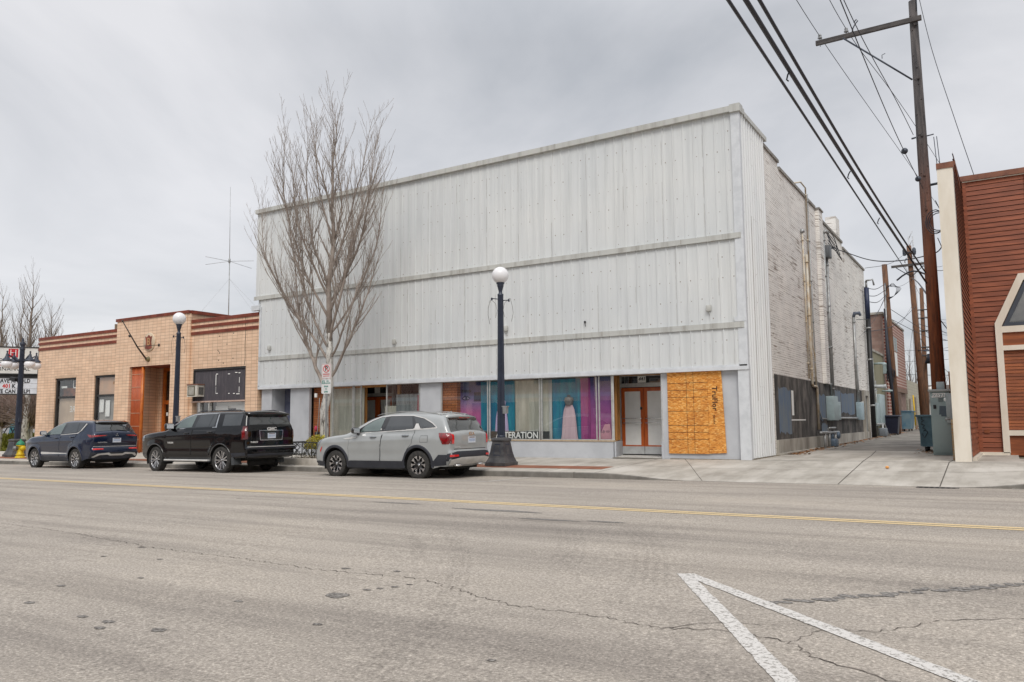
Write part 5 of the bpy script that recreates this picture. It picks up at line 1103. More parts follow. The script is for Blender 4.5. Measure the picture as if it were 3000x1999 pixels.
M_bplastic = mat('gloss black trim', (.01, .01, .011), .12, (.012, .012, .013), coat=1)
M_tyre = mat('tyre rubber', (.022, .021, .020), .8, (.045, .042, .038), 14)
M_rim = mat('machined alloy', (.62, .62, .63), .25, (.52, .52, .53), 5, metal=.9); M_rimd = mat('dark alloy', (.015, .015, .017), .35, (.02, .02, .02), coat=.6)
M_tail = mat('red lamp lens', (.26, .004, .008), .12, (.12, .003, .005), 9, coat=1); M_tailL = mat('bright red lamp lens', (.70, .02, .02), .15, (.5, .015, .015), 9, coat=1)
M_smoke = mat('smoked lamp lens', (.10, .02, .022), .1, (.06, .012, .014), 9, coat=1); M_head = mat('headlamp lens', (.10, .12, .15), .08, (.2, .22, .25), 12, coat=1)
M_plate = mat('licence plate', (.62, .64, .68), .4, (.50, .57, .66), 14); M_plink = mat('plate ink', (.14, .22, .42), .5)
M_silver = mat('silver trim', (.62, .61, .59), .35, (.52, .51, .49), 5, metal=.1); M_under = mat('underbody', (.010, .010, .010), .9, (.02, .019, .017))

def lerp_tab(tab, z):
    if z <= tab[0][0]: return tab[0][1]
    for (a, p), (b_, q) in zip(tab, tab[1:]):
        if z <= b_: t = (z - a) / (b_ - a); t = t * t * (3 - 2 * t) if abs(q - p) > .02 and b_ - a < .2 else t; return p + (q - p) * t
    return tab[-1][1]
class Car:
    def __init__(s, spec):
        s.__dict__.update(spec)
        s.T = crspline(s.top, 8)                               # (x, z, bx, r, crown)
        s.Tp = [(p[0], p[1]) for p in s.T]
    def zb(s, bx):
        z = s.sill
        if bx < s.fa - s.ra: z = s.sill + s.frise * min(1, (s.fa - s.ra - bx) / .25)
        if bx > s.rra + s.ra: z = s.sill + s.rrise * min(1, (bx - s.rra - s.ra) / .25)
        for cx in (s.fa, s.rra):
            d = abs(bx - cx)
            if d < s.ra: z = max(z, s.hz + sqrt(max(s.ra ** 2 - d * d, 0)))
        return z
    def width(s, x, z):
        w_ = lerp_tab(s.wid, z)
        if x < s.tf: w_ *= 1 - s.kf * ((s.tf - x) / (s.tf - s.x0)) ** 2.2
        if x > s.tr: w_ *= 1 - s.kr * ((x - s.tr) / (s.x1 - s.tr)) ** 2
        for cx in (s.fa, s.rra):       # swollen arches
            d = sqrt((x - cx) ** 2 + (z - s.hz) ** 2)
            if s.ra < d + .04 and d < s.ra + .22: w_ += s.flare * .5 * (1 + cos(pi * min(max((d - s.ra) / .22, 0), 1)))
        # soft shoulder crease and hollow door
        w_ += s.crease * math.exp(-((z - s.zc - .03 * x) / .05) ** 2) - s.hollow * math.exp(-((z - s.zh) / .12) ** 2) * (1 if s.fa + s.ra < x < s.rra - s.ra else 0)
        return w_
    def dist(s, x, z):
        best = 9; r = .1
        for i in range(0, len(s.Tp) - 1):
            a, c = s.Tp[i], s.Tp[i + 1]
            vx, vz = c[0] - a[0], c[1] - a[1]; L2 = vx * vx + vz * vz
            if L2 < 1e-12: continue
            t = min(max(((x - a[0]) * vx + (z - a[1]) * vz) / L2, 0), 1); d = math.hypot(a[0] + t * vx - x, a[1] + t * vz - z)
            if d < best: best = d; r = s.T[i][3] * (1 - t) + s.T[i + 1][3] * t
        return best, r
    def sy(s, x, z, dr=None):
        d, r = dr if dr else s.dist(x, z)
        y = s.width(x, z)
        if d < r: y -= r * (1 - sqrt(max(0, 1 - (1 - d / r) ** 2)))
        return y
    def body(s, root, m, name='body'):
        N_ = 260; T = s.T; acc = [0]
        for a, c in zip(T, T[1:]): acc.append(acc[-1] + math.dist(a[:2], c[:2]))
        S = []
        for i in range(N_ + 1):
            L_ = acc[-1] * i / N_; j = max(k for k in range(len(acc)) if acc[k] <= L_ + 1e-9); j = min(j, len(T) - 2); t = (L_ - acc[j]) / max(acc[j + 1] - acc[j], 1e-9); S.append([a + (c - a) * t for a, c in zip(T[j], T[j + 1])])
        s.S = S; rows = [0, .012, .03, .06, .10, .15, .22, .30, .39, .48, .57, .66, .75, .84, .92, 1]
        b = MB(); nr = len(rows)
        for sg in (-1, 1):
            vs = []; fs = []
            for i, q in enumerate(S):
                bz = s.zb(q[2]); 
                for t in rows:
                    x = q[0] + (q[2] - q[0]) * t; z = q[1] + (bz - q[1]) * t; dd = math.hypot(x - q[0], z - q[1])
                    y = s.sy(x, z) if t > 0 else s.sy(x, z, (0, q[3])); vs.append((x, sg * y, z))
            for i in range(N_):
                for k in range(nr - 1):
                    f = (i * nr + k, i * nr + k + 1, (i + 1) * nr + k + 1, (i + 1) * nr + k); fs.append(f if sg > 0 else f[::-1])
            b.add(vs, fs, 0, True)
        K = 12; vs = []; fs = []
        for i in range(N_ + 1):
            for k in range(K + 1): vs.append(s.cen(i, -1 + 2 * k / K))
        for i in range(N_):
            for k in range(K): fs.append((i * (K + 1) + k, (i + 1) * (K + 1) + k, (i + 1) * (K + 1) + k + 1, i * (K + 1) + k + 1))
        b.add(vs, fs, 0, True)
        me = bpy.data.meshes.new(name); me.from_pydata(b.v, [], b.f); me.materials.append(m); me.polygons.foreach_set('use_smooth', b.s)
        bm = bmesh.new(); bm.from_mesh(me); bmesh.ops.remove_doubles(bm, verts=bm.verts, dist=.0008); bmesh.ops.recalc_face_normals(bm, faces=bm.faces); bm.to_mesh(me); bm.free()
        o = bpy.data.objects.new(name, me); COL.objects.link(o); o.parent = root; return o
    def cen(s, i, v, off=0):
        q = s.S[i]; p = s.S[max(i - 1, 0)]; n = s.S[min(i + 1, len(s.S) - 1)]; tx, tz = n[0] - p[0], n[1] - p[1]; l = math.hypot(tx, tz) or 1; nx, nz = -tz / l, tx / l
        ye = s.sy(q[0], q[1], (0, q[3])); c = q[4] * (1 - abs(v) ** 2.2) + off; return (q[0] + nx * c, ye * v, q[1] + nz * c)
    def idx(s, x, z): return min(range(len(s.S)), key=lambda i: math.hypot(s.S[i][0] - x, s.S[i][1] - z))
    def strip(s, root, name, m, p0, p1, v0, v1, off=.006, k=8):
        i0, i1 = s.idx(*p0), s.idx(*p1); b = MB(); vs = []; n = i1 - i0
        for i in range(i0, i1 + 1):
            t = (i - i0) / n; a = v0[0] + (v0[1] - v0[0]) * t; c = v1[0] + (v1[1] - v1[0]) * t
            for j in range(k + 1): vs.append(s.cen(i, a + (c - a) * j / k, off))
        b.add(vs, [(i * (k + 1) + j, (i + 1) * (k + 1) + j, (i + 1) * (k + 1) + j + 1, i * (k + 1) + j + 1) for i in range(n) for j in range(k)], 0, True)
        return s.lk(b, name, m, root)
    def lk(s, b, name, m, root):
        me = bpy.data.meshes.new(name); me.from_pydata([tuple(v) for v in b.v], [], b.f); me.polygons.foreach_set('use_smooth', b.s)
        for q in (m if isinstance(m, list) else [m]): me.materials.append(q)
        me.polygons.foreach_set('material_index', b.m)
        bm = bmesh.new(); bm.from_mesh(me); bmesh.ops.recalc_face_normals(bm, faces=bm.faces); bm.to_mesh(me); bm.free()
        o = bpy.data.objects.new(name, me); COL.objects.link(o); o.parent = root; return o
    def cut(s, poly, g, proj):
        bm = bmesh.new(); vs = [bm.verts.new((a, 0, c)) for a, c in poly]; f = bm.faces.new(vs); bmesh.ops.triangulate(bm, faces=[f])
        xs = [p[0] for p in poly]; zs = [p[1] for p in poly]
        for lo, hi, ax in ((min(xs), max(xs), 0), (min(zs), max(zs), 2)):
            n = int((hi - lo) / g) + 1
            for i in range(1, n):
                c = lo + (hi - lo) * i / n; co = Vector((c, 0, 0)) if ax == 0 else Vector((0, 0, c)); no = Vector((1, 0, 0)) if ax == 0 else Vector((0, 0, 1))
                bmesh.ops.bisect_plane(bm, geom=bm.verts[:] + bm.edges[:] + bm.faces[:], plane_co=co, plane_no=no, dist=1e-5)
        for v in bm.verts: v.co = proj(v.co.x, v.co.z)
        bm.verts.index_update(); out = ([v.co.copy() for v in bm.verts], [[v.index for v in f.verts] for f in bm.faces]); bm.free(); return out
    def side(s, root, name, m, poly, off=.006, sg=-1, g=.07, thick=0, spl=0):
        if spl: poly = [p for p in crspline(list(poly) + [poly[0]], spl)][:-1]
        b = MB(); vs, fs = s.cut(poly, g, lambda x, z: Vector((x, sg * (s.sy(x, z) + off), z))); b.add(vs, fs, 0, True); return s.lk(b, name, m, root)
    def rx(s, y, z):
        best = None
        for i in range(len(s.S) - 1):
            a, c = s.S[i], s.S[i + 1]
            if a[0] > 1.2 and (a[1] - z) * (c[1] - z) <= 0 and a[1] != c[1]:
                t = (z - a[1]) / (c[1] - a[1]); x = a[0] + (c[0] - a[0]) * t; ye = s.sy(x, z, (0, a[3])); cr = a[4]
                if best is None or x > best[0]: best = (x, ye, cr, a[3])
        if best is None: return s.x1
        x, ye, cr, r = best; v = abs(y) / ye
        if v <= 1: return x + cr * (1 - v ** 2.2)
        u = min((abs(y) - ye) / max(r, .01), 1); return x - r * (1 - sqrt(max(0, 1 - u * u)))
    def rear(s, root, name, m, poly, off=.006, g=.08):
        b = MB(); vs, fs = s.cut(poly, g, lambda y, z: Vector((s.rx(y, z) + off, y, z))); b.add(vs, fs, 0, True); return s.lk(b, name, m, root)

def wheel(car, root, x, y, sg, R_, rw, rim_fn, steer=0, W_=.235):
    M = Matrix.Rotation(steer, 3, 'Z'); t = Vector((x, sg * y, R_ * .985))
    b = MB(); b.lathe([(rw * .3, .02), (rw * .95, .02), (rw * .97, .0)], (0, 0, 0), 20, 0, axis='Y'); b.lathe([(.05, sg * .05), (.10, sg * .05), (.10, sg * .02)], (0, 0, 0), 14, axis='Y')
    b.v = [M @ Vector(v) + t for v in b.v]; w0 = car.lk(b, 'wheel', M_rimd, root)
    b = MB(); h = W_ / 2; pr = [(rw, -h * .86), (R_ * .93, -h * .98), (R_ * .985, -h * .80), (R_, -h * .55), (R_, 0), (R_, h * .55), (R_ * .985, h * .80), (R_ * .93, h * .98), (rw, h * .86)]
    b.lathe(pr, (0, 0, 0), 48, 0, axis='Y')
    for k in range(48):      # tread grooves
        q = 2 * pi * k / 48
        for o_ in (-.6, .6): b.add([(Vector(((R_ + .0015) * cos(q + dq), o_ * h * (1.35 if e else .55), (R_ + .0015) * sin(q + dq)))) for dq, e in ((0, 0), (.03, 0), (.07, 1), (.04, 1))], [(0, 1, 2, 3)], 1)
    b.v = [M @ Vector(v) + t for v in b.v]; car.lk(b, 'tyre', [M_tyre, M_gap], w0)
    b = MB(); rim_fn(b, rw, h * .78 * sg, sg); b.v = [M @ Vector(v) + t for v in b.v]; car.lk(b, 'rim', [M_rim, M_rimd], w0)
def spoke(b, rw, yo, sg, a, w0, w1, r0, r1, mi, dish=.03, skew=0):
    d = Vector((cos(a), 0, sin(a))); q = Vector((-sin(a), 0, cos(a))); d2 = Vector((cos(a + skew), 0, sin(a + skew))); q2 = Vector((-sin(a + skew), 0, cos(a + skew)))
    A = d * r0; B = d2 * r1; yi = yo - sg * dish; o = lambda p, y: Vector((p.x, y, p.z))
    P = [o(A - q * w0, yi), o(A + q * w0, yi), o(B + q2 * w1, yo), o(B - q2 * w1, yo)]; Q = [p - Vector((0, sg * .03, 0)) for p in P]
    b.add(P + Q, [(0, 1, 2, 3), (0, 3, 7, 4), (1, 5, 6, 2), (4, 7, 6, 5)], mi)
def rim_base(b, rw, yo, sg, lip=0):
    b.lathe([(rw * .96, yo * .2), (rw * .97, yo * .9), (rw * 1.0, yo + sg * .006), (rw * 1.04, yo - sg * .004)], (0, 0, 0), 40, lip, axis='Y'); b.lathe([(.001, yo - sg * .03), (.075, yo - sg * .03), (.08, yo - sg * .06)], (0, 0, 0), 20, 1, axis='Y'); b.lathe([(.001, yo - sg * .022), (.032, yo - sg * .022), (.034, yo - sg * .03)], (0, 0, 0), 14, 0, axis='Y')
def rim_gray(b, rw, yo, sg):
    rim_base(b, rw, yo, sg, 1)
    for k in range(5):
        a = 2 * pi * k / 5 + .31
        for e in (-1, 1): spoke(b, rw, yo, sg, a, .03, .020, .06, rw * .96, 1, .03, e * .30); spoke(b, rw, yo + sg * .002, sg, a + e * .31, .018, .055, rw * .74, rw * .97, 0, .004, e * .05); spoke(b, rw, yo + sg * .001, sg, a + e * .12, .008, .012, rw * .45, rw * .82, 0, .012, e * .20)
def rim_blue(b, rw, yo, sg):
    rim_base(b, rw, yo, sg, 0)
    for k in range(10):
        a = 2 * pi * k / 10; spoke(b, rw, yo, sg, a + .1, .012, .034, .07, rw * .97, 0, .02, 0); spoke(b, rw, yo - sg * .006, sg, a + .1 + pi / 10, .010, .016, .07, rw * .97, 1, .02, 0)
def rim_black(b, rw, yo, sg):
    rim_base(b, rw, yo, sg, 0)
    for k in range(6):
        a = 2 * pi * k / 6 + .2
        for e in (-1, 1): spoke(b, rw, yo, sg, a + e * .09, .014, .020, .05, rw * .97, 0, .03, e * .12)
def arch_poly(cx, hz, ra, w_, z0, a0=-.35, a1=pi + .35, n=22, clipz=None):
    A = [(cx + (ra + w_) * cos(a), hz + (ra + w_) * sin(a)) for a in rng(a0, a1, n)]; B = [(cx + (ra - .003) * cos(a), hz + (ra - .003) * sin(a)) for a in rng(a1, a0, n)]
    return [(x, max(z, z0)) for x, z in A] + [(x, max(z, z0)) for x, z in B]
def arch_strip(car, root, name, m, cx, w_, z0, off=.014, sg=-1):
    b = MB(); n = 30; R0 = car.ra - .006; rows = 4; vs = []
    for i in range(n + 1):
        a = -.30 + (pi + .60) * i / n
        for k in range(rows + 1):
            r = R0 + w_ * k / rows; x, z = cx + r * cos(a), max(car.hz + r * sin(a), z0); o_ = off * (1 if 0 < k < rows else (.6 if k == 0 else -.004)); vs.append((x, sg * (car.sy(x, z) + o_), z))
    b.add(vs, [(i * (rows + 1) + k, i * (rows + 1) + k + 1, (i + 1) * (rows + 1) + k + 1, (i + 1) * (rows + 1) + k) for i in range(n) for k in range(rows)], 0, True); return car.lk(b, name, m, root)
def common(car, root, m_body, rim_fn, steer=0, R_=.365, rw=.235, ywheel=None):
    car.body(root, m_body); Wd = car.wid[1][1]; yw = ywheel or Wd - .115
    b = MB(); b.box(car.x0 + .35, car.x1 - .25, -Wd + .30, Wd - .30, car.sill - .02, .62); b.box(car.fa + car.ra + .02, car.rra - car.ra - .02, -Wd + .04, Wd - .04, car.sill - .03, .40); b.box(car.fa - .5, car.rra + .5, -.5, .5, .5, .9)
    b.box(car.fa + .5, car.rra + .3, -Wd + .2, Wd - .2, .8, 1.0)
    for x in (car.fa, car.rra):      # wheel-well liners
        for sg in (-1, 1):
            vs = []
            for i in range(25):
                a = -.35 + (pi + .7) * i / 24
                for y in (Wd - .03, Wd - .34): vs.append((x + (car.ra + .012) * cos(a), sg * y, car.hz + (car.ra + .012) * sin(a)))
            b.add(vs, [(2 * i, 2 * i + 1, 2 * i + 3, 2 * i + 2) for i in range(24)]); b.box(x - car.ra, x + car.ra, sg * (Wd - .36), sg * (Wd - .34), .3, .95)
    b.tube([(car.rra, -.6, R_), (car.rra, .6, R_)], .07, 8); b.tube([(car.x1 - .45, -.45, .33), (car.x1 - .45, .45, .33)], .11, 10)
    car.lk(b, 'underbody', M_under, root)
    for x, st in ((car.fa, steer), (car.rra, 0)):
        for sg in (-1, 1): wheel(car, root, x, yw, sg, R_, rw, rim_fn, st)
def door(car, root, m, poly, hpos, hm, spl=0, hl=.22):
    for sg in (-1, 1):
        cx = sum(p[0] for p in poly) / len(poly); cz = sum(p[1] for p in poly) / len(poly)
        car.side(root, 'door_gap', M_gap, [(x + .010 * (1 if x > cx else -1), z + .008 * (1 if z > cz else -1)) for x, z in poly], .0015, sg, .032)
        d = car.side(root, 'door', m, poly, .0050, sg, .032)
        b = MB(); x, z = hpos; y = car.sy(x, z)
        b.tube([(x - hl / 2, sg * (y - .005), z), (x - hl / 2 + .03, sg * (y + .035), z + .004), (x, sg * (y + .045), z + .008), (x + hl / 2 - .03, sg * (y + .035), z + .006), (x + hl / 2, sg * (y - .005), z)], [.012, .018, .02, .018, .012], 8); car.lk(b, 'handle', hm, d)
def mirror(car, root, x, z, m, stalk=.02, s=1.0):
    for sg in (-1, 1):
        b = MB(); y = car.sy(x, z - .08); M = Matrix.Rotation(sg * .25, 3, 'Z'); k = MB(); k.bev(-.07 * s, .07 * s, -.115 * s, .115 * s, -.08 * s, .085 * s, .045 * s)
        b.add([M @ Vector(v) + Vector((x, sg * (y + .13), z + .01)) for v in k.v], k.f, 0, True); b.tube([(x, sg * (y - .03), z - .12), (x, sg * (y + .06), z - .08)], .03, 6)
        g = k = MB(); g.box(.071 * s, .074 * s, -.09 * s, .09 * s, -.055 * s, .06 * s); b.add([M @ Vector(v) + Vector((x, sg * (y + .13), z + .01)) for v in g.v], g.f, 1)
        car.lk(b, 'wing_mirror', [m, M_chrome], root)
def plate(car, root, y, z, tilt=0):
    b = MB(); x = car.rx(y, z) + .014; b.box(x - .01, x, y - .155, y + .155, z - .08, z + .08, 0)
    for k in range(7): yy = y - .115 + k * .038; b.box(x, x + .002, yy - .007, yy + .007, z - .035, z + .028, 1)
    b.box(x, x + .0015, y - .12, y + .12, z + .05, z + .068, 2); return car.lk(b, 'licence_plate', [M_plate, M_plink, M_smoke], root)
def put(car, root, X, Y, sc_): z = z_road(X, Y + .9); root.location = (X, Y, z); root.scale = (sc_,) * 3; root.rotation_euler = (0, -.0095, 0)

# --- grey three-row crossover
G = Car(dict(top=[(-2.20, .30, -2.18, .10, .03), (-2.33, .38, -2.16, .14, .06), (-2.36, .60, -2.10, .16, .07), (-2.31, .82, -2.02, .15, .07), (-2.19, .98, -1.93, .12, .06), (-1.9, 1.06, -1.8, .10, .04), (-1.5, 1.115, -1.48, .10, .03), (-1.08, 1.17, -1.10, .09, .03), (-.80, 1.30, -.82, .10, .05), (-.42, 1.50, -.42, .11, .05), (-.10, 1.615, -.10, .12, .04), (.25, 1.675, .25, .12, .03), (.7, 1.70, .7, .12, .03), (1.2, 1.69, 1.2, .12, .03), (1.7, 1.655, 1.66, .12, .03), (2.04, 1.60, 1.92, .10, .03), (2.14, 1.53, 2.0, .09, .04), (2.25, 1.36, 2.06, .09, .07), (2.34, 1.20, 2.12, .09, .07), (2.42, 1.12, 2.17, .09, .05), (2.43, .95, 2.22, .10, .05), (2.41, .76, 2.26, .10, .05), (2.45, .66, 2.29, .09, .05), (2.45, .50, 2.32, .09, .05), (2.30, .33, 2.34, .08, .03)],
    wid=[(.25, .88), (.5, .93), (.75, .945), (.95, .945), (1.08, .925), (1.18, .875), (1.30, .845), (1.60, .715), (1.72, .66)], sill=.27, frise=.02, rrise=.06, fa=-1.41, rra=1.45, ra=.435, hz=.37, x0=-2.36, x1=2.45, tf=-1.5, kf=.17, tr=1.5, kr=.075, flare=.016, crease=.010, hollow=.012, zc=.98, zh=.62))
M_gray = paint('pale grey paint', (.33, .345, .345), 0, .3)
gr = thing('parked_suv', (0, 0, 0), 'pale grey SUV parked nearest to the shop windows', 'car', 'cars parked along the kerb')
common(G, gr, M_gray, rim_gray)
M_rail = mat('satin rail', (.38, .38, .37), .3, metal=.6)
M_hnd = mat('grey handle', (.22, .24, .26), .3)
D1 = [(-.91, .43), (.17, .43), (.19, .8), (.25, 1.19), (-.62, 1.175), (-.86, 1.10), (-.93, .8)]; D2 = [(.20, .43), (.93, .43), (1.0, .62), (1.12, .76), (1.26, .90), (1.32, 1.22), (.28, 1.19), (.22, .8)]
door(G, gr, M_gray, D1, (-.04, 1.07), M_hnd); door(G, gr, M_gray, D2, (1.05, 1.10), M_hnd)
for sg in (-1, 1):
    G.side(gr, 'window_trim', M_silver, [(-.83, 1.168), (-.55, 1.333), (-.22, 1.520), (.05, 1.608), (.4, 1.638), (1.15, 1.628), (1.55, 1.553), (1.84, 1.425), (2.02, 1.302), (1.98, 1.275), (1.5, 1.250), (.2, 1.200), (-.62, 1.170)], .003, sg)
    G.side(gr, 'pillar_trim', M_bplastic, [(-.78, 1.19), (-.53, 1.33), (-.2, 1.505), (.06, 1.59), (.4, 1.618), (1.15, 1.608), (1.53, 1.535), (1.82, 1.41), (1.97, 1.31), (1.5, 1.275), (.2, 1.22)], .005, sg)
    G.side(gr, 'window', M_cglass2, [(-.55, 1.215), (-.40, 1.38), (-.15, 1.50), (.10, 1.575), (.22, 1.585), (.15, 1.235)], .008, sg)
    G.side(gr, 'window', M_cglass, [(.31, 1.24), (.40, 1.60), (1.12, 1.59), (1.27, 1.275)], .008, sg)
    G.side(gr, 'quarter_window', M_cglass, [(1.18, 1.585), (1.5, 1.53), (1.80, 1.40), (1.95, 1.31), (1.51, 1.285), (1.42, 1.40), (1.30, 1.43)], .008, sg)
    G.side(gr, 'fin_trim', M_silver, [(1.29, 1.25), (1.31, 1.41), (1.39, 1.41), (1.48, 1.30), (1.52, 1.25)], .010, sg)
    G.side(gr, 'sill_cladding', M_plastic, [(-.97, .27), (1.0, .27), (1.03, .40), (.95, .455), (-.88, .455), (-.99, .36)], .010, sg)
    G.side(gr, 'rear_cladding', M_plastic, [(1.88, .33), (2.30, .36), (2.36, .62), (2.10, .62), (1.96, .47), (1.86, .42)], .012, sg)
    G.side(gr, 'front_cladding', M_plastic, [(-2.28, .30), (-1.86, .30), (-1.88, .42), (-2.1, .44), (-2.31, .42)], .008, sg)
    for cx in (G.fa, G.rra): arch_strip(G, gr, 'arch_cladding', M_plastic, cx, .075, .30, .012, sg)
    G.side(gr, 'fender_badge', M_silver, [(-1.12, 1.045), (-.62, 1.085), (-.64, 1.06), (-.90, 1.02), (-1.02, 1.02)], .012, sg)
    G.side(gr, 'taillight', M_tail, [(2.08, 1.165), (2.42, 1.155), (2.42, .88), (2.22, .88), (2.16, 1.02)], .010, sg, .05)
    G.side(gr, 'flap_gap', M_gap, [(1.52, .98), (1.55, 1.10), (1.78, 1.10), (1.78, .93), (1.54, .93)], .002, sg) if sg < 0 else None
    if sg < 0: G.side(gr, 'fuel_flap', M_gray, [(1.528, .985), (1.555, 1.092), (1.772, 1.092), (1.772, .938), (1.545, .938)], .004, sg)
    G.side(gr, 'headlight', M_head, [(-2.33, .80), (-2.1, .99), (-1.95, 1.02), (-2.05, .9), (-2.2, .72)], .006, sg)
    G.side(gr, 'side_marker', M_tailL, [(-2.03, .72), (-1.93, .84), (-1.92, .81), (-2.00, .66)], .008, sg)
    y0 = .56
    b = MB(); b.tube([(-.15, sg * .63, 1.64), (.0, sg * .60, 1.68), (.6, sg * .58, 1.728), (1.3, sg * .58, 1.718), (1.85, sg * .60, 1.655), (1.95, sg * .62, 1.62)], [.008, .012, .013, .013, .012, .008], 6); G.lk(b, 'roof_rail', M_rail, gr)
mirror(G, gr, -.60, 1.24, M_bplastic)
G.strip(gr, 'windshield', M_cglass, (-1.02, 1.19), (-.14, 1.60), (-.93, -.9), (.93, .9))
G.strip(gr, 'rear_window', M_cglass, (2.15, 1.51), (2.36, 1.19), (-1.0, -.99), (1.0, .99), .008, 12)
b = MB(); P = [(-.64, 1.98, 1.60), (-.60, 2.20, 1.555), (-.35, 2.27, 1.575), (0, 2.30, 1.58), (.35, 2.27, 1.575), (.60, 2.20, 1.555), (.64, 1.98, 1.60)]
vs = []; 
for y, x, z in P: vs += [(1.92, y * .95, 1.645), (x, y, z + .012), (x - .03, y * .98, z - .035), (2.05, y * .96, 1.54)]
b.add(vs, [(4 * i + k, 4 * i + (k + 1) % 4, 4 * i + 4 + (k + 1) % 4, 4 * i + 4 + k) for i in range(6) for k in range(4)] + [(0, 1, 2, 3), (27, 26, 25, 24)], 0, True); G.lk(b, 'spoiler', M_gray, gr)
b = MB(); b.box(2.24, 2.262, -.22, .22, 1.535, 1.553); G.lk(b, 'brake_light', M_tailL, gr)
b = MB(); 
for y0_, y1_ in ((-.58, -.1), (.1, .58), (-.1, .1)): b.prism([(2.06, 1.545), (2.235, 1.535), (2.20, 1.47), (2.13, 1.45)], lambda p, q, t: (p, t, q), y0_ * 1.02, y1_ * 1.02)
G.lk(b, 'spoiler_underside', M_bplastic, gr)
for sg in (-1, 1):
    G.rear(gr, 'taillight', M_tail, [(sg * .88, .885), (sg * .80, .885), (sg * .80, 1.15), (sg * .88, 1.165)] if sg > 0 else [(-.80, .885), (-.88, .885), (-.88, 1.165), (-.80, 1.15)], .012)
    G.rear(gr, 'taillight_bar', M_tailL, [(sg * .71, .89), (sg * .79, .89), (sg * .79, 1.14), (sg * .71, 1.12)], .013)
    G.rear(gr, 'reflector', M_tailL, [(sg * .60, .575), (sg * .86, .565), (sg * .86, .62), (sg * .60, .62)], .03)
G.rear(gr, 'bumper_cladding', M_plastic, [(-.93, .46), (.93, .46), (.93, .64), (.62, .70), (-.62, .70), (-.93, .64)], .012)
G.rear(gr, 'skid_plate', M_silver, [(-.82, .36), (.82, .36), (.84, .50), (.5, .55), (-.5, .55), (-.84, .50)], .035)
G.rear(gr, 'tailgate_gap', M_gap, [(-.70, .745), (.70, .745), (.70, .760), (-.70, .760)], .004); G.rear(gr, 'plate_recess', M_gray, [(-.36, .84), (.36, .84), (.44, 1.085), (-.44, 1.085)], .003)
b = MB()
for z in (.35,): b.tube([(2.36, -.62, z), (2.46, -.60, z), (2.46, -.38, z), (2.36, -.36, z)], .028, 6); b.tube([(2.36, .62, z), (2.46, .60, z), (2.46, .38, z), (2.36, .36, z)], .028, 6)
G.lk(b, 'exhaust_tip', M_chrome, gr)
plate(G, gr, 0.0, .98)
b = MB(); put_text(b, 'KIA', .12, (G.rx(0, 1.13) + .012, 0, 1.13), (0, 1, 0), (0, 0, 1), 0, extrude=.004, wx=1.3, bold=.003); G.lk(b, 'badge', M_chrome, gr)
b = MB(); put_text(b, 'SORENTO', .05, (G.rx(-.55, .80) + .01, -.56, .80), (0, 1, 0), (0, 0, 1), 0, extrude=.002, wx=1.2); G.lk(b, 'model_lettering', M_silver, gr)
b = MB(); b.prism([(1.65, 1.67), (1.86, 1.655), (1.84, 1.72)], lambda p, q, t: (p, t, q), -.02, .02); G.lk(b, 'roof_fin', M_gray, gr)
put(G, gr, -13.74, 16.17, .97)

# --- black full-size SUV
Yk = Car(dict(top=[(-2.38, .42, -2.32, .08, .03), (-2.50, .50, -2.30, .10, .05), (-2.53, .85, -2.26, .11, .06), (-2.50, 1.06, -2.22, .10, .06), (-2.42, 1.19, -2.15, .09, .06), (-2.1, 1.245, -2.08, .09, .05), (-1.6, 1.29, -1.6, .09, .04), (-1.2, 1.33, -1.2, .08, .04), (-.98, 1.42, -.98, .09, .05), (-.60, 1.64, -.60, .10, .06), (-.28, 1.79, -.28, .11, .05), (.10, 1.865, .10, .11, .03), (.7, 1.90, .7, .11, .03), (1.4, 1.90, 1.4, .11, .03), (2.1, 1.885, 2.1, .11, .03), (2.50, 1.86, 2.35, .10, .03), (2.60, 1.79, 2.44, .09, .04), (2.66, 1.60, 2.50, .09, .05), (2.72, 1.42, 2.54, .09, .05), (2.74, 1.2, 2.58, .09, .05), (2.74, .95, 2.62, .09, .05), (2.75, .83, 2.64, .08, .05), (2.78, .72, 2.68, .08, .05), (2.76, .52, 2.72, .08, .05), (2.60, .44, 2.75, .06, .02)],
    wid=[(.4, .93), (.6, .985), (.9, 1.0), (1.1, 1.0), (1.28, .985), (1.36, .945), (1.46, .925), (1.80, .80), (1.92, .76)], sill=.42, frise=.02, rrise=.06, fa=-1.62, rra=1.66, ra=.475, hz=.42, x0=-2.53, x1=2.78, tf=-1.7, kf=.12, tr=1.9, kr=.04, flare=.014, crease=.008, hollow=.010, zc=1.18, zh=.80))
M_flap = mat('grey mud flap', (.06, .065, .07), .7)
M_blk = paint('black paint', (.002, .002, .003), 0, .12, .8, .15)
yk = thing('parked_suv', (0, 0, 0), 'large glossy black SUV parked in front of the cream tiled building', 'car', 'cars parked along the kerb')
common(Yk, yk, M_blk, rim_black, steer=-.10, R_=.415, rw=.29, ywheel=.865)
D1 = [(-1.06, .56), (.20, .56), (.22, 1.0), (.28, 1.385), (-.75, 1.36), (-1.0, 1.30), (-1.06, 1.0)]; D2 = [(.23, .56), (1.08, .56), (1.14, .74), (1.28, .88), (1.36, 1.0), (1.38, 1.40), (.31, 1.385), (.25, 1.0)]
door(Yk, yk, M_blk, D1, (.0, 1.23), M_blk); door(Yk, yk, M_blk, D2, (1.15, 1.26), M_blk)
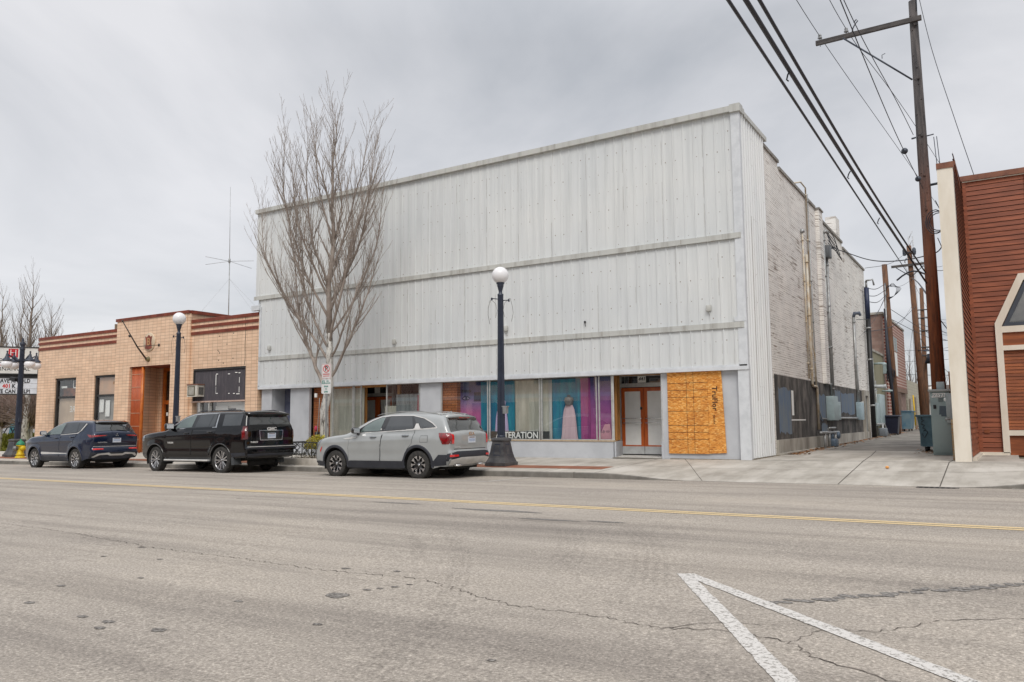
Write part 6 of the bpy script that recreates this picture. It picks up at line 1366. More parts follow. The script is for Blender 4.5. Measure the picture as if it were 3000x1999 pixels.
for sg in (-1, 1):
    Yk.side(yk, 'window_trim', M_chrome, [(-.92, 1.355), (-.60, 1.555), (-.25, 1.735), (.10, 1.82), (.45, 1.845), (1.36, 1.845), (1.40, 1.40), (1.33, 1.395), (-.7, 1.355)], .003, sg)
    Yk.side(yk, 'pillar_trim', M_bplastic, [(-.84, 1.385), (-.57, 1.555), (-.23, 1.72), (.11, 1.80), (.45, 1.822), (1.315, 1.822), (1.335, 1.42)], .005, sg)
    Yk.side(yk, 'window', M_cglass2, [(-.64, 1.40), (-.45, 1.60), (-.18, 1.725), (.10, 1.79), (.27, 1.80), (.19, 1.42)], .008, sg)
    Yk.side(yk, 'window', M_cglass, [(.35, 1.425), (.45, 1.805), (1.10, 1.805), (1.0, 1.43)], .008, sg); Yk.side(yk, 'vent_window', M_cglass, [(1.03, 1.43), (1.13, 1.805), (1.27, 1.805), (1.27, 1.44)], .008, sg)
    Yk.side(yk, 'quarter_window', M_cglass, [(1.66, 1.44), (1.62, 1.80), (2.46, 1.79), (2.48, 1.45)], .006, sg)
    Yk.side(yk, 'taillight', M_smoke, [(2.58, 1.42), (2.73, 1.43), (2.73, 1.03), (2.60, 1.02)], .012, sg, .05); Yk.side(yk, 'reversing_light', M_tail, [(2.62, 1.38), (2.71, 1.38), (2.71, 1.08), (2.64, 1.08)], .014, sg, .05)
    Yk.side(yk, 'headlight', M_head, [(-2.50, .98), (-2.42, 1.17), (-2.22, 1.20), (-2.26, 1.0)], .008, sg)
    for cx in (Yk.fa, Yk.rra): arch_strip(Yk, yk, 'arch_lip', M_bplastic, cx, .03, .40, .010, sg)
    Yk.side(yk, 'bumper_trim', M_plastic, [(2.18, .50), (2.74, .55), (2.74, .64), (2.16, .62)], .008, sg)
    b = MB(); b.bev(-1.05, 1.12, sg * .90, sg * 1.06, .37, .42, .018); Yk.lk(b, 'running_board', M_silver, yk)
    b = MB(); b.bev(-1.07, 1.14, sg * .90, sg * 1.02, .345, .372, .01); Yk.lk(b, 'running_board_base', M_plastic, yk)
    b = MB(); b.prism([(2.12, .60), (2.20, .60), (2.30, .28), (2.16, .26)], lambda p, q, t: (p, t, q), sg * .70, sg * .97); Yk.lk(b, 'mud_flap', M_flap, yk); b = MB(); b.prism([(-1.13, .52), (-1.08, .52), (-1.02, .34), (-1.1, .33)], lambda p, q, t: (p, t, q), sg * .74, sg * .96); Yk.lk(b, 'mud_flap', M_flap, yk)
    b = MB(); b.tube([(.1, sg * .66, 1.88), (.3, sg * .66, 1.925), (2.1, sg * .66, 1.925), (2.35, sg * .66, 1.885)], [.012, .016, .016, .012], 6); Yk.lk(b, 'roof_rail', M_plastic, yk)
mirror(Yk, yk, -.78, 1.45, M_blk, s=1.2)
Yk.strip(yk, 'windshield', M_cglass, (-1.12, 1.36), (-.30, 1.78), (-.93, -.9), (.93, .9))
Yk.strip(yk, 'rear_window', M_cglass, (2.59, 1.78), (2.705, 1.45), (-1.0, -.99), (1.0, .99), .008, 12)
b = MB(); vs = []
for y in rng(-.80, .80, 10): e = .10 * (abs(y) / .8) ** 3; vs += [(2.30, y * .97, 1.895), (2.80 - e, y, 1.80), (2.77 - e, y * .99, 1.745), (2.50, y * .97, 1.76)]
b.add(vs, [(4 * i + k, 4 * i + (k + 1) % 4, 4 * i + 4 + (k + 1) % 4, 4 * i + 4 + k) for i in range(10) for k in range(4)] + [(0, 1, 2, 3), (43, 42, 41, 40)], 0, True); Yk.lk(b, 'spoiler', M_blk, yk)
b = MB(); b.box(2.74, 2.772, -.25, .25, 1.79, 1.815); Yk.lk(b, 'brake_light', M_smoke, yk)
for sg in (-1, 1): Yk.rear(yk, 'taillight', M_smoke, [(sg * .93, 1.03), (sg * .86, 1.03), (sg * .86, 1.43), (sg * .93, 1.43)], .012)
Yk.rear(yk, 'plate_surround', M_chrome, [(-.43, .99), (.43, .99), (.47, 1.30), (-.47, 1.30)], .006); Yk.rear(yk, 'plate_recess', M_bplastic, [(-.405, 1.01), (.405, 1.01), (.44, 1.28), (-.44, 1.28)], .009)
b = MB(); b.bev(2.70, 2.86, -.93, .93, .73, .80, .025); Yk.lk(b, 'bumper_step', M_plastic, yk)
b = MB(); b.bev(2.70, 2.875, -.88, .88, .795, .812, .008); Yk.lk(b, 'bumper_strip', M_silver, yk)
Yk.rear(yk, 'bumper_lower', M_plastic, [(-.9, .50), (.9, .50), (.9, .60), (-.9, .60)], .012)
Yk.rear(yk, 'tailgate_gap', M_gap, [(-.86, .835), (.86, .835), (.86, .85), (-.86, .85)], .004)
plate(Yk, yk, 0.0, 1.13)
b = MB(); put_text(b, 'GMC', .13, (Yk.rx(0, 1.33) + .014, 0, 1.33), (0, 1, 0), (0, 0, 1), 0, extrude=.006, wx=1.25, bold=.006); Yk.lk(b, 'badge', M_silver, yk)
b = MB(); put_text(b, 'YUKON', .07, (Yk.rx(-.7, .94) + .012, -.62, .94), (0, 1, 0), (0, 0, 1), 0, extrude=.003, wx=1.3, bold=.003); Yk.lk(b, 'model_lettering', M_silver, yk)
b = MB(); put_text(b, 'YUKON', .07, (-.80, -1.003, .94), (1, 0, 0), (0, 0, 1), 0, extrude=.003, wx=1.2, bold=.003); Yk.lk(b, 'door_lettering', M_silver, yk)
put(Yk, yk, -21.36, 16.20, .97)

# --- dark blue crossover
Ob = Car(dict(top=[(-2.20, .32, -2.16, .10, .03), (-2.32, .40, -2.14, .14, .06), (-2.34, .70, -2.08, .15, .07), (-2.27, .94, -2.0, .12, .07), (-2.08, 1.09, -1.9, .11, .05), (-1.8, 1.16, -1.75, .10, .04), (-1.4, 1.205, -1.4, .10, .03), (-1.0, 1.24, -1.0, .09, .03), (-.78, 1.34, -.78, .10, .05), (-.40, 1.54, -.40, .11, .05), (-.05, 1.665, -.05, .12, .04), (.35, 1.735, .35, .12, .03), (.9, 1.755, .9, .12, .03), (1.5, 1.74, 1.5, .12, .03), (1.9, 1.71, 1.85, .11, .03), (2.05, 1.66, 1.95, .09, .03), (2.16, 1.50, 2.02, .09, .06), (2.27, 1.33, 2.08, .09, .06), (2.36, 1.24, 2.14, .09, .05), (2.37, 1.0, 2.2, .09, .05), (2.33, .80, 2.24, .10, .05), (2.38, .70, 2.27, .09, .05), (2.38, .52, 2.30, .09, .05), (2.24, .36, 2.32, .08, .03)],
    wid=[(.27, .87), (.5, .92), (.8, .935), (1.0, .935), (1.14, .91), (1.24, .865), (1.34, .84), (1.66, .715), (1.78, .66)], sill=.30, frise=.02, rrise=.08, fa=-1.40, rra=1.36, ra=.435, hz=.38, x0=-2.34, x1=2.38, tf=-1.5, kf=.16, tr=1.4, kr=.07, flare=.018, crease=.012, hollow=.02, zc=1.02, zh=.62))
M_navyp = paint('dark blue paint', (.008, .017, .045), .2, .2, .9, .3)
ob = thing('parked_suv', (0, 0, 0), 'dark blue SUV parked furthest left beside the fire hydrant', 'car', 'cars parked along the kerb')
common(Ob, ob, M_navyp, rim_blue, R_=.375, rw=.265)
D1 = [(-.98, .45), (.28, .45), (.30, .8), (.38, 1.235), (-.66, 1.21), (-.90, 1.15), (-1.0, .8)]; D2 = [(.31, .45), (.84, .45), (.92, .64), (1.04, .80), (1.2, .92), (1.36, 1.26), (.41, 1.24), (.33, .8)]
door(Ob, ob, M_navyp, D1, (.10, 1.12), M_navyp); door(Ob, ob, M_navyp, D2, (1.12, 1.15), M_navyp)
for sg in (-1, 1):
    Ob.side(ob, 'pillar_trim', M_bplastic, [(-.78, 1.23), (-.52, 1.39), (-.2, 1.54), (.1, 1.63), (.45, 1.675), (1.3, 1.675), (1.85, 1.62), (1.68, 1.36), (1.4, 1.30), (.3, 1.26)], .005, sg)
    Ob.side(ob, 'window', M_cglass2, [(-.64, 1.245), (-.42, 1.42), (-.12, 1.56), (.18, 1.645), (.38, 1.66), (.30, 1.27)], .008, sg); Ob.side(ob, 'window', M_cglass, [(.47, 1.28), (.52, 1.665), (1.25, 1.655), (1.32, 1.32)], .008, sg)
    Ob.side(ob, 'quarter_window', M_cglass, [(1.36, 1.33), (1.30, 1.65), (1.62, 1.635), (1.55, 1.45), (1.50, 1.36)], .008, sg)
    Ob.side(ob, 'window_trim', M_silver, [(.3, 1.245), (1.38, 1.295), (1.52, 1.36), (1.72, 1.63), (1.78, 1.62), (1.60, 1.38), (1.42, 1.275), (.3, 1.225)], .010, sg)
    Ob.side(ob, 'door_moulding', M_silver, [(-.90, .53), (.8, .555), (.84, .58), (-.92, .62)], .006, sg); Ob.side(ob, 'sill_cladding', M_plastic, [(-.95, .30), (.92, .30), (.90, .42), (-.95, .42)], .008, sg)
    for cx in (Ob.fa, Ob.rra): arch_strip(Ob, ob, 'arch_cladding', M_navyp, cx, .07, .32, .014, sg)
    Ob.side(ob, 'taillight', M_tail, [(1.98, 1.245), (2.35, 1.20), (2.36, 1.13), (2.2, 1.13), (2.08, 1.19)], .010, sg, .05); Ob.side(ob, 'headlight', M_head, [(-2.26, .98), (-2.1, 1.07), (-1.95, 1.09), (-2.1, 1.0)], .006, sg); Ob.side(ob, 'side_marker', M_tailL, [(-2.27, .62), (-2.21, .80), (-2.19, .78), (-2.23, .60)], .008, sg)
    Ob.rear(ob, 'taillight', M_smoke, [(sg * .87, 1.13), (sg * .38, 1.17), (sg * .34, 1.22), (sg * .87, 1.22)], .010); Ob.rear(ob, 'taillight_bar', M_tailL, [(sg * .86, 1.16), (sg * .42, 1.185), (sg * .42, 1.20), (sg * .86, 1.19)], .014)
    Ob.rear(ob, 'reflector', M_tailL, [(sg * .48, .70), (sg * .84, .69), (sg * .84, .745), (sg * .48, .74)], .014)
mirror(Ob, ob, -.66, 1.30, M_navyp)
Ob.strip(ob, 'windshield', M_cglass, (-.96, 1.26), (-.08, 1.65), (-.93, -.9), (.93, .9)); Ob.strip(ob, 'rear_window', M_cglass, (2.08, 1.62), (2.27, 1.33), (-1.0, -.99), (1.0, .99), .008, 12)
b = MB(); vs = []
for y in rng(-.63, .63, 10): e = .10 * (abs(y) / .63) ** 3; vs += [(1.85, y * .97, 1.735), (2.22 - e, y, 1.665), (2.19 - e, y * .99, 1.625), (2.02, y * .97, 1.62)]
b.add(vs, [(4 * i + k, 4 * i + (k + 1) % 4, 4 * i + 4 + (k + 1) % 4, 4 * i + 4 + k) for i in range(10) for k in range(4)] + [(0, 1, 2, 3), (43, 42, 41, 40)], 0, True); Ob.lk(b, 'spoiler', M_bplastic, ob)
b = MB(); b.box(2.17, 2.20, -.15, .15, 1.64, 1.655); Ob.lk(b, 'brake_light', M_smoke, ob)
Ob.rear(ob, 'skid_trim', M_silver, [(-.86, .44), (-.70, .55), (-.30, .58), (-.22, .535), (.22, .535), (.30, .58), (.70, .55), (.86, .44), (.80, .41), (.62, .50), (.34, .51), (.24, .47), (-.24, .47), (-.34, .51), (-.62, .50), (-.80, .41)], .03)
Ob.rear(ob, 'bumper_cladding', M_plastic, [(-.9, .38), (.9, .38), (.9, .60), (-.9, .60)], .010)
Ob.rear(ob, 'tailgate_gap', M_gap, [(-.74, .88), (.74, .88), (.74, .895), (-.74, .895)], .004); Ob.rear(ob, 'bumper_crease', M_silver, [(-.88, .80), (.88, .80), (.88, .815), (-.88, .815)], .006)
plate(Ob, ob, 0.0, 1.02)
b = MB(); xr = Ob.rx(0, 1.20) + .018
for a in (90, 210, 330):
    q = radians(a); d = Vector((0, cos(q), sin(q))); e = Vector((0, -sin(q), cos(q))); c = Vector((xr, 0, 1.205)); r_ = .038
    b.add([c + d * .004, c + d * r_ + e * r_ * .5, c + d * 2 * r_, c + d * r_ - e * r_ * .5], [(0, 1, 2, 3)])
Ob.lk(b, 'badge', M_chrome, ob)
b = MB(); b.tube([(Ob.rx(.1, 1.36) + .02, .45, 1.35), (Ob.rx(.1, 1.38) + .02, .05, 1.39)], .012, 5); Ob.lk(b, 'rear_wiper', M_black, ob)
b = MB(); put_text(b, 'OUTLANDER', .045, (Ob.rx(-.5, .95) + .01, -.52, .95), (0, 1, 0), (0, 0, 1), 0, extrude=.002, wx=1.3); Ob.lk(b, 'model_lettering', M_silver, ob)
put(Ob, ob, -28.88, 16.15, .97)
# ------------------------------------------------------------------ right-hand building with red siding
def m_siding(name, c1, c2):
    m, nt, P, LK = mk(name); P.inputs['Roughness'].default_value = .6
    c = ramp(nt, noise(nt, coords(nt, (.8, .8, 7.4)), 1.5, 4, .6), [(.38, tuple(x * .8 for x in c2)), (.5, c2), (.62, c1)]); LK(c, P.inputs['Base Color']); return m
M_red = m_siding('red brown siding', (.31, .09, .038), (.24, .066, .028)); M_redd = mat('siding groove', (.022, .010, .008), .95)
M_redo = m_siding('orange brown siding', (.34, .10, .03), (.25, .07, .022)); M_crm = mat('cream trim paint', (.78, .72, .62), .5, (.69, .62, .51), 2.2, stretch=(1, 1, .3)); M_rcap = mat('rusty cap flashing', (.22, .085, .045), .6, (.14, .05, .03), 4)
RB = thing('siding_building', (2, 25, .35), 'red brown sided building with cream corner column and arched window trim', 'building')
b = MB(); b.box(-1.09, -.75, 21.35, 21.75, .28, 7.42); b.box(-1.085, -1.02, 21.75, 22.3, .28, 7.42); b.build('corner_column', M_crm, RB)
b = MB(); b.box(-1.10, -.73, 21.33, 21.8, 7.42, 7.56); b.build('column_cap', M_rcap, RB)
b = MB(); b.box(-.755, -.748, 21.37, 21.75, .35, 7.4); b.build('column_edge', M_seam, RB)
b = MB(); z = .46; H_ = .135
def course(mb, p, q, z0, z1, n, lap=.022):
    """one lapped board between plan points p and q; n is the outward normal"""
    p = Vector((*p, 0)); q = Vector((*q, 0)); n = Vector((*n, 0)); U = Vector((0, 0, 1))
    a, c = p + n * lap + U * z0, q + n * lap + U * z0; d, e = q + n * .004 + U * z1, p + n * .004 + U * z1
    mb.add([a, c, d, e], [(0, 1, 2, 3)], 0); mb.add([p + U * z0, q + U * z0, c, a], [(0, 1, 2, 3)], 1)
def wallboards(mb, p, q, z0, z1, h, n, lap=.022):
    k = int(round((z1 - z0) / h)); h = (z1 - z0) / k
    for i in range(k):
        course(mb, p, q, z0 + i * h + .008, z0 + (i + 1) * h, n, lap)
        P = Vector((*p, 0)); Q = Vector((*q, 0)); N2 = Vector((*n, 0)) * .002; U = Vector((0, 0, 1)); mb.add([P + N2 + U * (z0 + i * h), Q + N2 + U * (z0 + i * h), Q + N2 + U * (z0 + i * h + .016), P + N2 + U * (z0 + i * h + .016)], [(0, 1, 2, 3)], 1)
wallboards(b, (-.76, 21.75), (-.70, 25.3), .44, 8.0, .136, (1, 0)); b.build('return_siding', [M_red, M_redd], RB)
b = MB(); b.box(-1.02, -.79, 21.76, 30.0, .2, 7.6); b.box(-1.0, 9, 25.36, 33, .2, 8.05); b.build('wall_core', M_red, RB)
ARCH = [(-.13, .42), (-.13, 3.95), (.49, 5.28), (2.15, 5.28), (2.75, 3.95), (2.75, .42)]
b = MB()
k = int((8.03 - .42) / .136); h = (8.03 - .42) / k
def arch_x(z):
    if z < 3.95: return -.13, 2.75
    if z < 5.28: t = (z - 3.95) / 1.33; return -.13 + .62 * t, 2.75 - .6 * t
    return None
for i in range(k):
    za_, zb_ = .42 + i * h, .42 + (i + 1) * h; r = arch_x((za_ + zb_) / 2)
    for p, q in (((-.70, 25.3), (r[0] + .05, 25.3)), ((r[1] - .05, 25.3), (9, 25.3))) if r else (((-.70, 25.3), (9, 25.3)),):
        course(b, p, q, za_ + .010, zb_, (0, -1)); b.add([(p[0], 25.297, za_), (q[0], 25.297, za_), (q[0], 25.297, za_ + .018), (p[0], 25.297, za_ + .018)], [(0, 1, 2, 3)], 1)
b.build('front_siding', [M_red, M_redd], RB)
b = MB(); b.box(-.72, -.60, 25.26, 25.31, .42, 8.03); b.box(.80, .86, 25.24, 25.30, 7.0, 8.03); b.each('corner_board', M_red, RB)
b = MB(); b.box(-.86, 9.1, 25.20, 25.5, 8.05, 8.20); b.box(-.86, -.70, 21.8, 25.2, 7.6, 7.7); b.build('roof_flashing', M_rcap, RB)
b = MB(); b.box(-.68, 9, 25.245, 25.26, 8.02, 8.05); b.build('drip_edge', M_crm, RB)
b = MB(); b.box(-.75, .02, 25.20, 25.30, .33, .44); b.prism([(-.77, 21.9), (-.66, 21.9), (-.62, 25.2), (-.75, 25.2)], lambda p, q, t: (p, q, t), .31, .43); b.build('base_trim', M_crm, RB)
tr_ = MB(); w_ = .17; inner = [(.03, .42), (.03, 3.87), (.60, 5.10), (2.03, 5.10), (2.58, 3.87), (2.58, .42)]
for (o0, o1, i0, i1) in [(ARCH[j], ARCH[j + 1], inner[j], inner[j + 1]) for j in range(5)]:
    tr_.prism([o0, o1, i1, i0], lambda p, q, t: (p, t, q), 25.20, 25.30)
tr_.box(.03, 2.58, 25.215, 25.30, 3.69, 3.86); tr_.build('arch_trim', M_crm, RB)
b = MB(); b.box(.03, .78, 25.21, 25.30, 3.20, 3.33); b.box(.72, .78, 25.21, 25.30, .42, 3.20); b.box(.03, 2.58, 25.212, 25.30, .89, 1.03); b.build('door_trim', M_crm, RB)
b = MB(); b.box(.03, 2.58, 25.27, 25.32, 3.33, 3.69); b.box(.03, 2.58, 25.27, 25.32, .36, .89); b.each('lower_panel', M_redo, RB)
b = MB(); wallboards(b, (.03, 25.30), (2.58, 25.30), 1.03, 3.20, .092, (0, -1), .016); b.build('infill_siding', [M_redo, M_redd], RB)
b = MB(); f_ = [(.05, 3.87), (.62, 5.08), (2.0, 5.08), (2.55, 3.87)]; f2 = [(.20, 3.96), (.69, 4.98), (1.93, 4.98), (2.40, 3.96)]
for j in range(4): b.prism([f_[j], f_[(j + 1) % 4], f2[(j + 1) % 4], f2[j]], lambda p, q, t: (p, t, q), 25.24, 25.32)
b.box(1.25, 1.32, 25.25, 25.32, 3.96, 4.98); fo = b.build('arch_window', mat('blue grey frame', (.06, .07, .09), .5), RB)
g = MB(); g.add([(p, 25.29, q) for p, q in f2], [(0, 1, 2, 3)]); g.build('pane', M_glass, fo)
b = MB(); b.box(.2, 2.4, 25.35, 25.36, 3.9, 5.0); b.build('window_backing', mat('dim interior', (.10, .09, .08), .8, (.22, .20, .17), 1.5), RB)
b = MB(); b.box(-1.16, -1.09, 21.9, 22.6, .25, 1.35); b.build('brick_edge', brickmat('tan brick', (.42, .30, .16), (.34, .20, .10), (.3, .26, .2), .2, .07, .01, plane='X+Y'), RB)
b = MB(); b.box(.6, .75, 25.27, 25.29, .80, .88); b.box(-.55, -.42, 25.265, 25.28, .95, 1.05); b.build('siding_outlet', M_redo, RB)

# utility cabinet, meter boxes, dumpster beside the pole
M_cab = mat('grey green enamel', (.30, .375, .365), .4, (.25, .32, .315), 1.6)
t = thing('utility_cabinet', (-1.54, 24.9, .31), 'tall grey green utility cabinet with white graffiti beside the cream corner column', 'utility cabinet')
b = MB(); b.bev(-1.78, -1.30, 24.7, 25.35, .36, 2.10, .012); b.build('cabinet_body', M_cab, t)
b = MB(); b.bev(-1.74, -1.31, 24.682, 24.70, .42, 2.06, .008); cdz = b.build('cabinet_door', M_cab, t)
b = MB(); b.bev(-1.82, -1.27, 24.64, 25.38, 2.10, 2.165, .015); b.build('cabinet_roof', mat('cabinet roof', (.42, .45, .44), .5), t)
b = MB(); b.box(-1.90, -1.24, 24.5, 25.5, .25, .36); b.build('concrete_pad', M_footing, t)
b = MB(); b.bev(-1.71, -1.64, 24.655, 24.683, 1.63, 1.74, .01); b.build('latch', M_black, cdz)
b = MB(); b.prism([(-1.56, 1.71), (-1.37, 1.70), (-1.37, 1.42), (-1.53, 1.42), (-1.53, 1.47), (-1.58, 1.47)], lambda p, q, t: (p, t, q), 24.674, 24.681); b.build('painted_patch', mat('dark slate patch', (.085, .115, .14), .6), cdz)
b = MB()
for i in range(5): b.box(-1.58, -1.46, 24.676, 24.683, 1.82 + i * .03, 1.83 + i * .03)
b.build('louvre', M_gap, cdz)
b = MB(); put_text(b, 'ZESTM', .14, (-1.545, 24.675, 2.0), extrude=.0008, font_shear=.3, bold=.006, wx=.95); b.tube([(-1.74, 24.676, 1.95), (-1.6, 24.676, 1.93), (-1.34, 24.676, 1.97)], .006, 4); b.build('graffiti', M_paper, cdz)
b = MB(); b.sphere((-1.39, 24.68, 1.88), .06, 10); b.build('meter_dome', M_paper, t)
b = MB(); b.bev(-1.40, -1.12, 24.62, 24.9, 1.24, 2.05, .012); b.build('side_enclosure', mat('pale grey enclosure', (.38, .43, .43), .45), t)
b = MB(); b.tube([(-1.44, 24.66, 1.35), (-1.32, 24.66, 1.33)], .05, 8); b.build('conduit_elbow', M_galv, t)
b = MB(); b.tube([(-1.28, 24.7, 2.0), (-1.28, 24.7, 2.65)], .018, 5); b.build('ground_rod', mat('rusty rod', (.30, .12, .04), .8), t)
def m_dump(): return mat('blue grey dumpster paint', (.10, .19, .235), .5, (.06, .12, .15), 3, (.35, .65))
M_dump = m_dump()
def dumpster(x0, x1, y0, y1, z, h, label, lid=True, graf=False, taper=.1, m=None):
    t = thing('dumpster', ((x0 + x1) / 2, (y0 + y1) / 2, z), label, 'dumpster'); b = MB(); m = m or M_dump
    zb_, zt = z + .16, z + h; tp = taper
    P = [(x0 + tp, y0 + tp, zb_), (x1 - tp, y0 + tp, zb_), (x1 - tp, y1 - tp, zb_), (x0 + tp, y1 - tp, zb_), (x0, y0, zt), (x1, y0, zt), (x1, y1, zt), (x0, y1, zt)]
    b.add(P, [(0, 3, 2, 1), (0, 1, 5, 4), (1, 2, 6, 5), (2, 3, 7, 6), (3, 0, 4, 7), (4, 5, 6, 7)]); b.build('bin_body', m, t)
    b = MB(); b.bev(x0 - .04, x1 + .04, y0 - .04, y0 + .04, zt - .06, zt, .012); b.bev(x0 - .04, x0 + .04, y0, y1, zt - .06, zt, .012); b.bev(x1 - .04, x1 + .04, y0, y1, zt - .06, zt, .012)
    for k in (.33, .66): b.box(x0 + tp * .5 - .02, x0 + tp * .5 + .01, y0 + (y1 - y0) * k, y0 + (y1 - y0) * k + .06, zb_, zt)
    b.build('rim_rail', m, t)
    if lid: b = MB(); b.prism([(y0 - .06, zt + .01), (y1 + .02, zt + .16), (y1 + .02, zt + .19), (y0 - .06, zt + .04)], lambda p, q, tt: (tt, p, q), x0 - .03, x1 + .03); b.build('lid', M_black, t)
    for x in (x0 + .2, x1 - .2):
        for y in (y0 + .22, y1 - .22):
            b = MB(); b.lathe([(.001, -.03), (.075, -.03), (.075, .03), (.001, .03)], (x, y, z + .078), 14, axis='X'); b.box(x - .04, x - .033, y - .04, y + .04, z + .07, z + .17); b.box(x + .033, x + .04, y - .04, y + .04, z + .07, z + .17); b.build('caster', M_black, t)
    if graf:
        b = MB(); yy = y0 - .004 + tp * .4
        for pts in ([(.08, 1.05), (.16, 1.12), (.12, .98), (.2, .95), (.12, .9)], [(.1, .85), (.2, .8), (.14, .72), (.22, .68), (.16, .62)], [(.12, .55), (.18, .42), (.28, .6), (.2, .66)]):
            b.tube([(x0 + a, y0 + tp * (1 - (c - .16) / (h - .16)) - .01, z + c) for a, c in pts], .011, 4)
        b.build('graffiti', M_black, t)
    return t
dumpster(-2.34, -1.30, 27.0, 28.3, z_back(-2, 27), 1.12, 'blue grey dumpster with black graffiti behind the utility cabinet', lid=False, graf=True)

# ------------------------------------------------------------------ utility poles
def m_pole(name, c1, c2, c3):
    m, nt, P, LK = mk(name); P.inputs['Roughness'].default_value = .9
    c = ramp(nt, noise(nt, coords(nt, (6, 6, .5)), 1.8, 6, .7), [(.32, c3), (.48, c2), (.68, c1)])
    s = N(nt, 'ShaderNodeSeparateXYZ'); LK(coords(nt), s.inputs[0]); mr = N(nt, 'ShaderNodeMapRange'); LK(s.outputs[2], mr.inputs[0]); mr.inputs[1].default_value = 5.0; mr.inputs[2].default_value = 10.0
    c = mixc(nt, mr.outputs[0], c, ramp(nt, noise(nt, coords(nt, (6, 6, .5)), 2.0, 5, .7), [(.35, (.035, .033, .035)), (.65, (.115, .10, .095))]))      # creosote top weathered grey
    LK(c, P.inputs['Base Color']); bump(nt, P, noise(nt, coords(nt, (9, 9, .8)), 3, 5), .7, .02); return m
M_pole = m_pole('creosoted pole wood', (.30, .095, .032), (.19, .06, .025), (.06, .03, .018)); M_pole2 = mat('old pole wood', (.21, .10, .052), .9, (.075, .045, .03), 5, stretch=(6, 6, .4), bmp=.4); M_arm = mat('weathered crossarm', (.10, .09, .085), .9, (.055, .05, .05), 5, stretch=(.6, 3, 3)); M_ins = mat('porcelain insulator', (.30, .31, .32), .3); M_cable = mat('black cable', (.016, .018, .028), .55)
M_armb = mat('steel brace', (.07, .08, .10), .5, metal=.5)
G1 = 'utility poles along the alley'
def knots(mb, x0, y0, z0, x1, z1, r0, r1, n):
    for i in range(n):
        t = random.random(); x = x0 + (x1 - x0) * t; z = z0 + (z1 - z0) * t; r = r0 + (r1 - r0) * t; a = random.uniform(-2.4, -.6); mb.sphere((x + r * cos(a) * .98, y0 + r * sin(a) * .98, z), random.uniform(.012, .03), 6)
t = thing('utility_pole', (-1.72, 27.6, .33), 'tall near utility pole with long one sided crossarm, reddish brown below and dark above', 'utility pole', G1)
b = MB(); b.tube([(-1.72, 27.6, .2), (-1.74, 27.6, 5), (-1.77, 27.6, 10), (-1.79, 27.6, 14.9)], [.215, .185, .155, .12], 20); knots(b, -1.72, 27.6, 1.5, -1.79, 14.5, .20, .125, 60)
for z in (14.0, 12.2, 9.0, 7.9, 10.3): b.box(-1.80 + .02, -1.80 + .09, 27.40, 27.47, z, z + .08)
b.build('pole_shaft', M_pole, t)
b = MB(); b.box(-4.78, -1.55, 27.36, 27.47, 14.12, 14.27); b.build('crossarm', M_arm, t)
b = MB(); b.tube([(-3.90, 27.35, 14.12), (-1.92, 27.40, 12.2)], .028, 6); b.tube([(-2.75, 27.34, 13.1), (-2.75, 27.34, 13.22), (-2.65, 27.34, 13.25)], .012, 4); b.build('diagonal_brace', M_armb, t)
for x in (-4.64, -3.80):
    b = MB(); b.tube([(x, 27.41, 14.05), (x, 27.41, 14.35)], .014, 5); b.lathe([(.03, 14.32), (.075, 14.34), (.075, 14.37), (.035, 14.39), (.06, 14.42), (.055, 14.46), (.02, 14.50), (.001, 14.5)], (x, 27.41, 0), 14); b.build('insulator', M_ins, t)
b = MB(); b.tube([(-3.62, 27.41, 14.27), (-3.58, 27.38, 14.40), (-3.50, 27.36, 14.52), (-3.42, 27.36, 14.60), (-3.46, 27.36, 14.66), (-3.55, 27.36, 14.58)], .02, 6); b.build('line_clamp', M_armb, t)
b = MB(); b.tube([(-1.68, 27.5, 14.5), (-1.66, 27.5, 15.4)], .02, 5); b.tube([(-1.6, 27.5, 8.7), (-.95, 27.5, 8.75)], .04, 4); b.tube([(-1.62, 27.5, 10.3), (-1.42, 27.5, 10.32)], .02, 4); b.tube([(-1.92, 27.45, 10.3), (-2.05, 27.45, 10.28)], .03, 5); b.build('pole_bracket', M_armb, t)
b = MB()
for dx_ in (0, .08): b.tube([(-1.42 + dx_, 27.4, 10.2), (-1.38 + dx_, 27.4, 9.3), (-1.32 + dx_, 27.4, 8.3), (-1.26 + dx_, 27.4, 7.4), (-1.05 + dx_, 27.4, 6.6)], .012, 5)
b.build('riser_cable', M_armb, t)
b = MB()
for k in range(3): b.tube([(-1.50 + .35 * cos(a) * (1 - .1 * k) , 27.3, 7.35 + .32 * sin(a) * (1 - .1 * k)) if False else (-1.42 + .26 * cos(a) - .05 * k, 27.3 - .02 * k, 7.45 + (.28 + .05 * k) * sin(a)) for a in rng(.6, 5.6, 12)], .016, 5)
b.tube([(-1.25, 27.3, 7.75), (-1.0, 27.3, 7.6), (-.95, 27.3, 7.7)], .03, 6); b.build('coiled_cable', M_cable, t)
b = MB(); b.bev(-1.08, -.94, 27.2, 27.35, 7.35, 7.68, .02); b.build('splice_box', M_galv, t)
b = MB(); b.bev(-1.62, -1.42, 24.9, 25.15, 2.17, 2.38, .01); b.build('mounted_box', mat('pale enclosure', (.40, .47, .48), .5), t)
def farpole(x0, y, z0, x1, z1, r0, r1, label, m, name='utility_pole'):
    t = thing(name, (x0, y, z0), label, 'utility pole', G1); b = MB(); b.tube([(x0, y, z0 - .1), ((x0 + x1) / 2, y, (z0 + z1) / 2), (x1, y, z1)], [r0, (r0 + r1) / 2, r1], 12); b.build('pole_shaft', m, t); return t
zz = z_back(-4, 60)
t = farpole(-4.72, 60, zz, -5.05, 13.3, .235, .15, 'second alley pole with a crossarm and a yellow guard strip at its foot', M_pole2)
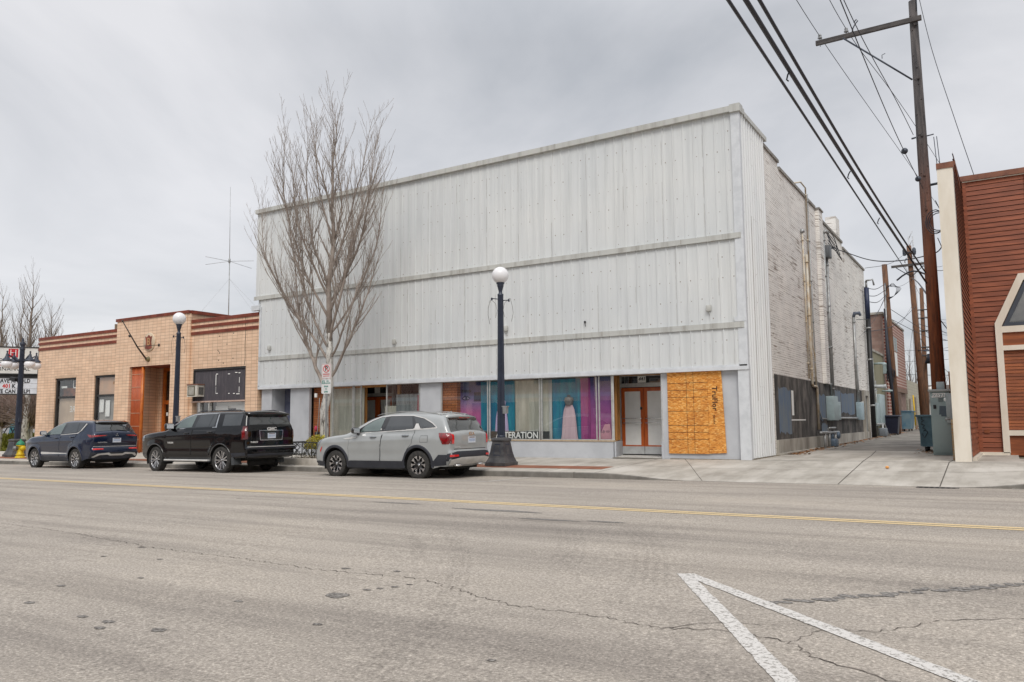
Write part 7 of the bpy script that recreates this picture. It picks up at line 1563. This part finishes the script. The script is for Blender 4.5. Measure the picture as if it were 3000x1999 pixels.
b = MB(); b.obox((-5.0, 59.8, 11.92), (2.4, .12, .16), Matrix.Rotation(-.02, 3, 'Y')); b.build('crossarm', M_arm, t)
b = MB(); b.tube([(-5.9, 59.8, 11.8), (-5.0, 59.85, 11.1)], .03, 5); b.tube([(-4.2, 59.8, 11.8), (-4.98, 59.85, 11.1)], .03, 5); b.build('arm_brace', M_armb, t)
b = MB()
for dx_ in (-.3, .3): b.lathe([(.09, 12.6), (.12, 12.7), (.12, 13.0), (.06, 13.1)], (-5.03 + dx_, 59.8, 0), 8)
b.tube([(-5.4, 59.8, 12.8), (-4.6, 59.8, 12.8)], .04, 5); b.build('fuse_cutout', M_armb, t)
b = MB(); b.tube([(-5.25, 59.6, .9), (-5.3, 59.6, 2.95)], .05, 6); b.build('yellow_guard', mat('yellow plastic guard', (.75, .48, .01), .5), t)
b = MB(); b.tube([(-4.85, 59.8, 6), (-4.4, 59.5, 5.95)], .03, 5); b.lathe([(.2, 5.88), (.14, 5.98), (.03, 6.05)], (-4.3, 59.5, 0), 10); b.build('alley_light', M_armb, t)
b = MB(); b.tube([(-5.9 + 2.1 * u, 59.7, 10.9 + .55 * sin(pi * u)) for u in rng(0, 1, 6)], .06, 5); b.build('cable_bundle', M_cable, t)
t = farpole(-5.42, 50.5, z_back(-5, 50), -5.60, 10.45, .20, .15, 'leaning dark brown alley pole beside the black bin, wrapped in cables', M_pole2)
b = MB(); b.tube([(-5.62, 50.28, 4.2), (-5.66, 50.28, 6), (-5.60, 50.28, 9.3)], .045, 6); b.build('riser_conduit', M_galv, t)
b = MB(); b.tube([(-5.50, 50.25, 1.2), (-5.55, 50.25, 3.2), (-5.62, 50.2, 4.3), (-5.70, 50.28, 7.8)], [.07, .1, .13, .05], 7)
for k in range(5): b.tube([(-5.55 + .22 * cos(a), 50.2, 3.7 + .08 * k + .26 * sin(a)) for a in rng(0, 5.5, 10)], .02, 4)
b.build('cable_bundle', M_cable, t)
t = farpole(-5.72, 75, z_back(-5, 74), -5.55, 12.5, .22, .15, 'thin distant alley pole with transformer and short arms between the two nearer poles', M_pole2)
b = MB()
for z in (10.6, 9.9, 8.8, 7.4, 6.7): b.tube([(-6.1, 74.8, z), (-4.6, 74.8, z)], .05, 4)
b.build('crossarm', M_arm, t)
b = MB(); b.lathe([(.001, 9.0), (.30, 9.05), (.32, 9.9), (.25, 10.05), (.001, 10.1)], (-4.85, 74.7, 0), 14); b.build('transformer', M_cable, t); b = MB(); b.lathe([(.2, 6.8), (.25, 6.2), (.45, 6.0), (.1, 6.75)], (-5.2, 74.7, 0), 10); b.build('alley_light', M_cable, t)
t = thing('lattice_tower', (-13.5, 165, 1), 'faint pale lattice mast standing far behind the second alley pole', 'radio mast')
b = MB()
for dx_ in (-.6, .6): b.tube([(-13.5 + dx_, 165, .5), (-13.5 + dx_ * .6, 165, 36)], .12, 4)
for k in range(24): b.tube([(-14.1 + .01 * k, 165, 1 + 1.5 * k), (-12.9 - .01 * k, 165, 2.5 + 1.5 * k)], .07, 4)
b.build('mast', mat('pale steel', (.55, .56, .58), .6), t)

# overhead lines, each a sagging cable between real supports
def wire(name, pts, r, label, grp='overhead lines above the alley', m=None, n=10, sides=5):
    P = crspline([tuple(p) for p in pts], n); b = MB(); b.tube(P, r, sides, cap=False); return tag(b.build(name, m or M_cable, origin=pts[0], fixn=False), label, 'cable', grp)
def rayline(p, q, k): return [p[i] + (q[i] - p[i]) * k for i in range(3)]
HC = 1.36
def lin(z0, az, x0, ax, ys): return [(x0 + ax * y, y, HC + z0 + az * y) for y in ys]
b = MB(); P = lin(3.8, .1, -1.89, -.0535, [-14, -6, 2, 10, 18, 26, 36, 46, 59.7]); wire('overhead_cable', P, .022, 'lowest of the three thick black cables crossing the sky, left of the other two')
wire('overhead_cable', [(-2.02, -14, 6.6), (-1.98, 0, 5.7), (-1.94, 7.6, 5.50), (-1.90, 14, 5.42), (-1.86, 20, 5.43), (-1.87, 27.4, 5.57)], .027, 'middle of the three thick black cables, with frayed ties hanging from it')
b = MB()
wire('overhead_cable', [(-2.0, -14, 6.9), (-1.96, 0, 5.95), (-1.94, 7.85, 5.76), (-1.92, 14, 5.68), (-1.89, 20, 5.72), (-1.88, 27.4, 5.90)], .021, 'rightmost of the three thick black cables ending high on the near pole')
wire('overhead_cable', [(-4.95, 59.8, 11.0), (-3.4, 44, 8.2), (-1.90, 27.7, 5.25)], .03, 'thick black cable from the second pole bundle down to the near pole')
for y, z in ((9.3, 5.44), (13.5, 5.36), (17.0, 5.35), (22, 5.40)):
    b = MB(); b.tube([(-1.92, y, z + .03), (-1.95, y, z - .02), (-1.97, y + .02, z - .07), (-1.95, y + .03, z - .09)], .010, 4); tag(b.build('cable_tie', M_cable, origin=(-1.92, y, z)), 'frayed dark tie hooked under the thick black cables', 'cable tie', 'ties on the thick black cables')
wire('power_line', [(-5.2, -14, 14.6), (-4.9, 6, 14.25), (-4.78, 20, 14.28), (-4.64, 27.4, 14.42), (-3.2, 46, 14.1), (-1.6, 75, 14.6)], .011, 'thin line over the outer insulator at the left tip of the crossarm')
wire('power_line', [(-4.2, -14, 14.6), (-4.0, 6, 14.28), (-3.9, 20, 14.3), (-3.80, 27.4, 14.45), (-2.58, 38.5, 14.2), (.2, 75, 14.6)], .011, 'thin line over the inner insulator on the crossarm')
wire('power_line', [(-2.3, -14, 9.6), (-2.05, 6, 8.75), (-2.0, 14, 8.56), (-1.94, 21, 8.5), (-1.80, 27.3, 8.56)], .010, 'thin span wire with two round beads tied to the middle of the near pole')
wire('power_line', [(-2.6, -14, 11.2), (-2.45, 10, 10.35), (-2.4, 17.5, 10.25), (-2.1, 24, 10.3), (-1.98, 27.3, 10.35)], .010, 'thin wire tied to the upper part of the near pole below the brace')
for x, y, z in ((-1.90, 23.0, 8.53), (-1.83, 26.0, 8.54)):
    b = MB(); b.sphere((x, y, z), .085, 10); tag(b.build('strain_insulator', M_armb, origin=(x, y, z)), 'dark bead insulator on the thin span wire left of the near pole', 'insulator', 'beads on the span wire')
wire('power_line', [(-1.64, 27.5, 15.3), (-1.3, 27.0, 12.9), (-.78, 26, 10.2), (-.38, 25.3, 8.22)], .010, 'single thin wire from the near pole top down to the red roof edge')
wire('service_drop', [(-5.75, 33.3, 8.9), (-5.45, 32.8, 8.2), (-4.84, 32.0, 7.74), (-3.83, 30.5, 7.07), (-2.9, 29.2, 6.70), (-1.9, 27.85, 6.52), (-1.38, 27.4, 6.70), (-1.0, 24.0, 7.30)], .018, 'dark sagging cable from the white brick wall across to the near pole')
b = MB()
for k in range(4): b.tube(crspline([(-5.76, 33.0, 8.95), (-5.62, 33.8 + .5 * k, 8.9 - .2 * k), (-5.6, 34.5 + .3 * k, 8.5 - .1 * k), (-5.72, 33.3, 8.25 + .12 * k)], 6), .015, 4)
tag(b.build('service_loop', M_cable, origin=(-5.7, 33, 8.6)), 'looped black cables at the weather head high on the white brick wall', 'cable')
# clutter of thin lines at the far end of the alley: every one its own wire
rnd = random.Random(3)
ends = [((-5.75, 42.6, 8.0), (-5.55, 50.3, 9.3)), ((-5.75, 42.7, 7.6), (-5.6, 50.3, 8.9)), ((-5.7, 42.7, 7.3), (-5.5, 50.3, 8.7)), ((-5.5, 50.3, 9.1), (-4.95, 59.8, 10.9)), ((-5.7, 39.5, 6.0), (-5.45, 50.3, 8.8)), ((-5.7, 40, 5.2), (-5.6, 50.3, 8.6)), ((-5.8, 42.5, 5.7), (-4.85, 59.8, 9.0)), ((-5.45, 50.4, 7.8), (-1.5, 62, 6.2)), ((-5.45, 50.4, 7.2), (-2.0, 80, 9.2)),
        ((-4.95, 60, 12.6), (-.6, 42, 9.6)), ((-4.9, 60, 12.2), (-.5, 42, 9.2)), ((-5.4, 59.8, 12.0), (-4.0, 100, 10)), ((-4.9, 60, 8.6), (.5, 70, 8.2)), ((-4.9, 60, 7.9), (1.0, 72, 7.0)), ((-5.5, 75, 9.9), (2.0, 80, 9.7)), ((-5.5, 75, 8.8), (2.0, 80, 8.2)), ((-5.5, 75, 7.4), (2.0, 80, 6.9)), ((-9.5, 70, 7.0), (1.5, 78, 8.9)), ((-9.5, 72, 6.2), (1.5, 78, 7.6)), ((-9, 80, 5.5), (2, 80, 5.7)), ((-4.9, 60, 8.8), (-6.6, 66, 3.2)), ((-6.3, 57, 6.8), (-4.9, 60, 9.4)), ((-5.8, 44.0, 9.2), (-4.95, 59.8, 13.0)), ((-4.8, 60, 7.0), (-3.2, 66, 4.4)), ((-1.9, 27.8, 5.0), (-.9, 30, 3.5)), ((-1.5, 27.6, 8.2), (-.6, 31, 6.6)), ((-1.5, 27.6, 7.0), (-.6, 33, 4.9))]
labs = 'thin overhead wires strung between the far alley poles'
for i, (p, q) in enumerate(ends):
    s = rnd.uniform(.02, .06) * math.dist(p, q); m_ = tuple((a + c) / 2 for a, c in zip(p, q)); m_ = (m_[0], m_[1], m_[2] - s)
    b = MB(); b.tube(crspline([p, m_, q], 7), rnd.choice((.010, .013, .018)), 4, cap=False); tag(b.build('alley_wire', M_cable, origin=p, fixn=False), 'thin dark wire in the tangle between the far alley poles', 'cable', labs)
b = MB()
for k in range(5): b.tube(crspline([(-5.55, 50.25, 8.9 + .07 * k), (-5.2, 50.2, 9.25 - .05 * k), (-5.0 + .06 * k, 50.2, 8.9), (-5.15, 50.2, 8.5), (-5.5, 50.25, 8.3 + .04 * k)], 5), .011, 4)
tag(b.build('cable_loops', M_cable, origin=(-5.5, 50.2, 8.5)), 'drooping loops of cable on the leaning dark brown pole', 'cable')
# black standpipe on the far corner of the white brick wall
b = MB(); b.tube([(-5.66, 43.0, .4), (-5.66, 43.0, 6.4)], .12, 10); b.tube([(-5.66, 43.0, 6.4), (-5.66, 43.0, 8.0)], .12, 10, 1); b.tube([(-5.66, 43, 8.0), (-5.66, 43, 8.35)], .06, 6, 2); b.tube([(-5.66, 42.9, 8.35), (-5.35, 43.0, 8.4), (-5.3, 43, 8.1)], .05, 6, 2)
for z in (2.0, 4.3, 5.9): b.tube([(-5.66, 43, z), (-5.66, 43, z + .08)], .14, 10, 2)
tag(b.build('standpipe', [mat('black pipe', (.012, .012, .013), .5), mat('blue black pipe', (.02, .03, .075), .5), M_galv], origin=(-5.66, 43, .4)), 'thick black vertical pipe at the far corner of the white brick wall', 'pipe')

# buildings further along the alley
M_conc2 = mat('mossy concrete block', (.27, .25, .17), .95, (.19, .19, .11), .6, bmp=.4, stretch=(1, 1, .6))
M_cmu = brickmat('pinkish concrete block', (.36, .245, .205), (.25, .155, .125), (.27, .20, .17), .42, .21, .012, plane='X+Y', vary=.6); M_redbrk = brickmat('red brick', (.32, .075, .05), (.22, .05, .035), (.52, .40, .34), .30, .19, .045, plane='X+Y', vary=.4)
M_beigeb = brickmat('beige block', (.50, .47, .38), (.44, .41, .33), (.33, .30, .24), .42, .21, .012, plane='X+Y')
t = thing('concrete_annex', (-8, 47, .45), 'mossy tan concrete building with pipes just beyond the white brick wall', 'building')
b = MB(); b.box(-13, -5.95, 43.9, 50.6, .3, 5.0); b.build('wall', M_conc2, t)
b = MB(); b.box(-13.1, -5.9, 43.8, 50.7, 5.0, 5.12); b.build('coping', M_footing, t)
b = MB()
for y, z in ((44.2, 4.9), (44.6, 5.0), (45.3, 4.6), (45.9, 3.4)): b.tube([(-5.85, y, .4), (-5.85, y, z)], .035, 5)
for z in (1.3, 2.2, 2.9): b.tube([(-5.85, 44.1, z), (-5.85, 46.6, z)], .025, 4)
b.tube([(-5.85, 44.2, 5.0), (-5.85, 44.8, 5.0)], .03, 4); b.build('pipe_rack', M_galv, t)
b = MB(); b.tube([(-5.9, 44.6, 3.05), (-5.25, 44.6, 3.03)], .09, 8); b.lathe([(.11, -.05), (.12, .05)], (-5.22, 44.6, 3.03), 10, axis='X'); b.build('vent_pipe', mat('white grey pipe', (.52, .55, .56), .5), t)
b = MB(); b.bev(-5.95, -5.72, 46.4, 48.3, 1.1, 2.7, .02); b.bev(-5.95, -5.75, 45.2, 46.2, 1.0, 2.2, .02); b.each('switch_cabinet', M_grybox, t)
b = MB(); b.tube([(-5.95, 46.5, 4.35), (-5.45, 46.5, 4.35)], .06, 6); b.lathe([(.05, 4.4), (.12, 4.35), (.13, 4.28)], (-5.45, 46.5, 0), 10); b.tube([(-5.95, 49.2, 2.95), (-5.4, 49.2, 2.95)], .05, 5); b.each('wall_light', M_grybox, t)
b = MB(); b.box(-5.93, -5.9, 48.8, 49.6, .4, 1.9); b.build('green_stain', mat('bright green paint', (.16, .30, .02), .7, (.20, .22, .08), 2), t)
t = thing('gas_meter', (-5.45, 44.9, .4), 'small gas meter cluster beside the black bin', 'gas meter')
b = MB(); b.tube([(-5.6, 43.9, 1.1), (-5.6, 46.4, 1.1), (-5.4, 46.4, .4)], .06, 6); b.tube([(-5.5, 45.0, 1.1), (-5.5, 45.0, .4)], .06, 6); b.build('pipe_frame', M_galv, t)
b = MB(); b.bev(-5.65, -5.30, 44.5, 45.3, .45, .9, .06); b.build('meter_body', mat('meter paint grey', (.16, .18, .20), .5), t)
t = thing('brick_tower_building', (-8, 56, .5), 'tall narrow building with pinkish block side and red brick front along the alley', 'building')
b = MB(); b.box(-14, -5.98, 50.8, 62, .3, 7.55); b.build('block_wall', M_cmu, t)
b = MB(); b.box(-6.05, -5.90, 51.6, 52.3, .4, 7.50); b.box(-5.98, -5.86, 52.3, 61.8, 3.3, 7.45); b.box(-5.98, -5.86, 52.3, 55.6, .4, 3.3); b.build('brick_front', M_redbrk, t)
b = MB(); b.box(-5.92, -5.84, 55.7, 57.6, .45, 3.1); b.build('side_door', mat('dark patterned door', (.10, .06, .045), .8, (.22, .14, .10), 3), t)
b = MB(); b.box(-5.9, -5.82, 55.6, 61.7, 3.1, 3.4); b.build('door_lintel', mat('brown lintel', (.25, .16, .12), .8), t)
b = MB(); b.box(-5.88, -5.82, 55.2, 56.6, 4.1, 5.6); b.build('pale_panel', M_paper, t); 
b = MB(); b.box(-5.87, -5.82, 55.0, 55.6, 5.7, 6.6); b.box(-5.87, -5.82, 56.2, 56.8, 5.7, 6.6); b.build('window', M_grybox, t)
b = MB(); b.box(-6.0, -5.7, 50.2, 50.9, 4.0, 4.5); b.tube([(-5.75, 50.2, 3.0), (-5.6, 50.2, 2.95)], .1, 6); b.build('wall_lamp', M_grybox, t)
b = MB(); b.box(-14.1, -5.85, 50.7, 62.1, 7.55, 7.68); b.build('coping', M_footing, t)
t = thing('beige_garage', (-8, 66, .55), 'low beige block garage with two narrow doorways at the end of the alley', 'building')
b = MB(); b.box(-14, -5.9, 62.3, 72, .4, 4.15); b.build('wall', M_beigeb, t)
b = MB(); b.box(-5.93, -5.86, 63.0, 64.0, .5, 2.8); b.box(-5.93, -5.86, 66.6, 68.2, .5, 3.0); b.build('door', mat('beige door', (.24, .19, .14), .7), t)
# bin, far dumpster
t = thing('wheelie_bin', (-5.5, 48.5, .45), 'black plastic bin standing open lidded by the leaning pole', 'bin')
zz = z_back(-5.8, 48.5)
b = MB(); P = [(-5.82, 48.1, zz + .08), (-5.15, 48.1, zz + .08), (-5.15, 48.8, zz + .08), (-5.82, 48.8, zz + .08), (-5.92, 48.0, zz + 1.0), (-5.06, 48.0, zz + 1.0), (-5.06, 48.95, zz + 1.0), (-5.92, 48.95, zz + 1.0)]
b.add(P, [(0, 3, 2, 1), (0, 1, 5, 4), (1, 2, 6, 5), (2, 3, 7, 6), (3, 0, 4, 7)]); b.build('bin_body', mat('navy black plastic', (.010, .012, .03), .45), t)
b = MB(); b.bev(-6.0, -4.98, 47.92, 49.0, zz + 1.0, zz + 1.10, .03); b.build('lid', mat('lid plastic', (.02, .024, .045), .4), t)
b = MB(); [b.lathe([(.001, -.04), (.1, -.04), (.1, .04), (.001, .04)], (x, 48.75, zz + .1), 12, axis='X') for x in (-5.75, -5.2)]; b.build('bin_wheels', M_black, t)
dumpster(-6.1, -5.25, 57.2, 59.4, z_back(-5, 58), 1.35, 'dented blue dumpster with open top beyond the black bin', lid=False, m=mat('blue dumpster paint', (.06, .16, .24), .5, (.16, .24, .28), 1.6, (.4, .6)))
t = thing('security_camera', (-4.42, 59.4, 3.2), 'white dome camera on the second alley pole', 'camera')
b = MB(); b.lathe([(.001, 3.5), (.14, 3.48), (.17, 3.35), (.17, 3.2), (.001, 3.2)], (-4.20, 59.4, 0), 14); b.build('housing', M_paper, t); b = MB(); b.sphere((-4.20, 59.35, 3.22), .12, 10); b.build('dome', M_black, t)
b = MB(); b.tube([(-4.15, 61, z_back(-4, 61)), (-4.15, 61, 2.0)], .05, 5); tag(b.build('yellow_post', mat('yellow post paint', (.70, .50, .02), .5), origin=(-4.15, 61, .6)), 'yellow banded post right of the second alley pole', 'post')
b = MB(); b.box(-3.1, -.5, 66, 66.1, .5, 2.6); tag(b.build('mesh_fence', mat('ivy covered fence', (.035, .045, .025), .9, (.16, .17, .14), 30, (.4, .55)), origin=(-2, 66, .5)), 'dark ivy covered fence at the far right end of the alley', 'fence')
b = MB(); b.box(-4.9, -4.3, 70, 70.1, .5, 3.4); tag(b.build('mesh_fence', mat('ivy fence left', (.035, .045, .025), .9, (.18, .19, .16), 30, (.4, .55)), origin=(-4.6, 70, .5)), 'narrow dark ivy covered fence between the beige garage and the second pole', 'fence')
b = MB()
for i in range(70):
    x = random.uniform(-5.6, -3.6); b.tube([(x, 62 + random.random() * 2, .6), (x + random.uniform(-.1, .1), 63, .6 + random.uniform(.05, .3))], .02, 3)
tag(b.build('debris', mat('brown rubbish', (.25, .12, .06), .9), origin=(-4.6, 63, .6)), 'heap of brown debris behind the dumpster at the end of the alley', 'debris', kind='stuff')
# distant trees closing the view
for i, (x, y, H, lab) in enumerate(((-9.2, 100, 8.5, 'bare tree above the beige garage roof'), (-7.0, 112, 8.0, 'bare tree seen between the second and third alley poles'), (-3.2, 104, 7.2, 'bare tree right of the second alley pole near the cream column'))):
    t = thing('bare_tree', (x, y, .6), lab, 'tree', 'distant bare trees at the alley end'); bare_tree(t, x, y, .6, H, .2, 20 + i, [(1.6 + .4 * k, 75 * k + 10, 5.5, .85, .08) for k in range(7)], detail=.42, twm=mat('far twig %d' % i, (.19, .165, .15), .9, (.12, .10, .09), 3))
t = thing('far_house', (-4, 135, 1), 'pale distant house seen at the end of the alley', 'house')
b = MB(); b.box(-16, 8, 130, 140, .3, 4.0); b.build('wall', mat('pale far wall', (.45, .43, .40), .9), t)
b = MB(); b.prism([(-16.5, 4.0), (8.5, 4.0), (5, 6.2), (-13, 6.2)], lambda p, q, tt: (p, tt, q), 129.5, 140.5); b.build('roof', mat('far roof', (.20, .17, .16), .9), t)

# ------------------------------------------------------------------ the other side of the street: behind the camera, seen only mirrored in the glass
def opp(x0, x1, h, m, label, y=-10.5, sign=False):
    t = thing('storefront_building', ((x0 + x1) / 2, y, -.1), label, 'building', 'buildings across the street, seen only as reflections')
    b = MB(); ops = []; n = int((x1 - x0) / 4.2); wd = (x1 - x0) / n
    for k in range(n): ops.append((x0 + k * wd + .5, x0 + (k + 1) * wd - .5, .7, 2.9)); ops.append((x0 + k * wd + .9, x0 + (k + 1) * wd - .9, 4.3, 5.9)) if h > 6.5 else None
    wall_open(b, x0, x1, -.6, h, ops, y - .4, y); b.build('wall', m, t)
    b = MB(); b.box(x0, x1, y - 8, y - .8, -.6, h - .2); b.build('rear_volume', M_dark, t)
    for o in ops:
        b = MB(); b.box(o[0], o[1], y - .2, y - .15, o[2], o[3]); b.build('window', M_cglass, t)
    b = MB(); b.box(x0, x1, y, y + .12, 3.2, 3.5); b.box(x0 - .05, x1 + .05, y - .4, y + .15, h, h + .2); b.build('cornice', M_trim, t)
opp(-62, -38, 6.0, M_redbrk, 'red brick shop row across the street mirrored in the left windows'); opp(-37.5, -21, 7.2, M_tile, 'pale tiled two storey block across the street mirrored in the centre windows'); opp(-20.5, -6, 5.2, M_redbrk, 'low red brick building across the street mirrored in the shop glass'); opp(-5.5, 12, 7.5, M_stucco, 'grey stucco building across the street mirrored in the right hand glass')
tag(sheet('pavement', rng(-75, 40, 23), [-10.5, -8, -6.5], lambda x, y: z_road(x, 2.4) + .05, M_walk), kind='structure')
